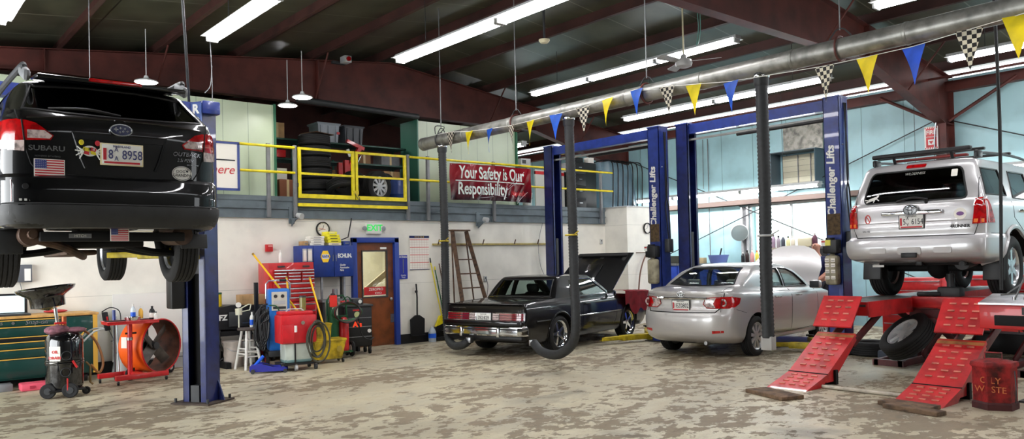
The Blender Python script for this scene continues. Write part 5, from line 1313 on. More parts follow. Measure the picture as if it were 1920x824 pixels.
b = B(); bx(b, -.05, .05, -.07, .07, .54 - dz, .70 - dz, .008); obj('metal_nozzle', b, mat('nozzle_grey', (150, 148, 144), .5), h3)
for h, y, z in ((h1, 11.38, 2.0), (h2, 8.17, 1.98), (h3, 5.0, 1.85)):
    b = B(); tube(b, [(.085 * math.cos(2 * PI * i / 16), .085 * math.sin(2 * PI * i / 16), z - dz) for i in range(16)], .012, 5, closed=True); cyl(b, (-.03, -.08, z - dz), (-.05, -.2, z - dz + .05), .008, n=5); obj('yellow_strap' if h is not h3 else 'steel_hook', b, armyellow if h is not h3 else ltgrey, h)
for h, p in ((h1, (8.09, 10.81, .28)), (h2, (8.54, 9.68, .27))):
    b = B(); v = Vector(p) - Vector((8, 11.38 if h is h1 else 8.17, dz)); box(b, v, (.10, .10, .10), (0, 0, .3), bev=.01); obj('tailpipe_clip', b, steel, h)

# ---------------------------------------------------------------- pennants
def check_mat():
    m = bpy.data.materials.new('pennant_check'); m.use_nodes = True; nt = m.node_tree; b = nt.nodes['Principled BSDF']
    tc = nt.nodes.new('ShaderNodeTexCoord'); mp = nt.nodes.new('ShaderNodeMapping'); mp.inputs['Location'].default_value = (.5, .011, .013); c = nt.nodes.new('ShaderNodeTexChecker'); c.inputs['Scale'].default_value = 25
    c.inputs['Color1'].default_value = lin((30, 28, 26)); c.inputs['Color2'].default_value = lin((222, 216, 198))
    sp = nt.nodes.new('ShaderNodeSeparateXYZ'); cb = nt.nodes.new('ShaderNodeCombineXYZ'); nt.links.new(tc.outputs['Object'], sp.inputs[0]); nt.links.new(sp.outputs[1], cb.inputs[0]); nt.links.new(sp.outputs[2], cb.inputs[1])
    nt.links.new(cb.outputs[0], mp.inputs['Vector']); nt.links.new(mp.outputs[0], c.inputs['Vector']); nt.links.new(c.outputs['Color'], b.inputs['Base Color']); b.inputs['Roughness'].default_value = .5; return m
m_check = check_mat(); m_py = mat('pennant_yellow', (240, 222, 30), .4, noise=.08); m_pb = mat('pennant_blue', (36, 104, 214), .4, noise=.12)
Y = [(10.92, 3.86), (10.39, 3.795), (9.84, 3.76), (9.305, 3.735), (8.85, 3.74), (8.29, 3.75), (7.73, 3.76), (7.26, 3.805), (6.75, 3.835), (6.25, 3.78), (5.84, 3.73), (5.31, 3.665), (4.16, 3.61), (3.705, 3.61), (3.25, 3.615), (2.756, 3.66), (2.366, 3.69)]
ps = thing('pennant_string', 'string of yellow, blue and checkered pennants hanging below the long duct', 'bunting', (7.86, 6, 3.6))
b = B(); tube(b, [(0, y - 6, z - 3.6) for y, z in [(11.4, 3.88)] + Y + [(1.2, 3.8)]], .004, 5); obj('string', b, white, ps)
for i, (y, z) in enumerate(Y):
    b = B(); w_, h_ = .115, .38; cu = random.uniform(-.03, .03); n_ = 8; V = []
    for j in range(n_ + 1):
        f = j / n_; hw = w_ * (1 - f) + .001; ox = cu * math.sin(f * 2.4) ; V.append([b.verts.new((ox + .02 * math.sin(3 * f) * s, s * hw, -f * h_)) for s in (-1, 0, 1)])
    for a, c in zip(V, V[1:]):
        for k_ in range(2): b.faces.new((a[k_], a[k_ + 1], c[k_ + 1], c[k_]))
    bmesh.ops.solidify(b, geom=b.faces[:], thickness=.002)
    obj('pennant', b, (m_check, m_py, m_pb)[i % 3], ps, loc=(0, y - 6, z - 3.6), rot=(0, random.uniform(-.08, .08), random.uniform(-.25, .25)))

# ---------------------------------------------------------------- ceiling fan and small ceiling things
fan = thing('ceiling_fan', 'white three-blade ceiling fan on a long rod', 'fan', (10.78, 8.2, 4.9))
ivory = mat('ivory_plastic', (214, 208, 176), .4)
zt = roofz(10.78) - 4.9
b = B(); lathe(b, [(0, zt + .18), (.08, zt + .18), (.075, zt - .02), (.06, zt - .06), (.05, zt - .10), (0, zt - .10)], 20); obj('canopy', b, ivory, fan)
b = B(); cyl(b, (0, 0, .1), (0, 0, zt), .014, n=10); obj('rod', b, ivory, fan)
b = B(); lathe(b, [(0, .16), (.04, .15), (.06, .08), (.13, .06), (.145, .0), (.13, -.05), (.06, -.075), (0, -.08)], 28); obj('motor', b, ltgrey, fan)
for i, a in enumerate((R(-62), R(58), R(178))):
    b = B(); prism(b, [(.12, -.05), (.24, -.065), (.58, -.085), (.62, -.05), (.62, .05), (.58, .085), (.24, .065), (.12, .05)], 'z', .005, .013); bl = obj('blade', b, ltgrey, fan, rot=(R(14), 0, a), loc=(0, 0, .02))
b = B(); tube(b, [(.1, -.2, zt + .1), (.11, -.24, .6), (.1, -.2, .28), (.12, -.27, .5), (.12, -.26, zt)], .008, 5, smooth=4); obj('pull_cord', b, mat('cord_teal', (110, 160, 150), .5), fan)
sd = tag(obj('smoke_detector', lathe(B(), [(0, -.06), (.06, -.055), (.09, -.02), (.09, 0), (0, 0)], 20), ivory), 'cream round smoke detector under the roof between two long strip lights', 'smoke detector', loc=(8.6, 9.3, 5.2))
obj('mount', cyl(B(), (0, 0, 0), (0, 0, roofz(8.6) - 5.2 + .2), .02, n=8), dkgrey, sd)
sc_ = thing('security_camera', 'small boxy camera on top of the maroon rafter', 'camera', (8.0, 14.95, 5.95))
obj('camera_body', box(B(), (0, -.12, 0), (.16, .22, .14), bev=.01), ltgrey, sc_); obj('camera_lens', cyl(B(), (0, -.22, 0), (0, -.26, 0), .05), redlens, sc_); obj('camera_bracket', box(B(), (-.1, .03, -.05), (.3, .06, .06)), dkgrey, sc_)
vt = B()
for i in range(5): box(vt, (0, -.12 + i * .06, 0), (.7, .03, .01), (.4, 0, 0))
box(vt, (0, 0, .012), (.74, .36, .008))
tag(obj('roof_vent', vt, dkgrey), 'small dark louvred vent under the roof near the top of the picture', 'vent', loc=(8.2, 8.2, roofz(8.2) - .01))
# ================================================================ MEZZANINE
ZD = 2.862
for i, x in enumerate((4.2, 5.68, 6.18, 8.60, 9.09, 10.83, 12.6, 14.24)):
    b = B(); bx(b, -.03, .03, -.03, .03, 2.50, 3.82, .004)
    lab = ['behind the raised black wagon', 'left of the gate, between the white sign and the gate', 'at the hinge side of the left gate leaf', 'at the hinge side of the right gate leaf', 'just left of the leftmost exhaust hose', 'below the middle of the red banner', 'behind the left column of the lift', 'at the right end of the rail'][i]
    p = tag(obj('rail_post', b, grey, loc=(x, 13.46, 0)), 'grey steel railing post ' + lab, 'railing post', 'railing posts along the mezzanine edge')
    obj('foot_bracket', box(B(), (0, .04, 2.56), (.09, .03, .12)), greysteel, p)
def rail(label, x0, x1, z):
    b = B(); cyl(b, (x0, 13.415, z), (x1, 13.415, z), .024, n=10); tag(obj('guard_rail', b, yellow), label, 'guard rail', 'yellow guard rails')
rail('yellow top rail left of the gate', 2.0, 6.16, 3.77); rail('yellow middle rail left of the gate', 2.0, 6.16, 3.31)
rail('yellow top rail right of the gate, above the red banner', 8.62, 14.62, 3.77); rail('yellow middle rail right of the gate, passing behind the red banner', 8.62, 14.62, 3.31)
g = thing('safety_gate', 'yellow double-leaf safety gate in front of the tyre stack', 'gate', (6.22, 13.43, ZD))
W_ = 1.165
for i in (0, 1):
    x0 = i * W_; b = B()
    bx(b, x0 + .012, x0 + .062, -.025, .025, .0, .93); bx(b, x0 + W_ - .062, x0 + W_ - .012, -.025, .025, .0, .93); bx(b, x0 + .062, x0 + W_ - .062, -.025, .025, .885, .93); bx(b, x0 + .062, x0 + W_ - .062, -.025, .025, .0, .075); bx(b, x0 + .062, x0 + W_ - .062, -.02, .02, .43, .47)
    lf = obj('gate_leaf', b, yellow, g)
    b = B(); cyl(b, (x0 + (.0 if i == 0 else W_), .0, .2), (x0 + (.0 if i == 0 else W_), 0, .27), .016, n=8); obj('hinge', b, dkgrey, lf)
b = B(); bx(b, 0, 2.33, -.03, .03, -.155, -.095); obj('lower_bar', b, yellow, g)
b = B(); bx(b, W_ - .05, W_ + .06, -.045, -.025, .1, .17); obj('latch', b, armyellow, g)
b = B(); tube(b, [(W_ - .02, -.04, .12), (W_ + .03, -.06, .02), (W_ + .08, -.045, .0), (W_ + .04, -.05, .09)], .007, 6, smooth=4); obj('lock_chain', b, dkgrey, g)
# red banner
def wave(x, z): return .02 * math.sin(x * 7.0 + z * 3) + .014 * math.sin(x * 17 - z * 9)
bn = thing('banner', 'red vinyl banner with white lettering about safety, tied to the yellow rails', 'banner', (9.58, 13.35, 2.93))
BW_, BH_ = 2.24, .77
def banner_mat():
    m = bpy.data.materials.new('banner_print'); m.use_nodes = True; nt = m.node_tree; b = nt.nodes['Principled BSDF']
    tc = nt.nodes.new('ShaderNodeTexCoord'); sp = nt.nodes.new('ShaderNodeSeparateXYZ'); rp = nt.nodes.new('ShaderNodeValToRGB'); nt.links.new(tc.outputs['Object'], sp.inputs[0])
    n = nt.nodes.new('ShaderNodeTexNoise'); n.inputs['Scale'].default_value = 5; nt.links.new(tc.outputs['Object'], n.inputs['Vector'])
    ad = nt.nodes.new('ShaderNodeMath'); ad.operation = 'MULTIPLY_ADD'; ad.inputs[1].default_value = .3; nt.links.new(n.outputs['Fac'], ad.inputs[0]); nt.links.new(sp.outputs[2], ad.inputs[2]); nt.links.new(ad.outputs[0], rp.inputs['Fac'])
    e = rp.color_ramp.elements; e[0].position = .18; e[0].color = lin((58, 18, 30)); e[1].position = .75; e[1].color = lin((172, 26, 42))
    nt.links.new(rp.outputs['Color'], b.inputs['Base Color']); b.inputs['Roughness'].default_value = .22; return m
b = B(); nx, nz = 60, 18
V = [[b.verts.new((BW_ * i / nx, wave(BW_ * i / nx, BH_ * j / nz), BH_ * j / nz + .015 * math.sin(3.1 * i / nx))) for i in range(nx + 1)] for j in range(nz + 1)]
for r0, r1 in zip(V, V[1:]):
    for i in range(nx): b.faces.new((r0[i], r0[i + 1], r1[i + 1], r1[i]))
bmesh.ops.solidify(b, geom=b.faces[:], thickness=.003)
vin = obj('vinyl', b, banner_mat(), bn, sharp=80)
def on_banner(name, bm, m, off=.008):
    for v in bm.verts: z = v.co.z; v.co = Vector((v.co.x, wave(v.co.x, v.co.y) - off - max(0, z), v.co.y + .015 * math.sin(3.1 * v.co.x / BW_)))
    return obj(name, bm, m, bn)
def ctext(s, size, x, y, sx, **k):
    bm = textbm(s, size, sx=sx, **k)
    bmesh.ops.subdivide_edges(bm, edges=[e for e in bm.edges if e.calc_length() > .06], cuts=2)
    bmesh.ops.translate(bm, verts=bm.verts[:], vec=(x, y, 0)); return bm
on_banner('banner_lettering', ctext('Your Safety is Our', .37, 1.12, .58, .64, bold=.007), white)
on_banner('banner_lettering', ctext('Responsibility', .37, .86, .24, .64, bold=.007), white)
u = B()
for i in range(20): box(u, (.18 + 1.9 * i / 20, .415, .001), (.1, .018, .002))
on_banner('underline', u, white)
on_banner('script_lettering', ctext('Napkofix', .15, 1.86, .19, .8, bold=.004, shear=.4), red)
on_banner('small_lettering', ctext('7 .', .10, 1.72, .10, .8), white)
for i, (x, y, a) in enumerate(((1.75, .45, .6), (1.9, .52, .9), (1.6, .30, .5), (.95, .07, .1), (1.98, .1, .7), (1.3, .12, -.2))):
    c_ = B(); box(c_, (x, y, .0015), (.42, .008, .002), (0, 0, a)); bmesh.ops.subdivide_edges(c_, edges=[e for e in c_.edges if e.calc_length() > .1], cuts=7); on_banner('crease_highlight', c_, mat('banner_highlight', (214, 190, 196), .3))  # highlights on the vinyl creases, painted as pale strips
for x in (.03, BW_ - .03):
    for z in (.74,): b = B(); tube(b, [(x, -.01, z), (x, .03, z + .04), (x, .07, z + .06), (x + .02, .02, z + .05)], .004, 5, smooth=3); obj('tie', b, white, bn)
# white board at the left
wb = thing('hanging_sign', 'white sign with a blue frame on the railing, partly hidden by the raised wagon', 'sign', (4.15, 13.38, 2.96))
obj('board', box(B(), (.48, 0, .40), (.96, .02, .80)), paper, wb)
b = B(); bx(b, -.02, .98, -.02, .02, .78, .82); bx(b, -.02, .98, -.02, .02, -.02, .02); bx(b, -.02, .02, -.02, .02, 0, .8); bx(b, .94, .98, -.02, .02, 0, .8); obj('frame', b, mat('frame_blue', (44, 62, 130), .4), wb)
text('sign_lettering', 'where', .22, red, wb, (.60, -.014, .33), shear=.3); obj('sign_rule', box(B(), (.68, -.013, .50), (.44, .004, .022)), dkink, wb)
# tyres
def tyre_thing(label, loc, rot=(PI / 2, 0, 0), r=.31, w=.215, group='tyres stored on the mezzanine'):
    t = tag(obj('tyre', tyre_bm(r, w, r * .62), rubber), label, 'tyre', group, loc); t.rotation_euler = rot; return t
names = ['bottom tyre of the tall stack', 'second tyre from the bottom of the tall stack', 'third tyre from the bottom of the tall stack', 'fourth tyre from the bottom of the tall stack', 'fifth tyre from the bottom of the tall stack', 'top tyre of the tall stack']
for i in range(6): tyre_thing(names[i] + ' behind the yellow gate', (6.95 + random.uniform(-.02, .02), 14.2, ZD + .108 + i * .219))
b = B(); box(b, (0, 0, 0), (.46, .46, .014), (0, .03, .3)); tag(obj('board', b, wood), 'brown board lying on top of the tall tyre stack', 'board', loc=(7.0, 14.2, ZD + 1.334))
tyre_thing('black tyre leaning beside the foot of the tall stack, behind the left gate leaf', (7.32, 13.78, ZD + .27), (1.15, 0, -.15), .32, .22)
tyre_thing('black tyre behind the gate middle, against the leaning tyre', (7.72, 14.1, ZD + .32), (.05, 0, .3), .32, .2)
wt = tyre_thing('wheel with a silver rim standing behind the right gate leaf', (8.12, 13.85, ZD + .32), (0, 0, PI + .25), .32, .22)
for n_, bm, m in rim_parts(.32 * .62, .22, 'cover'): obj(n_, bm, m, wt)
tyre_thing('black tyre standing just right of the rimmed wheel', (8.50, 14.22, ZD + .325), (0, 0, PI + .25), .32, .20)
# shelving with totes, boxes, jars
shm = mat('shelf_green', (26, 74, 62), .45)
def shelving(label, x0, x1, y0, y1, levels, ztop):
    t = thing('shelving_unit', label, 'shelf', (x0, y0, ZD))
    for x in (0, x1 - x0):
        for y in (0, y1 - y0): obj('upright', box(B(), (x, y, (ztop - ZD) / 2), (.04, .04, ztop - ZD)), shm, t)
    for z in levels: obj('shelf_board', bx(B(), -.02, x1 - x0 + .02, -.02, y1 - y0 + .02, z - ZD - .03, z - ZD), shm, t)
    return t
shelving('green shelving unit behind the tall tyre stack and gate', 7.0, 9.3, 14.65, 15.15, (3.32, 3.75, 4.14), 4.14)
shelving('green shelving unit left of the tyre stack', 6.15, 6.9, 14.65, 15.15, (3.25, 3.75, 4.14), 4.14)
shelving('dark shelving unit at the back of the mezzanine, right of the tyre rack', 9.4, 11.4, 18.2, 18.7, (3.4, 3.9), 4.3)
def tote(label, x, y, w, d, h, m):
    t = thing('storage_tote', label, 'storage bin', (x, y, 4.142)); b = B()
    lathe(b, [(0, 0), (.5, 0), (.56, 1), (.6, 1), (.6, 1.04), (0, 1.04)], 4, Matrix.Diagonal((w, d, h * .9, 1)) @ Matrix.Rotation(PI / 4, 4, 'Z')); bmesh.ops.scale(b, vec=(1.3, 1.3, 1), verts=b.verts[:]); obj('tub', b, m, t, sharp=20)
    b = B(); box(b, (0, 0, h * .97), (w * 1.16, d * 1.16, .03), bev=.01); obj('lid', b, m, t); 
    for s in (-.28, .0, .28): b = B(); box(b, (w * s * 1.3, -d * .52, h * .45), (.03, .02, h * .8)); obj('rib', b, m, t)
    return t
tt = tote('light grey storage tote on the top shelf above the tyre stack', 7.50, 14.9, .46, .42, .40, mat('tote_grey', (150, 158, 166), .4)); b = B(); box(b, (.2, -.24, .2), (.06, .02, .05)); obj('red_latch', b, red, tt)
tote('dark grey storage tote on the top shelf, right of the light grey one', 8.08, 14.9, .42, .42, .39, mat('tote_dark', (66, 70, 76), .4))
def cbox(label, x, y, z, w, d, h, m, rz=0, name='cardboard_box', cat='box', group='boxes on the mezzanine shelves', tape=True):
    o = obj(name, box(B(), (0, 0, h / 2), (w, d, h), bev=.003), m); tag(o, label, cat, group, (x, y, z), rz)
    if tape: obj('tape', box(B(), (0, -d / 2 - .001, h / 2), (.05, .002, h)), mat('parcel_tape', (200, 176, 128), .3), o)
    return o
cbox('brown box on top of the shelving left of the tyre stack', 6.42, 14.9, 4.142, .3, .3, .32, card)
cbox('red box on the shelf left of the tyre stack, upper of two', 6.35, 14.7, 3.752, .3, .3, .14, red, tape=False); cbox('white box under the red one, left of the tyre stack', 6.36, 14.7, 3.252, .32, .3, .28, paper, tape=False); cbox('rust-brown box on the floor left of the tyre stack', 6.4, 14.4, ZD, .34, .3, .42, mat('box_brown', (126, 74, 48), .7))
cbox('brown box on the low shelf right of the tyre stack', 7.5, 14.85, 3.322, .28, .3, .26, card); cbox('pale brown box on the low shelf, behind the gate\'s middle', 7.85, 14.85, 3.322, .28, .3, .2, mat('card_pale', (196, 166, 116), .8)); cbox('brown box at the right end of the low shelf', 8.98, 14.85, 3.322, .4, .35, .30, card); cbox('grey box on the middle shelf, right end', 8.95, 14.85, 3.752, .45, .35, .22, grey)
cbox('brown box on the middle shelf behind the red hoist', 8.35, 14.9, 3.752, .3, .3, .25, mat('card_dark', (140, 104, 70), .8))
for i, (x, m, l) in enumerate(((7.35, black, 'black jar on the middle shelf, leftmost'), (7.5, paper, 'white jar on the middle shelf beside the black one'), (8.62, mat('jar_blue', (60, 84, 120), .4), 'blue jar on the low shelf under the hoist'), (8.5, dkgrey, 'dark jar on the low shelf under the hoist'))):
    j = tag(obj('jar', lathe(B(), [(0, 0), (.05, 0), (.055, .01), (.055, .14), (.04, .16), (0, .16)], 16), m), l, 'jar', None, (x, 14.75, 3.752 if i < 2 else 3.322)); obj('jar_lid', lathe(B(), [(0, .16), (.042, .16), (.042, .19), (0, .19)], 16), ltgrey, j)
rl = tag(obj('tape_roll', lathe(B(), [(.04, -.03), (.09, -.03), (.09, .03), (.04, .03)], 24, Matrix.Rotation(PI / 2, 4, 'X'), close=True), paper), 'white roll standing on the low shelf in front of the dark jars', 'roll', loc=(8.28, 14.7, 3.415))
obj('roll_core', lathe(B(), [(.034, -.031), (.04, -.031), (.04, .031), (.034, .031)], 20, Matrix.Rotation(PI / 2, 4, 'X'), close=True), card, rl)
# red hoist (folded engine crane)
hc = thing('engine_hoist', 'red folding engine hoist standing behind the gate', 'hoist', (7.75, 14.45, ZD))
obj('mast', box(B(), (0, 0, .45), (.09, .09, .9)), red, hc); obj('support_leg', box(B(), (-.14, 0, .42), (.09, .08, .84)), red, hc); obj('leg_sleeve', box(B(), (-.14, -.0, .22), (.095, .085, .14)), blue, hc)
obj('boom', box(B(), (.17, 0, .92), (.08, .08, .62), (0, .55, 0)), red, hc); obj('boom_tip', box(B(), (.22, 0, 1.23), (.42, .07, .07), (0, .35, 0)), red, hc); obj('ram', cyl(B(), (.04, -.06, .55), (.3, -.06, 1.0), .03), chrome, hc)
obj('crane_foot', box(B(), (0, -.1, .04), (.5, .1, .07)), red, hc); obj('stripe_sleeve', box(B(), (.05, -.045, 1.05), (.07, .01, .16), (0, -.4, 0)), white, hc)
# blue drum / tank, and other pieces
dr = thing('blue_drum', 'blue plastic drum behind the right gate leaf', 'drum', (8.78, 14.3, ZD)); obj('drum_body', lathe(B(), [(0, 0), (.2, 0), (.21, .02), (.21, .2), (.22, .22), (.21, .24), (.21, .48), (.19, .52), (0, .52)], 24), mat('drum_blue', (34, 62, 128), .4), dr); obj('drum_cap', cyl(B(), (.08, 0, .52), (.08, 0, .55), .03), black, dr)
cbox('white boxy unit high on a bracket right of the green enclosure', 12.42, 14.28, 3.92, .30, .2, .16, ltgrey, name='wall_heater', cat='heater', group=None, tape=False)
o = bpy.data.objects['wall_heater']; obj('heater_grille', box(B(), (-.06, -.102, .08), (.12, .004, .09)), dkgrey, o); obj('bracket', bx(B(), -.2, .15, -.05, .05, -.05, 0), dkgreen, o)
# white partition with red band, bucket
pt = thing('partition_panel', 'white partition panel with a red band along its top, behind the blue lift column', 'panel', (12.85, 14.35, ZD)); obj('panel_sheet', bx(B(), 0, .98, -.02, .02, 0, 1.0), mat('panel_white', (200, 200, 192), .5), pt); obj('red_band', bx(B(), 0, .98, -.026, .026, .88, .96), red, pt)
bk = thing('bucket', 'small white bucket beside the right edge of the red banner', 'bucket', (12.05, 13.75, ZD)); obj('pail', lathe(B(), [(0, 0), (.10, 0), (.125, .30), (.13, .30), (.13, .33), (0, .33)], 20), white, bk); obj('bail', tube(B(), [(-.12, 0, .28), (-.06, -.13, .2), (.06, -.13, .2), (.12, 0, .28)], .005, 5, smooth=4), grey, bk)
# black filing cabinet
fc = thing('filing_cabinet', 'tall black filing cabinet at the right end of the mezzanine', 'cabinet', (14.25, 14.05, ZD))
obj('cabinet_body', bx(B(), -.4, .4, -.05, .6, 0, 1.22, .006), mat('cabinet_black_green', (24, 30, 30), .4), fc)
for i in range(4):
    d_ = obj('drawer', bx(B(), -.38, .0, -.07, -.05, .02 + i * .3, .30 + i * .3, .004), black, fc); obj('drawer_handle', bx(B(), -.24, -.14, -.085, -.07, .17 + i * .3, .19 + i * .3), steel, d_)
cbox('small cream box on top of the black filing cabinet', 14.5, 14.1, ZD + 1.222, .20, .16, .14, paper, tape=False, group=None); o = bpy.data.objects['cardboard_box.008'] if 'cardboard_box.008' in bpy.data.objects else None
tag(obj('black_case', box(B(), (0, 0, .06), (.3, .3, .12), bev=.02), black), 'black case on top of the filing cabinet, left of the cream box', 'case', loc=(14.1, 14.2, ZD + 1.222))
# plastic-wrapped duct with cables
def sheet_fn(u): return .06 * math.sin(u * 9) + .03 * math.sin(u * 23)
b = B(); n_ = 50; R0 = []
path = [(14.85, 14.6), (14.95, 14.15), (15.5, 13.95), (16.05, 13.9), (16.3, 14.3), (16.3, 15.0)]
pp = smooth_path([(x, y, 0) for x, y in path], 10)
rows = []
for j in range(7):
    f = j / 6; rows.append([b.verts.new((p.x - (.12 * f * (p.x - 15.5)), p.y + sheet_fn(i * .12) * (.4 + .6 * (1 - f)) + .1 * f, 2.91 + f * (1.28 - .12 * abs(p.x - 15.2)))) for i, p in enumerate(pp)])
for r0, r1 in zip(rows, rows[1:]):
    for i in range(len(r0) - 1): b.faces.new((r0[i], r0[i + 1], r1[i + 1], r1[i]))
b.faces.new(rows[-1])
bmesh.ops.solidify(b, geom=b.faces[:], thickness=.004)
wr = tag(obj('wrapped_plenum', b, mat('plastic_sheet_blue', (150, 178, 190), .25, noise=.12, nscale=3), sharp=80), 'pale blue plastic-wrapped plenum with black cables on top of the white corner room', 'plenum')
for k_ in range(7):
    x = 14.95 + k_ * .19
    obj('black_cable', tube(B(), [(x, 13.72, 2.93), (x + .03, 13.72, 3.5), (x + .10, 13.80, 4.1), (x + .2, 14.2, 4.22), (x + .25, 14.6, 4.2)], .016, 6, smooth=5), black, wr)
# joists and lamps seen deep in the storage space
tag(obj('grey_pipe', cyl(B(), (6.5, 14.0, 4.80), (9.3, 14.1, 4.76), .06, n=14), dkgrey), 'dark grey pipe running under the maroon rafter over the tyre stack', 'pipe')
# wall brackets with small spotlights on the white wall's top
def shelf_bracket(x, y, label):
    t = thing('spot_bracket', label, 'bracket', (x, y, 2.34)); obj('arm', box(B(), (0, -.10, .13), (.05, .24, .02)), greysteel, t)
    b = B(); prism(b, [(0, 0), (-.2, .12), (0, .12)], 'x', -.008, .008); b.transform(Matrix.Identity(4)); obj('web', b, greysteel, t); obj('stem', box(B(), (0, .0, .20), (.10, .03, .30)), greysteel, t)
    obj('spot_head', cyl(B(), (.06, -.12, .20), (.10, -.22, .17), .045, .06, n=14), ltgrey, t)
shelf_bracket(6.12, 13.5, 'grey bracket with a small spotlight above the wall clock'); shelf_bracket(10.4, 13.5, 'grey bracket on the white wall above the stepladder\'s right'); 
# ================================================================ BACK WALL AND FLOOR, LEFT HALF
YW = 13.545
def wall_clock(label, x, y, z, r=.135):
    t = thing('wall_clock', label, 'clock', (x, y, z)); q = Matrix.Rotation(PI / 2, 4, 'X')
    obj('rim', lathe(B(), [(r, 0), (r, .035), (r - .006, .045), (r - .018, .035), (r - .018, 0)], 36, q, close=True), black, t); obj('dial', lathe(B(), [(0, .0), (r - .016, .0), (r - .016, .012), (0, .012)], 36, q), paper, t)
    for a, l, w in ((R(75), r * .55, .008), (R(200), r * .75, .006)): obj('hand', box(B(), (math.cos(a) * l / 2, -.016, math.sin(a) * l / 2), (l, .002, w), (0, -a, 0)), black, t)
    for k_ in range(12): a = k_ * PI / 6; obj('hour_mark', box(B(), (math.cos(a) * r * .76, -.014, math.sin(a) * r * .76), (.014, .002, .004), (0, -a, 0)), dkink, t)
    return t
c1 = wall_clock('round wall clock with a black rim above the boxes on the blue wall cabinet', 6.75, YW, 2.30)
obj('dial_stripe', box(B(), (-.01, -.015, .0), (.13, .002, .012), (0, .15, 0)), mat('salmon', (214, 140, 120), .5), c1)
wall_clock('round wall clock on the white corner room beside the blue lift column', 15.17, 12.80, 2.36)
# exit sign
ex = thing('exit_sign', 'white exit sign with green letters and two lamps above the door', 'exit sign', (7.82, YW, 2.20))
obj('sign_box', box(B(), (0, -.04, .115), (.32, .08, .21), bev=.008), white, ex)
text('exit_lettering', 'EXIT', .17, mat('exit_green', (50, 225, 100), .5, emit=.25), ex, (0, -.083, .125), bold=.004)
for s in (1, -1): h = obj('lamp_head', lathe(B(), [(0, -.03), (.03, -.02), (.045, .02), (0, .03)], 18, Matrix.Translation((s * .215, -.05, .12)) @ Matrix.Rotation(PI / 2, 4, 'X')), steel, ex); obj('lamp_arm', cyl(B(), (s * .16, -.05, .12), (s * .20, -.05, .12), .012), grey, ex)
al = thing('fire_alarm', 'small red fire alarm box on the white wall', 'fire alarm', (5.69, YW, 1.95)); obj('alarm_body', box(B(), (0, -.03, 0), (.13, .06, .13), bev=.008), red, al); obj('alarm_label', box(B(), (.015, -.062, .035), (.08, .002, .025)), mat('label_pink', (220, 150, 140), .5), al)
# blue wall cabinet
wc = thing('wall_cabinet', 'royal blue wall cabinet with a yellow hexagon logo, beside the door', 'cabinet', (6.16, 13.20, 1.40))
wc.scale = (.76, 1, .97)
cabm = mat('cabinet_blue', (24, 54, 134), .4, noise=.1)
obj('cabinet_box', bx(B(), 0, 1.36, 0, .34, 0, .60, .006), cabm, wc)
d1 = obj('cabinet_door', bx(B(), .30, .83, -.018, 0, .01, .59, .004), cabm, wc); d2 = obj('cabinet_door', bx(B(), .84, 1.355, -.018, 0, .01, .59, .004), cabm, wc)
b = B(); prism(b, [(.60 + .125 * math.cos(R(60 * i)), .39 + .125 * math.sin(R(60 * i))) for i in range(6)], 'y', -.024, -.018); hx_ = obj('hexagon_logo', b, mat('logo_yellow', (250, 206, 50), .4), d1)
b = B(); box(b, (.60, -.026, .39), (.17, .004, .085)); obj('logo_field', b, white, hx_); text('logo_lettering', 'NAPA', .075, fr, hx_, (.60, -.030, .39), bold=.002)
text('cabinet_lettering', 'ECHLIN.', .105, white, d2, (1.12, -.020, .40), bold=.004); 
for k_, t_ in enumerate(('Quality', 'Automotive', 'Parts')): text('small_lettering', t_, .052, white, d2, (.98, -.020, .225 - k_ * .05), align='LEFT', shear=.2, bold=.001)
for x in (.795, .875): obj('door_pull', bx(B(), x - .006, x + .006, -.035, -.018, .30, .42), steel, d1 if x < .83 else d2)
for x, w, h in ((.07, .09, .24), (.20, .11, .24)): s_ = obj('file_pocket', bx(B(), x - w / 2, x + w / 2, -.03, 0, .30, .30 + h), ltgrey, wc); obj('paper_sheet', bx(B(), x - w / 2 + .01, x + w / 2 - .01, -.034, -.03, .32, .27 + h), paper, s_)
# boxes on top of the cabinet
def pbox(label, x, z, w, m, h=.050, band=None, y=13.33):
    o = obj('parts_box', box(B(), (0, 0, h / 2), (w, .22, h - .002), bev=.003), m); tag(o, label, 'box', 'parts boxes on the blue wall cabinet', (x, y, z))
    obj('box_print', box(B(), (0, -.111, h / 2), (w * .55, .002, h * .25)), band or grey, o); return o
for i, n_ in enumerate(('bottom', 'second', 'third', 'top')): pbox('white parts box, %s of the stack on the blue cabinet' % n_, 6.48 + .01 * (i % 2), 1.983 + i * .043, .27, paper, .042)
pbox('pale box at the bottom under the yellow parts boxes', 6.84, 1.983, .25, mat('box_cream', (226, 214, 180), .7)); yb = mat('box_yellow', (238, 226, 40), .5)
for i, n_ in enumerate(('lowest', 'second', 'third')): pbox('yellow parts box, %s yellow one in the stack on the blue cabinet' % n_, 6.83 - .015 * i, 2.034 + i * .051, .26, yb, band=black)
pbox('yellow parts box lying across the top of the yellow stack', 6.78, 2.188, .2, yb, band=white)
pbox('small tan box at the left end on the blue cabinet', 6.26, 1.983, .08, card, .08)
pbox('small blue box at the right end on the blue cabinet', 7.08, 1.983, .13, cabm, .08)
tag(obj('caulk_gun', tube(B(), [(7.02, 13.32, 2.09), (7.16, 13.32, 2.14), (7.20, 13.3, 2.36), (7.23, 13.3, 2.50)], .012, 6), black), 'dark caulking gun standing up at the right end of the blue cabinet', 'tool')
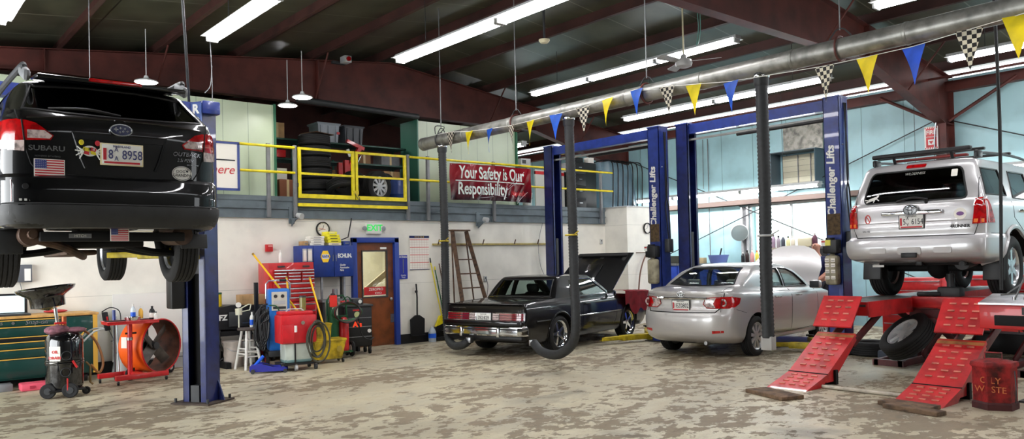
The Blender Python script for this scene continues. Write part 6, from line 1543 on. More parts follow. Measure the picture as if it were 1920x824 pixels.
# calendar, thermometer
cl_ = thing('calendar_poster', 'white wall calendar sheet with a dark blue header right of the door', 'calendar', (8.90, YW, 1.83)); obj('sheet', box(B(), (0, -.004, 0), (.48, .006, .70)), paper, cl_); obj('header', box(B(), (0, -.008, .325), (.48, .003, .05)), navy, cl_); obj('footer', box(B(), (0, -.008, -.342), (.48, .003, .014)), navy, cl_)
for i in range(6): obj('header_star', box(B(), (-.10 + .04 * i, -.0105, .325), (.02, .002, .02), (0, .78, 0)), mat('gold_star', (230, 190, 70), .5), cl_)
gr_ = mat('calendar_grid', (206, 178, 170), .7)
for i in range(1, 8): obj('column_rule', box(B(), (-.24 + .06 * i, -.0085, -.02), (.003, .002, .62)), gr_, cl_)
for i in range(12): obj('month_row', box(B(), (0, -.0085, .27 - .052 * i), (.46, .002, .004 if i % 3 else .012)), gr_ if i % 3 else mat('month_red', (214, 96, 90), .7), cl_)
th_ = thing('thermometer_sign', 'narrow blue sign with a gauge and white lettering right of the door', 'sign', (8.50, YW, 1.545)); obj('sign_plate', box(B(), (0, -.006, 0), (.20, .012, .48)), mat('sign_blue', (30, 44, 150), .35), th_)
obj('gauge_tube', box(B(), (0, -.014, .02), (.018, .003, .28)), grey, th_); text('sign_lettering', 'ACDelco', .05, white, th_, (0, -.014, .205), bold=.001); text('sign_lettering', 'Quality', .042, white, th_, (0, -.014, -.165)); text('sign_lettering', 'Parts', .042, white, th_, (0, -.014, -.205))
# shovel, brooms, jug
sv = thing('coal_shovel', 'black shovel hung blade-down on the wall right of the door', 'shovel', (8.78, 13.50, .12)); b = B(); prism(b, [(-.16, .02), (.16, .02), (.17, .36), (.05, .44), (-.05, .44), (-.17, .36)], 'y', -.03, .0); obj('blade', b, black, sv); obj('blade_lip', box(B(), (0, -.05, .03), (.32, .06, .015)), black, sv)
obj('handle', tube(B(), [(0, -.01, .40), (0, -.02, .8), (-.01, -.01, 1.08)], .016, 8), black, sv); obj('grip', box(B(), (-.01, -.01, .92), (.06, .03, .05), bev=.01), black, sv)
def broom(label, x0, z0, x1, z1, m, head, y=13.45, hw=.0):
    t = thing('broom', label, 'broom', (x0, y, 0)); obj('handle', cyl(B(), (0, 0, z0), (x1 - x0, .06, z1), .012, n=10), m, t); return t
b1 = broom('yellow-handled broom leaning on the wall with dark bristles up off the floor', 9.36, .50, 9.15, 1.62, yellow, 1)
b = B(); prism(b, [(-.06, .52), (.06, .52), (.15, .40), (-.17, .30)], 'y', -.03, .03); obj('yellow_socket', b, yellow, b1); b = B(); prism(b, [(.15, .40), (-.17, .30), (-.22, .16), (.14, .26)], 'y', -.035, .035); obj('bristles', b, black, b1); obj('handle_tip', cyl(B(), (-.21, .06, 1.62), (-.222, .063, 1.72), .013), black, b1)
b2 = broom('green-handled push broom leaning on the wall, between the other two', 9.50, .12, 9.25, 1.50, dkgreen, 1)
b3 = broom('brown-handled push broom standing at the right of the three', 9.62, .10, 9.36, 1.60, wood, 1)
obj('yellow_socket', box(B(), (0, 0, .10), (.05, .05, .10)), yellow, b2); obj('broom_head', box(B(), (-.1, -.02, .05), (.45, .07, .07), (0, 0, .1), bev=.01), black, b2); obj('broom_head', box(B(), (.12, -.06, .045), (.60, .08, .085), (0, 0, -.05), bev=.01), black, b3); obj('yellow_tip', cyl(B(), (-.245, .06, 1.47), (-.25, .06, 1.54), .014), yellow, b2)
jg = thing('water_jug', 'clear plastic jug on the floor between the shovel and the brooms', 'jug', (9.08, 13.40, 0)); obj('jug_body', lathe(B(), [(0, 0), (.075, 0), (.08, .02), (.08, .20), (.05, .27), (.02, .30), (0, .30)], 20), mat('jug_plastic', (196, 208, 220), .2, trans=.3), jg); obj('jug_cap', cyl(B(), (0, 0, .30), (0, 0, .325), .022), white, jg); obj('jug_label', lathe(B(), [(.0815, .08), (.0815, .17)], 20), bright_blue, jg)
# stepladder leaning by the hose
ld = thing('stepladder', 'old brown wooden stepladder leaning on the wall behind the black coupe', 'ladder', (9.95, 13.30, 0))
for s, xb, xt in ((-1, -.30, -.34), (1, .46, .02)): obj('side_rail', tube(B(), [(xb * 1.0, -.35, 0), (xt, .06, 2.27)], .055, 4), wood, ld)
for i in range(7):
    f = (i + .6) / 7.6; xl = -.30 + (-.04) * f; xr = .46 - .44 * f; y_ = -.35 + .41 * f; obj('tread', box(B(), ((xl + xr) / 2, y_, 2.27 * f), (xr - xl + .02, .10, .025)), wood, ld)
obj('top_cap', box(B(), (-.16, .08, 2.29), (.48, .20, .03), bev=.01), wood, ld); obj('rear_leg', tube(B(), [(.36, .15, 0), (.06, .15, 2.25)], .02, 4), wood, ld); obj('rear_leg', tube(B(), [(-.24, .15, 0), (-.30, .15, 2.25)], .02, 4), wood, ld)
# rail with pegs on the wall
pr_ = thing('peg_rail', 'long tan wooden rail with pegs fixed along the white wall', 'rail', (9.22, 13.50, 2.0)); obj('rail_board', bx(B(), 0, 3.4, 0, .045, -.018, .018), mat('tan_rail', (178, 160, 92), .6, noise=.2), pr_)
for x in (.12, 1.3, 2.2, 2.9): obj('peg', cyl(B(), (x, -.0, .0), (x - .01, -.06, .10), .012, n=8), wood, pr_)
def outlet(label, x, y, z):
    t = thing('wall_outlet', label, 'outlet', (x, y, z)); obj('cover_plate', box(B(), (0, -.008, 0), (.08, .016, .12), bev=.003), ltgrey, t); obj('socket', box(B(), (0, -.018, .02), (.035, .006, .03)), dkgrey, t); return t
o = outlet('small wall outlet with a cord, above the black coupe\'s roof', 10.6, YW, 1.24); obj('cord', tube(B(), [(.01, -.02, .0), (.05, -.03, -.15), (.02, -.03, -.35), (.0, -.03, -.5)], .006, 5, smooth=4), black, o)
outlet('small outlet at the inner corner beside the white corner room', 14.30, YW, 2.05)
cn = tag(obj('wall_conduit', tube(B(), [(12.3, 13.5, 2.5), (12.15, 13.5, 2.0), (12.2, 13.5, 1.5), (12.4, 13.5, 1.15)], .006, 5, smooth=5), grey), 'thin grey wire hanging down the white wall left of the lift column', 'wire')
tag(obj('corner_conduit', tube(B(), [(15.45, 12.78, 2.9), (15.5, 12.78, 2.5), (15.35, 12.78, 2.1), (15.4, 12.78, 1.4)], .010, 6, smooth=5), grey), 'grey wire running down the front of the white corner room beside the clock', 'wire')
# coiled hoses on the corner wall, blue steel cart
hw = thing('wall_hose', 'brownish hose looped over a wall rail on the white corner room', 'hose', (15.0, 12.78, 1.75)); obj('rail', cyl(B(), (-.3, -.02, .0), (.9, -.02, 0), .012), wood, hw)
obj('hose_loop', tube(B(), [(-.30, -.05, -1.1), (-.2, -.05, -.5), (.0, -.05, -.1), (.25, -.05, .0), (.42, -.05, -.2), (.45, -.05, -.9)], .018, 8, smooth=6), mat('hose_brown', (110, 78, 64), .6), hw)

# ------------------------------------------------------------ green roll cabinet
gc = thing('tool_cabinet', 'long dark green tool cabinet with gold trim and a blond wooden top', 'cabinet', (.2, 12.86, .12))
obj('cabinet_body', bx(B(), 0, 2.56, 0, .64, 0, .84, .004), green, gc); obj('wood_top', bx(B(), -.02, 2.58, -.02, .66, .85, .885, .004), ply, gc)
for x0, x1 in ((0, 2.10),):
    zz = [.02, .30, .43, .53, .60, .745, .84]
    for z0, z1 in zip(zz, zz[1:]):
        d_ = obj('drawer', bx(B(), x0 + .02, x1 - .02, -.02, 0, z0 + .006, z1 - .012, .003), green if (z0, z1) != (.53, .60) else black, gc); obj('drawer_trim', bx(B(), x0 + .02, x1 - .02, -.03, -.018, z1 - .018, z1 - .006), gold, d_)
obj('side_door', bx(B(), 2.14, 2.50, -.02, 0, .02, .83, .003), green, gc)
for a, c_ in ((2.10, 2.14), (2.50, 2.56)): obj('gold_post', bx(B(), a, c_, -.024, 0, 0, .85), gold, gc)
b = B(); prism(b, [(2.20, .42), (2.42, .66), (2.32, .48), (2.38, .50), (2.16, .22), (2.28, .40), (2.22, .38)], 'y', -.026, -.02); obj('lightning_bolt', b, gold, gc)
text('cabinet_lettering', 'Snap-on', .085, alloy, gc, (1.78, -.024, .79), shear=.3); text('cabinet_lettering', 'SIGNATURE SERIES', .055, alloy, gc, (1.15, -.024, .79)); obj('lock', cyl(B(), (1.5, -.02, .79), (1.5, -.03, .79), .02), steel, gc)
for x in (.15, 1.3, 2.4):
    for y in (.08, .56): obj('caster', cyl(B(), (x - .03, y, -.06), (x + .03, y, -.06), .06, n=16), black, gc)
mo = thing('monitor_hood', 'pale open laptop-like tester standing on the green cabinet at the left edge', 'tester', (1.55, 13.1, 1.005)); obj('screen_frame', box(B(), (.05, .12, .16), (.66, .03, .30), bev=.01), black, mo); obj('screen', box(B(), (.05, .10, .16), (.58, .01, .24)), mat('screen_pale', (206, 226, 232), .2, emit=.5), mo); obj('keyboard', box(B(), (.05, -.05, .015), (.66, .26, .03), bev=.008), dkgrey, mo)
tl = thing('wall_tester', 'grey wall-mounted box with a white panel, seen below the raised wagon', 'box', (1.88, YW, 1.60)); obj('case', box(B(), (0, -.05, 0), (.30, .10, .26), bev=.01), mat('tester_grey', (90, 94, 100), .5), tl); obj('white_panel', box(B(), (.09, -.103, -.02), (.08, .004, .18)), white, tl); obj('cable', tube(B(), [(.0, -.03, -.13), (.03, -.03, -.3), (.0, -.03, -.45)], .006, 5, smooth=4), grey, tl)
pc = thing('carrying_case', 'pink-red plastic case lying on the floor under the green cabinet', 'case', (1.98, 12.55, 0)); obj('shell', box(B(), (0, 0, .05), (.50, .26, .10), bev=.02), mat('case_pink', (216, 84, 104), .45), pc); obj('latch', box(B(), (-.12, -.135, .05), (.06, .01, .04)), mat('case_pink_dark', (170, 50, 70), .5), pc); obj('latch', box(B(), (.12, -.135, .05), (.06, .01, .04)), MATS['case_pink_dark'], pc)
tag(obj('floor_box', box(B(), (0, 0, .05), (.22, .2, .10), bev=.01), grey), 'small grey box on the floor at the left edge, left of the pink case', 'box', loc=(1.55, 12.7, 0))
tag(obj('red_rag', sph(B(), (0, 0, 0), .1, (1.6, 1, .25)), mat('rag_red', (190, 60, 66), .8)), 'crumpled red rag on top of the green cabinet behind the funnel', 'rag', loc=(2.30, 13.3, 1.03))

# ------------------------------------------------------------ oil drain tank
od = thing('oil_drainer', 'black wheeled oil drain tank with a wide black funnel on top', 'oil drainer', (2.10, 11.6, 0))
gb = mat('gloss_black', (12, 12, 14), .15, coat=1)
obj('tank', lathe(B(), [(0, .10), (.19, .10), (.215, .13), (.22, .16), (.22, .42), (.228, .43), (.228, .44), (.22, .45), (.228, .46), (.228, .47), (.22, .48), (.22, .72), (.20, .78), (.14, .83), (0, .85)], 36), gb, od)
obj('neck_tube', cyl(B(), (-.06, 0, .82), (-.10, 0, 1.16), .022), chrome, od); obj('copper_valve', cyl(B(), (.0, .0, .84), (.0, 0, 1.03), .03), mat('copper_fitting', (176, 96, 56), .35, .6), od); obj('red_valve', box(B(), (-.05, -.05, .95), (.14, .04, .03), bev=.01), red, od)
fm = Matrix.Translation((-.17, 0, 1.12)) @ Matrix.Rotation(R(-7), 4, 'Y')
b = B(); lathe(b, [(.02, -.0), (.10, .03), (.20, .05), (.205, .17), (.22, .19), (.33, .26), (.345, .29), (.345, .30), (.32, .28), (.20, .20), (.18, .07), (.0, .04)], 36, fm); obj('funnel', b, gb, od)
obj('push_handle', tube(B(), [(.20, -.13, .70), (.33, -.13, .82), (.44, -.13, .84), (.44, .13, .84), (.33, .13, .82), (.20, .13, .70)], .013, 8, smooth=2), ltgrey, od)
obj('copper_hose', tube(B(), [(.1, .05, .84), (.25, .05, .82), (.38, .0, .66), (.45, -.02, .40), (.40, -.02, .26), (.30, -.05, .38)], .016, 8, smooth=6), mat('amber_hose', (150, 96, 50), .35), od)
obj('outlet_valve', tube(B(), [(.24, -.05, .42), (.29, -.05, .36), (.29, -.05, .15), (.32, -.05, .12)], .014, 8), mat('brass_fitting', (120, 96, 60), .4, .5), od)
lb_ = B(); 
for i in range(9):
    a0 = R(212 + i * 4); a1 = R(212 + (i + 1) * 4); lb_.faces.new([lb_.verts.new((.2225 * math.cos(a), .2225 * math.sin(a), z)) for a, z in ((a0, .44 + .02 * (i / 9)), (a1, .44 + .02 * ((i + 1) / 9)), (a1, .66), (a0, .66))])
bmesh.ops.remove_doubles(lb_, verts=lb_.verts[:], dist=1e-4); bmesh.ops.solidify(lb_, geom=lb_.faces[:], thickness=-.002); ll = obj('tank_label', lb_, paper, od)
for k_, t_ in enumerate(('OIL', 'DRAIN')):
    bm = textbm(t_, .05, thick=.002, bold=.002); bm.transform(Matrix.Rotation(R(-38 + 0), 4, 'Z') @ Matrix.Translation((0, -.229, .59 - k_ * .075)) @ FACE_SOUTH); 
    obj('label_lettering', bm, red, ll)
for (x, y, r_) in ((-.21, -.12, .095), (.02, -.23, .095), (.24, -.05, .05), (.10, .2, .05)):
    a = math.atan2(y, x) + PI / 2; cw = obj('wheel', lathe(B(), [(0, -.02), (r_ * .5, -.02), (r_ * .9, -.022), (r_, -.012), (r_, .012), (r_ * .9, .022), (r_ * .5, .02), (0, .02)], 24, Matrix.Rotation(PI / 2, 4, 'X')), rubber, od, loc=(x, y, r_), rot=(0, 0, R(-25))); obj('hub', cyl(B(), (0, -.026, 0), (0, .026, 0), r_ * .45), dkgrey, cw)
obj('wheel_frame', box(B(), (0, -.02, .09), (.42, .34, .03), bev=.01), black, od)
for z, x in ((.54, -.02), (.33, -.03)): obj('wire_ring', tube(B(), [(x + .055 * math.cos(a), -.235, z + .055 * math.sin(a)) for a in [2 * PI * i / 20 for i in range(20)]], .006, 5, closed=True), dkgrey, od)
obj('red_grip', cyl(B(), (.05, -.24, .47), (.10, -.24, .38), .014), red, od); obj('red_grip', cyl(B(), (-.01, -.235, .25), (-.01, -.235, .10), .010), red, od)
obj('shop_towel', sph(B(), (-.08, -.02, .86), .12, (1.3, 1.0, .55), 14), mat('towel_mauve', (150, 100, 112), .9, noise=.3, nscale=20, bump=.6), od); obj('shop_towel', sph(B(), (.12, -.02, .85), .10, (1.4, 1.1, .4), 14), MATS['towel_mauve'], od)

# ------------------------------------------------------------ drum fan and red work stand
fn = thing('drum_fan', 'large orange drum fan on wheels standing by the white wall', 'fan', (3.43, 12.62, 0), R(-58))
oi = mat('fan_dark_inside', (92, 52, 36), .6, noise=.4)
FRr = .39
b = B(); q = Matrix.Translation((0, 0, .47)) @ Matrix.Rotation(PI / 2, 4, 'Y')
lathe(b, [(FRr, -.21), (FRr, .21), (FRr + .012, .21), (FRr + .012, -.21)], 48, q, close=True); obj('drum_shell', b, orange, fn)
b = B(); lathe(b, [(FRr - .001, -.205), (FRr - .001, .205), (FRr - .004, .205), (FRr - .004, -.205)], 48, q, close=True); obj('drum_lining', b, oi, fn)
b = B(); tube(b, [(.21, (FRr + .005) * math.cos(a), .47 + (FRr + .005) * math.sin(a)) for a in [2 * PI * i / 48 for i in range(48)]], .012, 6, closed=True); obj('front_rim', b, red, fn)
for i in range(4):
    a = R(45 + 90 * i); b = B(); box(b, (0, .19, 0), (.02, .34, .15), (0, .5, 0), bev=.005); obj('fan_blade', b, mat('blade_grey', (96, 90, 84), .5, noise=.3), fn, loc=(.05, 0, .47), rot=(a, 0, 0))
obj('hub', cyl(B(), (-.02, 0, .47), (.12, 0, .47), .055), dkgrey, fn); obj('strut', box(B(), (-.06, 0, .47), (.03, .03, .76)), dkgrey, fn); obj('motor', cyl(B(), (-.2, 0, .47), (-.05, 0, .47), .085), black, fn)
for s in (1, -1): w_ = obj('wheel', lathe(B(), [(0, -.02), (.08, -.022), (.09, -.012), (.09, .012), (.08, .022), (0, .02)], 24, Matrix.Rotation(PI / 2, 4, 'Y')), rubber, fn, loc=(0, s * .40, .09)); obj('wheel_hub', cyl(B(), (-.025, 0, 0), (.025, 0, 0), .04), ltgrey, w_); obj('wheel_bracket', box(B(), (0, s * .36, .12), (.05, .05, .12)), black, fn)
obj('fan_label', box(B(), (-.1, -.405, .55), (.10, .006, .16)), paper, fn)
ws_ = thing('work_stand', 'red tray work stand on casters in front of the orange drum fan', 'tool stand', (3.06, 12.28, 0))
obj('tray', bx(B(), -.33, .36, -.17, .20, .84, .875, .004), red, ws_); obj('tray_rim', tube(B(), [(-.33, -.17, .88), (.36, -.17, .88), (.36, .20, .88), (-.33, .20, .88)], .010, 6, closed=True), red, ws_)
obj('post', cyl(B(), (0, 0, .10), (0, 0, .84), .035), red, ws_); obj('collar', cyl(B(), (0, 0, .60), (0, 0, .64), .042), steel, ws_); obj('clamp_knob', cyl(B(), (-.06, 0, .70), (.09, 0, .70), .014), black, ws_)
obj('base_beam', box(B(), (.05, -.02, .11), (.10, .52, .06), (0, 0, .2), bev=.01), red, ws_); obj('base_leg', box(B(), (.10, -.24, .10), (.74, .07, .07), (0, 0, .15), bev=.008), red, ws_); obj('base_leg', box(B(), (-.08, .22, .10), (.62, .07, .07), (0, 0, .15), bev=.008), red, ws_)
for x, y in ((-.23, -.29), (.44, -.19), (-.36, .17), (.2, .26)): cs_ = obj('caster', cyl(B(), (x - .012, y, .03), (x + .012, y, .03), .03, n=14), black, ws_); obj('caster_fork', box(B(), (x, y, .055), (.03, .03, .03)), steel, cs_)
tag(obj('funnel_bowl', lathe(B(), [(0, 0), (.09, .0), (.11, .06), (.10, .06), (.08, .01), (0, .01)], 24), chrome), 'shiny bowl on the red tray stand', 'bowl', loc=(3.08, 12.2, .877))
tag(obj('wrench', box(B(), (0, 0, .012), (.36, .03, .02), (0, 0, .3), bev=.004), steel), 'steel wrench lying across the red tray stand', 'wrench', loc=(3.2, 12.36, .877)); tag(obj('ratchet', box(B(), (0, 0, .012), (.28, .025, .02), (0, 0, -.2), bev=.004), dkgrey), 'dark ratchet on the left of the red tray stand', 'ratchet', loc=(2.87, 12.27, .877))
def bottle(label, x, y, z, r, h, m, cap=white, lab=None, name='bottle', group=None, cat='bottle'):
    t = thing(name, label, cat, (x, y, z), 0, group); obj('bottle_body', lathe(B(), [(0, 0), (r * .94, 0), (r, .01), (r, h * .62), (r * .75, h * .74), (r * .36, h * .84), (r * .36, h * .88), (0, h * .88)], 18), m, t); obj('bottle_cap', cyl(B(), (0, 0, h * .86), (0, 0, h), r * .42, n=14), cap, t)
    if lab: obj('bottle_label', lathe(B(), [(r * 1.01, h * .15), (r * 1.01, h * .5)], 18), lab, t)
    return t
bottle('clear spray bottle with a blue label on the red tray stand', 3.14, 12.40, .877, .035, .24, mat('bottle_clear', (214, 226, 232), .2), white, bright_blue); bottle('yellow bottle on the red tray stand beside the clear one', 3.25, 12.42, .877, .032, .20, mat('bottle_amber', (232, 180, 70), .4), white); bottle('black and white bottle at the right end of the red tray stand', 3.38, 12.32, .877, .04, .20, black, black, paper); bottle('small white bottle at the right corner of the red tray stand', 3.40, 12.20, .877, .03, .12, white, dkgrey)
tag(obj('cone_bucket', lathe(B(), [(0, 0), (.17, 0), (.175, .02), (.115, .36), (0, .36)], 24), mat('grey_plastic', (168, 168, 164), .5)), 'upturned grey bucket on the floor behind the red tray stand', 'bucket', loc=(3.15, 13.0, 0))
im = thing('impact_cable_rack', 'black electric tool hanging on the right end of the green cabinet', 'tool', (2.84, 12.9, 0)); obj('tool_body', box(B(), (.04, -.05, .86), (.07, .09, .28), (0, -.15, 0), bev=.01), black, im); obj('tool_panel', box(B(), (.05, -.10, .86), (.02, .01, .14), (0, -.15, 0)), red, im); obj('tool_hook', tube(B(), [(.08, -.05, .72), (.13, -.05, .60), (.13, -.05, .56), (.10, -.05, .56)], .006, 5), dkgrey, im); obj('cord', tube(B(), [(-.02, -.05, 1.0), (.1, -.05, 1.06), (.22, -.06, 1.0), (.24, -.06, .8)], .008, 6, smooth=5), black, im)
pb_ = thing('pry_bar', 'tall dark pry bar leaning between the green cabinet and the red tray stand', 'pry bar', (2.92, 12.55, 0)); obj('bar', cyl(B(), (0, 0, .02), (.02, .1, .95), .014), dkgrey, pb_); obj('handle', cyl(B(), (.02, .1, .88), (.022, .11, 1.03), .024), blue, pb_)
tag(obj('pipe_rod', cyl(B(), (0, 0, .0), (.04, .3, .92), .010), steel), 'thin steel rod leaning on the red tray stand', 'rod', loc=(2.98, 12.55, 0))
ct = thing('wall_board', 'white board panel leaning on the wall behind the drum fan', 'panel', (3.62, 13.42, .16)); obj('board_sheet', box(B(), (0, 0, .55), (1.05, .02, 1.06), (.06, 0, 0)), white, ct); obj('board_edge', box(B(), (0, -.04, .02), (1.05, .03, .02)), grey, ct)
tag(obj('corrugated_trim', box(B(), (0, 0, .12), (.5, .03, .24)), ltgrey), 'short grey skirting panel on the floor beside the left lift post', 'panel', loc=(4.22, 13.45, 0))
eb = thing('electrical_box', 'dark grey electrical box on the wall behind the left lift post', 'box', (4.17, YW, 1.42)); obj('box_body', box(B(), (0, -.05, 0), (.30, .10, .62), bev=.01), dkgrey, eb); obj('box_cover', box(B(), (0, -.105, 0), (.26, .01, .56)), mat('box_slate', (70, 74, 78), .5), eb)

# ------------------------------------------------------------ black brake lathe, stool, buckets
bl = thing('brake_lathe', 'black bench machine with white letters on its side, left of the stool', 'machine', (4.82, 13.0, 0))
b = B(); prism(b, [(-.38, .62), (.42, .58), (.42, .92), (.32, .98), (-.10, 1.0), (-.30, .97), (-.38, .86)], 'y', -.22, .25); obj('housing', b, black, bl, sharp=20); obj('front_door', box(B(), (.12, -.232, .77), (.52, .02, .24), bev=.008), dkgrey, bl); obj('handle', box(B(), (.16, -.25, .70), (.18, .015, .015)), steel, bl); obj('top_knob', sph(B(), (-.18, 0, 1.0), .03), steel, bl)
text('machine_lettering', 'FFZ', .12, white, bl, (-.26, -.224, .80), bold=.005)
obj('bench_frame', bx(B(), -.36, .40, -.20, .22, .50, .58), dark, bl)
for x in (-.33, .37):
    for y in (-.17, .18): obj('bench_leg', box(B(), (x, y, .26), (.05, .05, .5)), black, bl)
obj('foot_beam', box(B(), (-.25, -.25, .05), (.08, .5, .10)), dark, bl)
obj('hose_bundle', tube(B(), [(-.28, -.2, .6), (-.30, -.25, .4), (-.22, -.26, .2), (-.30, -.25, .12)], .018, 6, smooth=4), black, bl)
jr = thing('fluid_jar', 'yellow fluid jar standing on the black bench machine', 'jar', (4.60, 13.0, .98)); obj('jar_tube', cyl(B(), (0, 0, 0), (0, 0, .20), .05), mat('yellow_fluid', (190, 164, 30), .2), jr); obj('jar_cap', cyl(B(), (0, 0, .20), (0, 0, .23), .053), dkgreen, jr)
cbox('open brown box on the dark bench left of the red tool chest', 5.22, 13.2, .98, .40, .3, .17, card, group=None)
bc = thing('black_bench', 'dark bench carrying the brown box, beside the red tool chest', 'bench', (5.2, 13.15, 0)); obj('bench_body', bx(B(), -.28, .22, -.22, .3, .50, .975, .006), mat('bench_dark', (36, 40, 44), .5), bc)
for x in (-.24, .18): obj('bench_leg', box(B(), (x, -.15, .25), (.05, .05, .5)), black, bc)
ub = thing('steel_post', 'black upright post beside the blue service machine', 'post', (5.08, 12.62, 0)); obj('post', box(B(), (0, 0, .68), (.055, .055, 1.36)), black, ub); obj('post_foot', box(B(), (0, 0, .02), (.2, .2, .04)), black, ub)
def pail(label, x, y, r, h, m):
    t = thing('pail', label, 'bucket', (x, y, 0)); obj('pail_body', lathe(B(), [(0, 0), (r * .9, 0), (r, h), (r * 1.04, h), (r * 1.04, h + .02), (0, h + .02)], 24), m, t); obj('pail_handle', tube(B(), [(-r, 0, h * .9), (-r * .5, -r, h * .7), (r * .5, -r, h * .7), (r, 0, h * .9)], .006, 5, smooth=4), steel, t); return t
pail('stained white pail on the floor under the black bench machine', 4.72, 12.72, .155, .40, mat('stained_white', (206, 196, 186), .6, noise=.25, nscale=5)); pail('white pail behind the white stool', 5.02, 12.9, .14, .36, white); pail('pale pail behind the stained one, under the black machine', 4.52, 13.1, .14, .42, ltgrey)
st_ = thing('stool', 'white wooden bar stool with a dark round seat', 'stool', (4.80, 12.28, 0))
obj('seat', lathe(B(), [(0, .615), (.15, .615), (.165, .63), (.16, .655), (0, .66)], 28), mat('seat_dark_wood', (70, 62, 58), .6), st_)
for i in range(4):
    a = R(45 + 90 * i + 12); obj('leg', tube(B(), [(.09 * math.cos(a), .09 * math.sin(a), .62), (.205 * math.cos(a), .205 * math.sin(a), 0)], .021, 10), white, st_)
for z, k_ in ((.20, 0), (.28, 1), (.46, 0)):
    for j in range(4):
        if z == .46 and j % 2: continue
        a = R(45 + 90 * j + 12); c_ = R(135 + 90 * j + 12); r_ = .205 - .115 * z / .62; obj('rung', cyl(B(), (r_ * math.cos(a), r_ * math.sin(a), z + .05 * (j % 2)), (r_ * math.cos(c_), r_ * math.sin(c_), z + .05 * (j % 2)), .012), white, st_)
sp = bottle('white spray can with a blue label on the stool', 4.86, 12.26, .662, .034, .24, white, white, bright_blue, cat='spray can', name='spray_can')
bb_ = thing('bleeder_pump', 'cream plastic pump with a round gauge hanging at the stool', 'pump', (4.68, 12.34, .662)); obj('reservoir', lathe(B(), [(0, .20), (.05, .20), (.055, .30), (0, .31)], 18), mat('cream_plastic', (212, 214, 190), .4), bb_); obj('gauge', lathe(B(), [(0, -.012), (.042, -.012), (.042, .012), (0, .012)], 20, Matrix.Translation((-.01, -.02, .36)) @ Matrix.Rotation(PI / 2, 4, 'X')), white, bb_); obj('trigger_frame', tube(B(), [(.03, 0, .30), (.16, 0, .36), (.20, 0, .36), (.18, 0, .27), (.05, 0, .25)], .010, 6, closed=True), MATS['cream_plastic'], bb_); obj('stand', cyl(B(), (0, 0, 0), (0, 0, .22), .012), MATS['cream_plastic'], bb_)

# ------------------------------------------------------------ red tool chest
tc_ = thing('tool_chest', 'tall red tool chest with many drawers against the white wall', 'tool chest', (5.50, 12.92, 0))
obj('lower_cabinet', bx(B(), -.10, .80, 0, .5, .10, .98, .006), red, tc_); obj('upper_chest', bx(B(), -.06, .77, .03, .48, .985, 1.68, .006), red, tc_)
def drawers(parent, x0, x1, zs, cols=1):
    for z0, z1 in zip(zs, zs[1:]):
        for c_ in range(cols):
            a = x0 + (x1 - x0) * c_ / cols; e = x0 + (x1 - x0) * (c_ + 1) / cols
            d_ = obj('drawer', bx(B(), a + .01, e - .01, -.015, .03, z0 + .004, z1 - .004, .003), red, parent); obj('drawer_pull', bx(B(), a + .02, e - .02, -.032, -.012, z1 - .022, z1 - .006), alloy, d_)
drawers(tc_, 0, .77, [1.0, 1.08, 1.16, 1.24, 1.33]); drawers(tc_, 0, .77, [1.335, 1.40, 1.455, 1.51], 3); drawers(tc_, 0, .77, [1.515, 1.56]); drawers(tc_, 0, .78, [.12, .40, .52, .60, .68, .76, .84, .96])
for x in (.16, .62): obj('badge', bx(B(), x - .06, x + .06, -.002, .03, 1.60, 1.625), dkgrey, tc_)
for x in (0, .7): obj('caster', cyl(B(), (x - .02, .06, .05), (x + .02, .06, .05), .05, n=14), black, tc_)
bottle('slim white bottle on top of the red tool chest', 5.72, 13.1, 1.682, .03, .22, white)
# blue refrigerant machine
bm_ = thing('service_machine', 'blue wheeled service machine with hanging black hoses and a silver handle', 'machine', (5.28, 12.22, 0), R(-15))
bl2 = mat('machine_blue', (36, 110, 196), .35); obj('machine_body', box(B(), (0, 0, .76), (.34, .30, 1.0), bev=.04), bl2, bm_); obj('gauge_panel', box(B(), (0, -.155, 1.06), (.24, .012, .30)), mat('panel_ivory', (206, 204, 190), .4), bm_)
for x in (-.06, .05): obj('gauge', lathe(B(), [(0, 0), (.028, 0), (.028, .008), (0, .010)], 18, Matrix.Translation((x, -.162, 1.14)) @ Matrix.Rotation(PI / 2, 4, 'X')), dkgrey, bm_)
obj('display', box(B(), (0, -.163, 1.04), (.18, .006, .06)), ltgrey, bm_); obj('button_row', box(B(), (0, -.163, .955), (.20, .006, .04)), dkgrey, bm_); obj('swoosh_decal', tube(B(), [(-.04, -.155, .80), (.02, -.155, .80), (.06, -.155, .76), (.07, -.155, .72)], .012, 6, smooth=3), white, bm_)
obj('push_handle', tube(B(), [(-.19, -.02, 1.1), (-.19, -.04, 1.34), (-.14, -.05, 1.39), (.14, -.05, 1.39), (.19, -.04, 1.34), (.19, -.02, 1.1)], .014, 8), alloy, bm_); obj('handle_grip', cyl(B(), (.02, -.05, 1.39), (.13, -.05, 1.39), .02), black, bm_)
for s in (1, -1): w_ = obj('wheel', lathe(B(), [(0, -.03), (.09, -.03), (.12, -.015), (.12, .015), (.09, .03), (0, .03)], 24, Matrix.Rotation(PI / 2, 4, 'Y')), rubber, bm_, loc=(s * .19, -.05, .12)); obj('wheel_hub', cyl(B(), (-.034, 0, 0), (.034, 0, 0), .045), red, w_)
obj('base', box(B(), (0, 0, .22), (.36, .36, .10), bev=.02), dkgrey, bm_)
for i in range(9):
    x = -.20 - .025 * (i % 4); d_ = .05 * (i // 4); z0 = 1.02 - .03 * i; obj('hanging_hose', tube(B(), [(x + .02, -.12 - d_, z0), (x - .10, -.14 - d_, z0 - .08), (x - .12 + .02 * (i % 3), -.16 - d_, .5), (x - .06, -.16 - d_, .28 + .02 * i), (x, -.16 - d_, .5), (x + .03, -.13 - d_, z0 - .05)], .013, 6, smooth=6), black, bm_)
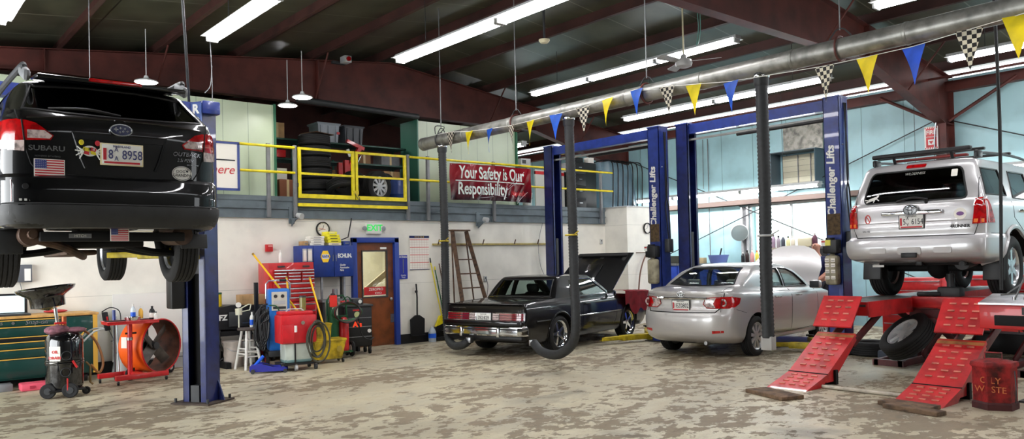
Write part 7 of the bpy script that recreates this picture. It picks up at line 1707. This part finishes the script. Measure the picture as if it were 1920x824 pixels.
obj('green_hose', tube(B(), [(-.16, -.15, 1.0), (-.05, -.2, .98), (.0, -.2, .85), (.02, -.18, .7)], .010, 6, smooth=5), dkgreen, bm_)
# red coolant machine
rm = thing('coolant_machine', 'red wheeled coolant machine with a clear lower tank and coiled hose', 'machine', (5.30, 11.62, 0), R(-8))
rr_ = mat('machine_red', (204, 34, 44), .35, noise=.1)
obj('upper_case', box(B(), (0, 0, .64), (.56, .38, .44), bev=.03), rr_, rm); obj('case_lid', box(B(), (0, .02, .885), (.50, .32, .06), bev=.02), rr_, rm); obj('lid_handle', tube(B(), [(-.16, -.05, .91), (-.12, -.05, .95), (.08, -.05, .95), (.12, -.05, .91)], .012, 6), ltgrey, rm)
obj('side_pocket', box(B(), (-.17, -.20, .58), (.18, .04, .28), bev=.01), rr_, rm); obj('white_bottle', cyl(B(), (-.06, -.215, .60), (-.06, -.215, .70), .022), white, rm); obj('valve', cyl(B(), (.05, -.19, .74), (.05, -.23, .74), .03), chrome, rm)
obj('clear_tank', box(B(), (0, 0, .27), (.42, .30, .30), bev=.03), mat('cloudy_tank', (196, 206, 196), .35, noise=.15, nscale=4), rm); obj('tank_fluid', box(B(), (0, 0, .155), (.425, .305, .075), bev=.03), mat('teal_fluid', (110, 140, 140), .3), rm)
obj('center_bar', box(B(), (-.06, -.17, .25), (.02, .02, .40)), black, rm); obj('cart_base', box(B(), (0, 0, .105), (.56, .38, .03)), black, rm)
for x in (-.26, -.05, .26):
    for y in (-.17, .17):
        if x == -.05 and y > 0: continue
        c_ = obj('caster', cyl(B(), (x - .018, y, .045), (x + .018, y, .045), .045, n=18), ltgrey if x == -.05 else dkgrey, rm); obj('caster_fork', box(B(), (x, y, .085), (.03, .04, .04)), steel, c_)
obj('sight_jar', cyl(B(), (.13, .03, .90), (.13, .03, 1.12), .05), mat('olive_glass', (130, 124, 70), .15), rm); obj('jar_cap', cyl(B(), (.13, .03, 1.12), (.13, .03, 1.15), .053), dkgrey, rm)
for i in range(5):
    rr = .17 + .02 * i; obj('coiled_hose', tube(B(), [(.26 + .02 * math.sin(i * 2.1) + rr * (.62 + .1 * math.cos(i * 3)) * math.cos(a), -.24 - .012 * i, .46 + rr * 1.25 * math.sin(a) + .03 * math.cos(2.4 * i)) for a in [2 * PI * j / 26 for j in range(26)]], .013, 6, closed=True), mat('hose_olive', (56, 56, 44), .5), rm)
# mop buckets
mb = thing('mop_bucket', 'dirty yellow mop bucket with wringer on casters', 'mop bucket', (6.02, 12.0, 0), R(-6)); ym = mat('grubby_yellow', (206, 178, 34), .5, noise=.55, nscale=6)
b = B(); lathe(b, [(0, .07), (.30, .07), (.38, .36), (.40, .37), (.40, .40), (0, .40)], 4, Matrix.Diagonal((1, .62, 1, 1)) @ Matrix.Rotation(PI / 4, 4, 'Z')); obj('bucket', b, ym, mb, sharp=20)
b = B(); lathe(b, [(0, .40), (.16, .40), (.18, .62), (.20, .66), (0, .66)], 4, Matrix.Translation((-.08, 0, 0)) @ Matrix.Diagonal((1, .8, 1, 1)) @ Matrix.Rotation(PI / 4, 4, 'Z')); obj('wringer', b, ym, mb, sharp=20)
for x in (-.2, .24):
    for y in (-.1, .1): obj('caster', cyl(B(), (x - .012, y, .035), (x + .012, y, .035), .035, n=14), dkgrey, mb)
obj('round_emblem', lathe(B(), [(0, 0), (.05, 0), (.05, .004), (0, .004)], 20, Matrix.Translation((.14, -.205, .24)) @ Matrix.Rotation(PI / 2, 4, 'X')), mat('emblem_ochre', (160, 140, 50), .6), mb)
ympole = mat('pole_yellow', (242, 190, 20), .4)
def pole(label, p0, p1, head=None):
    t = thing('mop', label, 'mop', p0); d = Vector(p1) - Vector(p0); obj('mop_handle', cyl(B(), (0, 0, 0), d, .016, n=10), ympole, t); obj('handle_end', cyl(B(), d * .995, d * 1.02, .018, n=10), mat('pole_dark', (150, 110, 20), .5), t); return t
pole('yellow mop handle slanting up left across the red tool chest', (5.62, 12.0, .75), (4.98, 12.45, 1.82)); pole('short upright yellow handle in front of the red tool chest', (5.60, 12.30, .03), (5.56, 12.5, 1.42)); pole('yellow mop handle leaning against the right side of the red tool chest', (6.0, 11.95, .42), (5.98, 12.5, 1.40))
# floor jack, blue
fj = thing('floor_jack', 'low blue floor jack on the floor in front of the blue machine', 'floor jack', (4.86, 11.62, 0), R(-28)); fj.scale = (.8, .8, .9); jb = mat('jack_blue', (40, 46, 150), .4, coat=.4)
for s in (1, -1): b = B(); prism(b, [(-.34, .03), (.34, .03), (.34, .08), (.1, .10), (-.15, .17), (-.34, .13)], 'y', s * .12 - .01, s * .12 + .01); obj('side_plate', b, jb, fj)
obj('front_plate', box(B(), (.15, 0, .09), (.30, .22, .015)), jb, fj); obj('pad', box(B(), (-.02, 0, .12), (.20, .16, .02), (0, .2, 0)), black, fj); obj('lift_arm', box(B(), (.08, 0, .10), (.40, .08, .04)), jb, fj); obj('saddle', cyl(B(), (.26, 0, .12), (.26, 0, .145), .05), dkgrey, fj)
for x, r_ in ((.31, .035), (-.28, .04)):
    for s in (1, -1): obj('roller', cyl(B(), (x, s * .13, r_), (x, s * .17, r_), r_, n=16), dkgrey, fj)
obj('handle_socket', cyl(B(), (-.26, 0, .12), (-.10, .04, .28), .03), bright_blue, fj)
# green oxy-fuel cart
ox = thing('welding_cart', 'green two-wheeled welding cart with coiled green hose and a red tag', 'cart', (6.46, 12.45, 0), R(-10))
obj('cart_frame', tube(B(), [(-.17, 0, .12), (-.17, .05, 1.0), (-.12, .05, 1.08), (.12, .05, 1.08), (.17, .05, 1.0), (.17, 0, .12)], .016, 8), dkgreen, ox); obj('cross_plate', box(B(), (0, 0, .66), (.36, .05, .16)), dkgreen, ox); obj('base_plate', box(B(), (0, -.05, .12), (.40, .30, .02)), dkgreen, ox)
obj('oxygen_cylinder', lathe(B(), [(0, .13), (.08, .13), (.085, .15), (.085, .95), (.05, 1.04), (.02, 1.07), (0, 1.07)], 24, Matrix.Translation((-.09, -.06, 0))), dkgreen, ox); obj('red_cylinder', lathe(B(), [(0, .13), (.08, .13), (.085, .15), (.085, .62), (.05, .70), (0, .72)], 24, Matrix.Translation((.09, -.06, 0))), red, ox)
for s in (1, -1): w_ = obj('wheel', lathe(B(), [(0, -.02), (.08, -.02), (.125, -.025), (.14, 0), (.125, .025), (.08, .02), (0, .02)], 28, Matrix.Rotation(PI / 2, 4, 'Y')), rubber, ox, loc=(s * .26, .04, .14)); obj('wheel_disc', cyl(B(), (-.027, 0, 0), (.027, 0, 0), .07, n=24), white, w_)
obj('red_tag', box(B(), (-.12, -.16, 1.0), (.13, .01, .20)), mat('tag_red', (230, 50, 40), .5), ox); obj('cylinder_label', box(B(), (-.09, -.147, .82), (.10, .004, .14)), paper, ox); obj('regulator', cyl(B(), (-.10, -.10, 1.10), (-.10, -.04, 1.10), .035), dkgrey, ox)
hg_ = mat('hose_green', (28, 110, 62), .5)
for i in range(6): obj('coiled_hose', tube(B(), [(.10 + (.27 - .01 * i) * math.cos(a), -.20 - .014 * i, .80 + (.14 + .008 * i) * math.sin(a)) for a in [2 * PI * j / 26 for j in range(26)]], .012, 6, closed=True), black if i % 2 else (hg_ if i < 4 else mat('hose_dkred', (120, 40, 40), .5)), ox)
obj('hose_tail', tube(B(), [(.3, -.2, .7), (.36, -.2, .4), (.5, -.2, .3), (.6, -.15, .33)], .010, 6, smooth=5), black, ox)
tag(obj('tin_can', cyl(B(), (0, 0, 0), (0, 0, .18), .05), steel), 'shiny tall can standing behind the green welding cart', 'can', loc=(6.75, 13.1, 1.0))
tbn = thing('wall_bench', 'narrow grey bench against the wall behind the welding cart', 'bench', (6.85, 13.2, 0)); obj('bench_top', box(B(), (0, 0, .97), (.8, .4, .04)), grey, tbn)
for x in (-.35, .35): obj('bench_leg', box(B(), (x, 0, .475), (.04, .3, .95)), dkgrey, tbn)
for x, h_, m_ in ((7.02, .55, black), (7.08, .62, steel), (6.62, .5, steel)): tag(obj('pipe_rod', box(B(), (0, 0, h_ / 2), (.035, .04, h_)), m_), {7.02: 'black upright bar under the blue wall cabinet, right side', 7.08: 'steel upright bar under the blue wall cabinet, next to the black one', 6.62: 'steel upright strip under the middle of the blue wall cabinet'}[x], 'bar', loc=(x, 13.36, .99))
# black shop cart
bk_ = thing('shop_cart', 'black wheeled cabinet with colourful stickers left of the brown door', 'cart', (6.98, 12.78, 0), R(-12))
obj('cart_body', box(B(), (0, 0, .50), (.52, .40, .72), bev=.03), black, bk_); obj('cart_top', box(B(), (0, 0, .875), (.56, .44, .04), bev=.015), dkgrey, bk_)
for z in (.32, .50, .66): obj('drawer_gap', box(B(), (.0, -.202, z), (.48, .006, .012)), grey, bk_)
text('sticker_lettering', "A's", .13, mat('glowing_orange_red', (250, 70, 30), .4, emit=.3), bk_, (-.02, -.204, .54), bold=.006); obj('round_sticker', lathe(B(), [(0, 0), (.055, 0), (.055, .004), (0, .004)], 20, Matrix.Translation((-.02, -.202, .72)) @ Matrix.Rotation(PI / 2, 4, 'X')), mat('sticker_bluewhite', (190, 200, 140), .5), bk_); obj('red_decal', box(B(), (-.04, -.203, .80), (.12, .004, .03)), red, bk_); obj('white_disc', lathe(B(), [(0, 0), (.035, 0), (.035, .004), (0, .004)], 18, Matrix.Translation((.20, -.202, .42)) @ Matrix.Rotation(PI / 2, 4, 'X')), white, bk_)  # the printed letters are given a glow, though they are no lamp
for x in (-.2, .22):
    for y in (-.14, .14): c_ = obj('caster', cyl(B(), (x - .018, y, .055), (x + .018, y, .055), .055, n=18), rubber, bk_); obj('caster_fork', box(B(), (x, y, .115), (.05, .06, .05)), dkgrey, c_)
gg = thing('pressure_gauge', 'dark gauge box on top of the black wheeled cabinet', 'gauge', (7.0, 12.75, .897)); obj('gauge_box', box(B(), (0, 0, .05), (.20, .14, .10), bev=.015), dkgrey, gg); obj('gauge_face', lathe(B(), [(0, 0), (.035, 0), (.035, .006), (0, .006)], 20, Matrix.Translation((.03, -.072, .05)) @ Matrix.Rotation(PI / 2, 4, 'X')), white, gg)
mc_ = thing('manifold_set', 'tangle of red fittings and hoses on top of the black wheeled cabinet', 'fittings', (6.80, 12.75, .897)); obj('red_block', box(B(), (-.04, 0, .05), (.14, .08, .06), bev=.01), red, mc_); obj('loop', tube(B(), [(-.12, 0, .03), (-.04, -.05, .14), (.06, 0, .12), (.08, .0, .03)], .010, 6, smooth=5), dkgreen, mc_)
# red fender cover over the coupe's right front fender
fcv = B(); nu, nv = 14, 12; rows = []
A = R(13.96); Pc = Vector((8.073, 10.621, 0)); fx = Vector((math.cos(A), math.sin(A), 0)); ry = Vector((math.sin(A), -math.cos(A), 0))
for j in range(nv + 1):
    f = j / nv; row = []
    for i in range(nu + 1):
        g_ = i / nu; x = 3.62 + 1.05 * g_
        if f < .4: y = .60 + .34 * f / .4; z = .985 - .035 * (x - 3.6)
        else: y = .955 + .02 * math.sin(g_ * 16) * (f - .3); z = .975 - .035 * (x - 3.6) - (f - .4) / .6 * (.46 - .34 * abs(g_ - .5) - .07 * math.sin(g_ * 13)); x += .03 * math.sin(g_ * 22) * (f - .4)
        row.append(fcv.verts.new(Pc + fx * x + ry * y + Vector((0, 0, z + .006 * math.sin(g_ * 20)))))
    rows.append(row)
for r0, r1 in zip(rows, rows[1:]):
    for i in range(nu): fcv.faces.new((r0[i], r0[i + 1], r1[i + 1], r1[i]))
bmesh.ops.solidify(fcv, geom=fcv.faces[:], thickness=.006)
tag(obj('fender_cover', fcv, mat('cloth_dark_red', (160, 28, 44), .8, noise=.2), sharp=70), 'dark red cloth draped over the black coupe\'s right front fender', 'cloth')
# ================================================================ RIGHT BACK: BENCHES UNDER THE CYAN WALL
cbl = mat('cabinet_bright_blue', (44, 78, 190), .4, noise=.1)
for i, (y0, y1, s_) in enumerate(((9.0, 10.2, 'under the right half of the window'), (10.22, 11.5, 'under the left half of the window'), (11.52, 12.8, 'left of the window, behind the lift columns'), (12.82, 13.6, 'at the row\'s left end by the white room'))):
    t = thing('blue_cabinet', 'tall blue storage cabinet ' + s_, 'cabinet', (16.35, y0, 0), 0, 'blue cabinets along the cyan wall')
    obj('cabinet_body', bx(B(), .02, .75, 0, y1 - y0, .06, 1.40, .006), cbl, t); obj('bench_top', bx(B(), -.03, .78, 0, y1 - y0, 1.40, 1.45), grey, t); obj('plinth', bx(B(), .06, .72, .02, y1 - y0 - .02, 0, .06), dark, t)
    for k_ in (0, 1): w_ = (y1 - y0) / 2; dd = obj('cabinet_door', bx(B(), 0, .02, k_ * w_ + .01, (k_ + 1) * w_ - .01, .10, 1.38, .003), cbl, t); obj('door_pull', bx(B(), -.02, 0, w_ - .05 + k_ * .09, w_ - .03 + k_ * .09, .8, .95), steel, dd)
rnd = random.Random(3)
BT = [(11.02, .045, .22, (30, 32, 34), 'black bottle'), (10.90, .05, .26, (44, 30, 28), 'dark brown bottle'), (10.76, .05, .26, (206, 150, 150), 'pinkish clear bottle'), (10.63, .045, .25, (232, 220, 90), 'yellow bottle with an orange cap'), (10.50, .06, .18, (150, 60, 50), 'squat red-brown bottle'),
      (10.05, .05, .24, (150, 140, 150), 'grey bottle'), (9.93, .05, .24, (60, 66, 80), 'dark slate bottle'), (9.80, .05, .22, (222, 220, 170), 'pale yellow bottle'), (9.68, .05, .22, (214, 206, 190), 'cream bottle'), (10.18, .05, .28, (150, 130, 150), 'tall mauve bottle'), (9.14, .06, .27, (84, 40, 60), 'dark purple bottle')]
for i, (y, r_, h_, c_, n_) in enumerate(BT):
    lift_ = 0 if i < 5 else .34
    bottle(n_ + ' on the bench under the bright window' + (', left group' if i < 5 else ', behind the raised silver hood'), 16.62, y, 1.45 + lift_, r_, h_ + .04, mat('bt%d' % i, c_, .35), mat('cap_orange', (230, 120, 40), .4) if i == 3 else (black if i % 2 else white), group='bottles under the window')
tag(obj('parts_tray', bx(B(), -.2, .2, -1.15, .0, 0, .338), mat('tray_beige', (176, 168, 150), .6)), 'beige low crate row raising the bottles behind the silver hood', 'crate', loc=(16.65, 10.2, 1.452))
tag(obj('paper_bag', box(B(), (0, 0, .11), (.25, .34, .22), bev=.05, seg=3), mat('bag_cream', (210, 204, 176), .8)), 'crumpled cream bag on the bench behind the silver hood', 'bag', loc=(16.64, 9.36, 1.792))
for i in range(4): tag(obj('spray_can', cyl(B(), (0, 0, 0), (0, 0, .11), .05), mat('can_gold', (206, 160, 40), .4) if i < 3 else red), ['lowest gold can stacked beside the right lift column', 'second gold can stacked beside the right lift column', 'top gold can stacked beside the right lift column', 'red can left of the stacked gold cans'][i], 'can', None, (16.1, 8.50 if i < 3 else 8.64, 1.80 + .112 * (i if i < 3 else 0)))
tsb = thing('side_table', 'dark bench end carrying the stacked gold cans', 'table', (16.1, 8.6, .34)); obj('table_top', box(B(), (0, 0, 1.43), (.5, .5, .05)), grey, tsb)
for x in (-.2, .2): obj('table_leg', box(B(), (x, 0, .53), (.05, .4, 1.74)), dkgrey, tsb)
bs = tag(obj('wash_basin', lathe(B(), [(0, 0), (.20, 0), (.26, .20), (.25, .20), (.19, .02), (0, .02)], 24), mat('basin_blue', (120, 140, 206), .3, trans=.3)), 'translucent blue basin on the bench left of the window', 'basin', loc=(16.65, 11.75, 1.452))
tag(obj('brush_handle', cyl(B(), (0, 0, .03), (0, -.10, .36), .018), black), 'black handle sticking up out of the blue basin', 'brush', loc=(16.65, 11.75, 1.46))
vs = thing('bench_vise', 'small vise and clutter on the bench behind the sedan roof', 'vise', (16.6, 12.55, 1.452)); obj('vise_body', box(B(), (0, 0, .07), (.18, .14, .14), bev=.02), dkgrey, vs); obj('vise_bar', cyl(B(), (-.1, -.12, .10), (-.1, .12, .2), .012), black, vs)
cbox('small tan box on the bench beside the vise', 16.6, 12.2, 1.452, .14, .16, .14, mat('tan_box', (186, 168, 130), .7), tape=False, group=None)
dbk = thing('dark_shelf', 'dark open shelf on the bench between the two lift columns', 'shelf', (16.85, 13.2, 1.452)); obj('shelf_case', box(B(), (0, 0, .10), (.25, .6, .2)), mat('olive_dark', (48, 46, 36), .6), dbk)
# window-side tracks, wall fan
tk = thing('wall_track', 'grey vertical metal track on the cyan wall left of the window', 'track', (17.14, 11.28, 1.46))
for y in (-.08, .08): obj('track_rail', box(B(), (0, y, .70), (.06, .05, 1.40)), ltgrey, tk)
obj('track_back', box(B(), (.03, 0, .70), (.015, .12, 1.38)), grey, tk)
wf = thing('wall_fan', 'round caged grey fan mounted beside the window, tilted down', 'fan', (16.95, 11.32, 2.2)); q = Matrix.Rotation(R(-105), 4, 'Y') @ Matrix.Rotation(R(35), 4, 'X')
obj('fan_cage', lathe(B(), [(.20, -.04), (.215, -.02), (.215, .02), (.20, .04)], 28, q, close=True), ltgrey, wf); obj('cage_mesh', lathe(B(), [(0, .05), (.2, .035), (.2, .03), (0, .045)], 28, q), mat('mesh_grey', (130, 140, 140), .5, alpha=.75), wf); obj('fan_motor', cyl(B(), (.0, 0, 0), (.14, 0, 0), .05), dkgrey, wf); obj('fan_arm', cyl(B(), (.05, 0, 0), (.16, 0, -.25), .02), grey, wf)
# louvred vent box with foil above
vb = thing('louvre_vent', 'deep slate vent hood with beige louvres high on the cyan wall', 'vent', (17.2, 9.17, 3.17)); sl = mat('hood_slate', (78, 96, 106), .5); lv_ = mat('louvre_beige', (200, 196, 172), .5)
for n_, a in (('hood_side', (-.42, 0, 0, .02, 0, .86)), ('hood_side', (-.42, 0, 1.12, 1.14, 0, .86)), ('hood_top', (-.46, 0, -.03, 1.34, .86, .88)), ('hood_bottom', (-.42, 0, 0, 1.14, -.02, 0))): obj(n_, bx(B(), *a), sl, vb)
obj('louvre_back', bx(B(), -.03, -.01, .1, 1.04, .04, .82), dark, vb)
for k_ in range(6): obj('louvre', box(B(), (-.05, .57, .10 + .13 * k_), (.012, .92, .125), (0, -.18, 0)), lv_, vb)
for y in (.30, .62): obj('louvre_bar', box(B(), (-.075, y, .43), (.01, .02, .76)), grey, vb)
tag(obj('foil_panel', box(B(), (0, 0, 0), (.03, 1.0, .68)), mat('crumpled_foil', (150, 148, 138), .35, .5, noise=.4, nscale=8, bump=1, bscale=14)), 'crumpled foil-faced insulation panel above the vent hood', 'panel', loc=(17.18, 9.68, 4.40))
tag(obj('wall_conduit', tube(B(), [(17.15, 12.35, 4.7), (17.15, 12.35, 1.5)], .012, 6), grey), 'thin grey conduit down the cyan wall right of the dark lift column', 'conduit')
tag(obj('wall_conduit', tube(B(), [(17.15, 12.5, 4.7), (17.13, 12.5, 3.4)], .008, 6), grey), 'short conduit on the upper cyan wall beside the long one', 'conduit')
# fire extinguisher sign on the steel column
fs = thing('fire_sign', 'red and white FIRE extinguisher sign on the maroon steel column', 'sign', (16.71, 6.62, 3.92)); obj('sign_plate', box(B(), (0, 0, 0), (.01, .26, .46)), white, fs)
obj('red_field', box(B(), (-.006, 0, 0), (.003, .20, .38)), red, fs); obj('arrow_field', box(B(), (-.0085, 0, -.085), (.003, .12, .11)), white, fs); b = B(); prism(b, [(-.045, -.06), (.045, -.06), (.0, -.13)], 'x', -.012, -.010); obj('down_arrow', b, red, fs)
text('sign_lettering', 'FIRE', .12, white, fs, (-.009, 0, .11), face=FACE_WEST, bold=.003, sx=.85); text('sign_lettering', 'EXTINGUISHER', .032, white, fs, (-.009, 0, .02), face=FACE_WEST)
for k_ in range(6):
    for zz in (.205, -.205): obj('hazard_stripe', box(B(), (-.006, -.11 + .044 * k_, zz), (.003, .018, .03), (.5, 0, 0)), red, fs)
tag(obj('column_conduit', tube(B(), [(16.70, 6.46, 5.0), (16.70, 6.46, 4.5), (16.68, 6.52, 4.15), (16.68, 6.56, 3.4), (16.70, 6.56, 1.2)], .014, 6, smooth=4), steel), 'bent metal conduit running down the maroon column past the fire sign', 'conduit')
b = B()
for s in (1, -1): cyl(b, (16.9, 6.45 + s * .1, 4.25), (17.0, 6.45 + s * 1.3, 4.95), .035, n=8)
struct('trim_%d' % k, b, maroon)
# ------------------------------------------------------------ mechanic behind the raised hood
skin = mat('skin_tone', (206, 150, 128), .55, noise=.08); nvy = mat('navy_work_shirt', (34, 40, 86), .8, noise=.15); trs = mat('work_trousers', (40, 42, 52), .85)
def skinned(name, pts, edges, m, parent, root=0, sub=2):
    me = bpy.data.meshes.new(name); me.from_pydata([p[:3] for p in pts], edges, []); o = bpy.data.objects.new(name, me); COL.objects.link(o)
    md = o.modifiers.new('s', 'SKIN'); md.use_smooth_shade = True; sv_ = me.skin_vertices[0].data
    for v, p in zip(sv_, pts): v.radius = (p[3], p[4] if len(p) > 4 else p[3])
    for i, v in enumerate(sv_): v.use_root = (i == root)
    o.modifiers.new('d', 'SUBSURF').levels = sub
    bpy.context.view_layer.update(); m2 = bpy.data.meshes.new_from_object(o.evaluated_get(bpy.context.evaluated_depsgraph_get())); bpy.data.objects.remove(o)
    return obj(name, m2, m, parent, sharp=180)
pe = thing('person', 'bald person in a navy shirt behind the raised hood of the silver sedan', 'person', (15.1, 8.22, 0), PI - .1)
pe.scale = (1.05, 1.05, 1.05)
# facing +x local: legs, torso, arms reaching forward to the engine bay
P = [(0, 0, .96, .13, .16), (0, 0, 1.14, .12, .15), (.03, 0, 1.34, .13, .18), (.05, 0, 1.48, .08, .10), (.08, 0, 1.56, .055), (.10, 0, 1.66, .085), (.10, 0, 1.76, .088),
     (.04, .19, 1.44, .06), (.10, .26, 1.20, .045), (.32, .22, 1.08, .036), (.40, .21, 1.06, .028), (.04, -.19, 1.44, .06), (.12, -.26, 1.22, .045), (.34, -.20, 1.12, .036), (.42, -.19, 1.10, .028),
     (0, .10, .90, .10), (.02, .11, .50, .065), (-.01, .11, .09, .045), (.14, .12, .045, .04), (0, -.10, .90, .10), (.02, -.11, .50, .065), (-.01, -.11, .09, .045), (.14, -.12, .045, .04)]
E_ = [(0, 1), (1, 2), (2, 3), (3, 4), (4, 5), (5, 6), (2, 7), (7, 8), (8, 9), (9, 10), (2, 11), (11, 12), (12, 13), (13, 14), (0, 15), (15, 16), (16, 17), (17, 18), (0, 19), (19, 20), (20, 21), (21, 22)]
skinned('body', P, E_, skin, pe)
g = 1.13
skinned('shirt', [(p[0], p[1], p[2], p[3] * g + .008, (p[4] if len(p) > 4 else p[3]) * g + .008) for p in (P[0], P[1], P[2], (.05, 0, 1.46, .08, .10), P[7], (.09, .25, 1.24, .048), P[11], (.11, -.25, 1.26, .048))], [(0, 1), (1, 2), (2, 3), (2, 4), (4, 5), (2, 6), (6, 7)], nvy, pe)
skinned('trousers', [(p[0], p[1], p[2], p[3] * g + .006, (p[4] if len(p) > 4 else p[3]) * g + .006) for p in (P[0], P[15], P[16], (-.01, .11, .12, .05), P[19], P[20], (-.01, -.11, .12, .05))], [(0, 1), (1, 2), (2, 3), (0, 4), (4, 5), (5, 6)], trs, pe)
for s in (1, -1):
    obj('ear', sph(B(), (.09, s * .088, 1.70), .022, (.7, .5, 1.3), 10), skin, pe); obj('eye', sph(B(), (.175, s * .033, 1.72), .011, n=8), dkink, pe)
    hx_, hy_, hz_ = (.40, .21, 1.06) if s > 0 else (.42, -.19, 1.10)
    F = [(hx_, hy_, hz_, .026)]; Ed = []
    for j, (dy, l_) in enumerate(((-.028, .075), (-.010, .088), (.010, .082), (.028, .066))):
        n0 = len(F); F += [(hx_ + .07, hy_ + dy, hz_ - .005, .011), (hx_ + .07 + l_ * .55, hy_ + dy * 1.1, hz_ - .02, .009), (hx_ + .07 + l_ * .85, hy_ + dy * 1.1, hz_ - .05, .008)]; Ed += [(0, n0), (n0, n0 + 1), (n0 + 1, n0 + 2)]
    n0 = len(F); F += [(hx_ + .03, hy_ - s * .04, hz_ - .01, .012), (hx_ + .06, hy_ - s * .055, hz_ - .03, .009)]; Ed += [(0, n0), (n0, n0 + 1)]
    skinned('hand', F, Ed, skin, pe, sub=1)
    obj('shoe', box(B(), (.07, s * .115, .04), (.27, .095, .08), bev=.03, seg=3), black, pe)
obj('nose', sph(B(), (.19, 0, 1.69), .017, (1, .7, 1.3), 10), skin, pe); obj('mouth', box(B(), (.182, 0, 1.645), (.008, .045, .006)), mat('lip', (160, 90, 84), .6), pe)
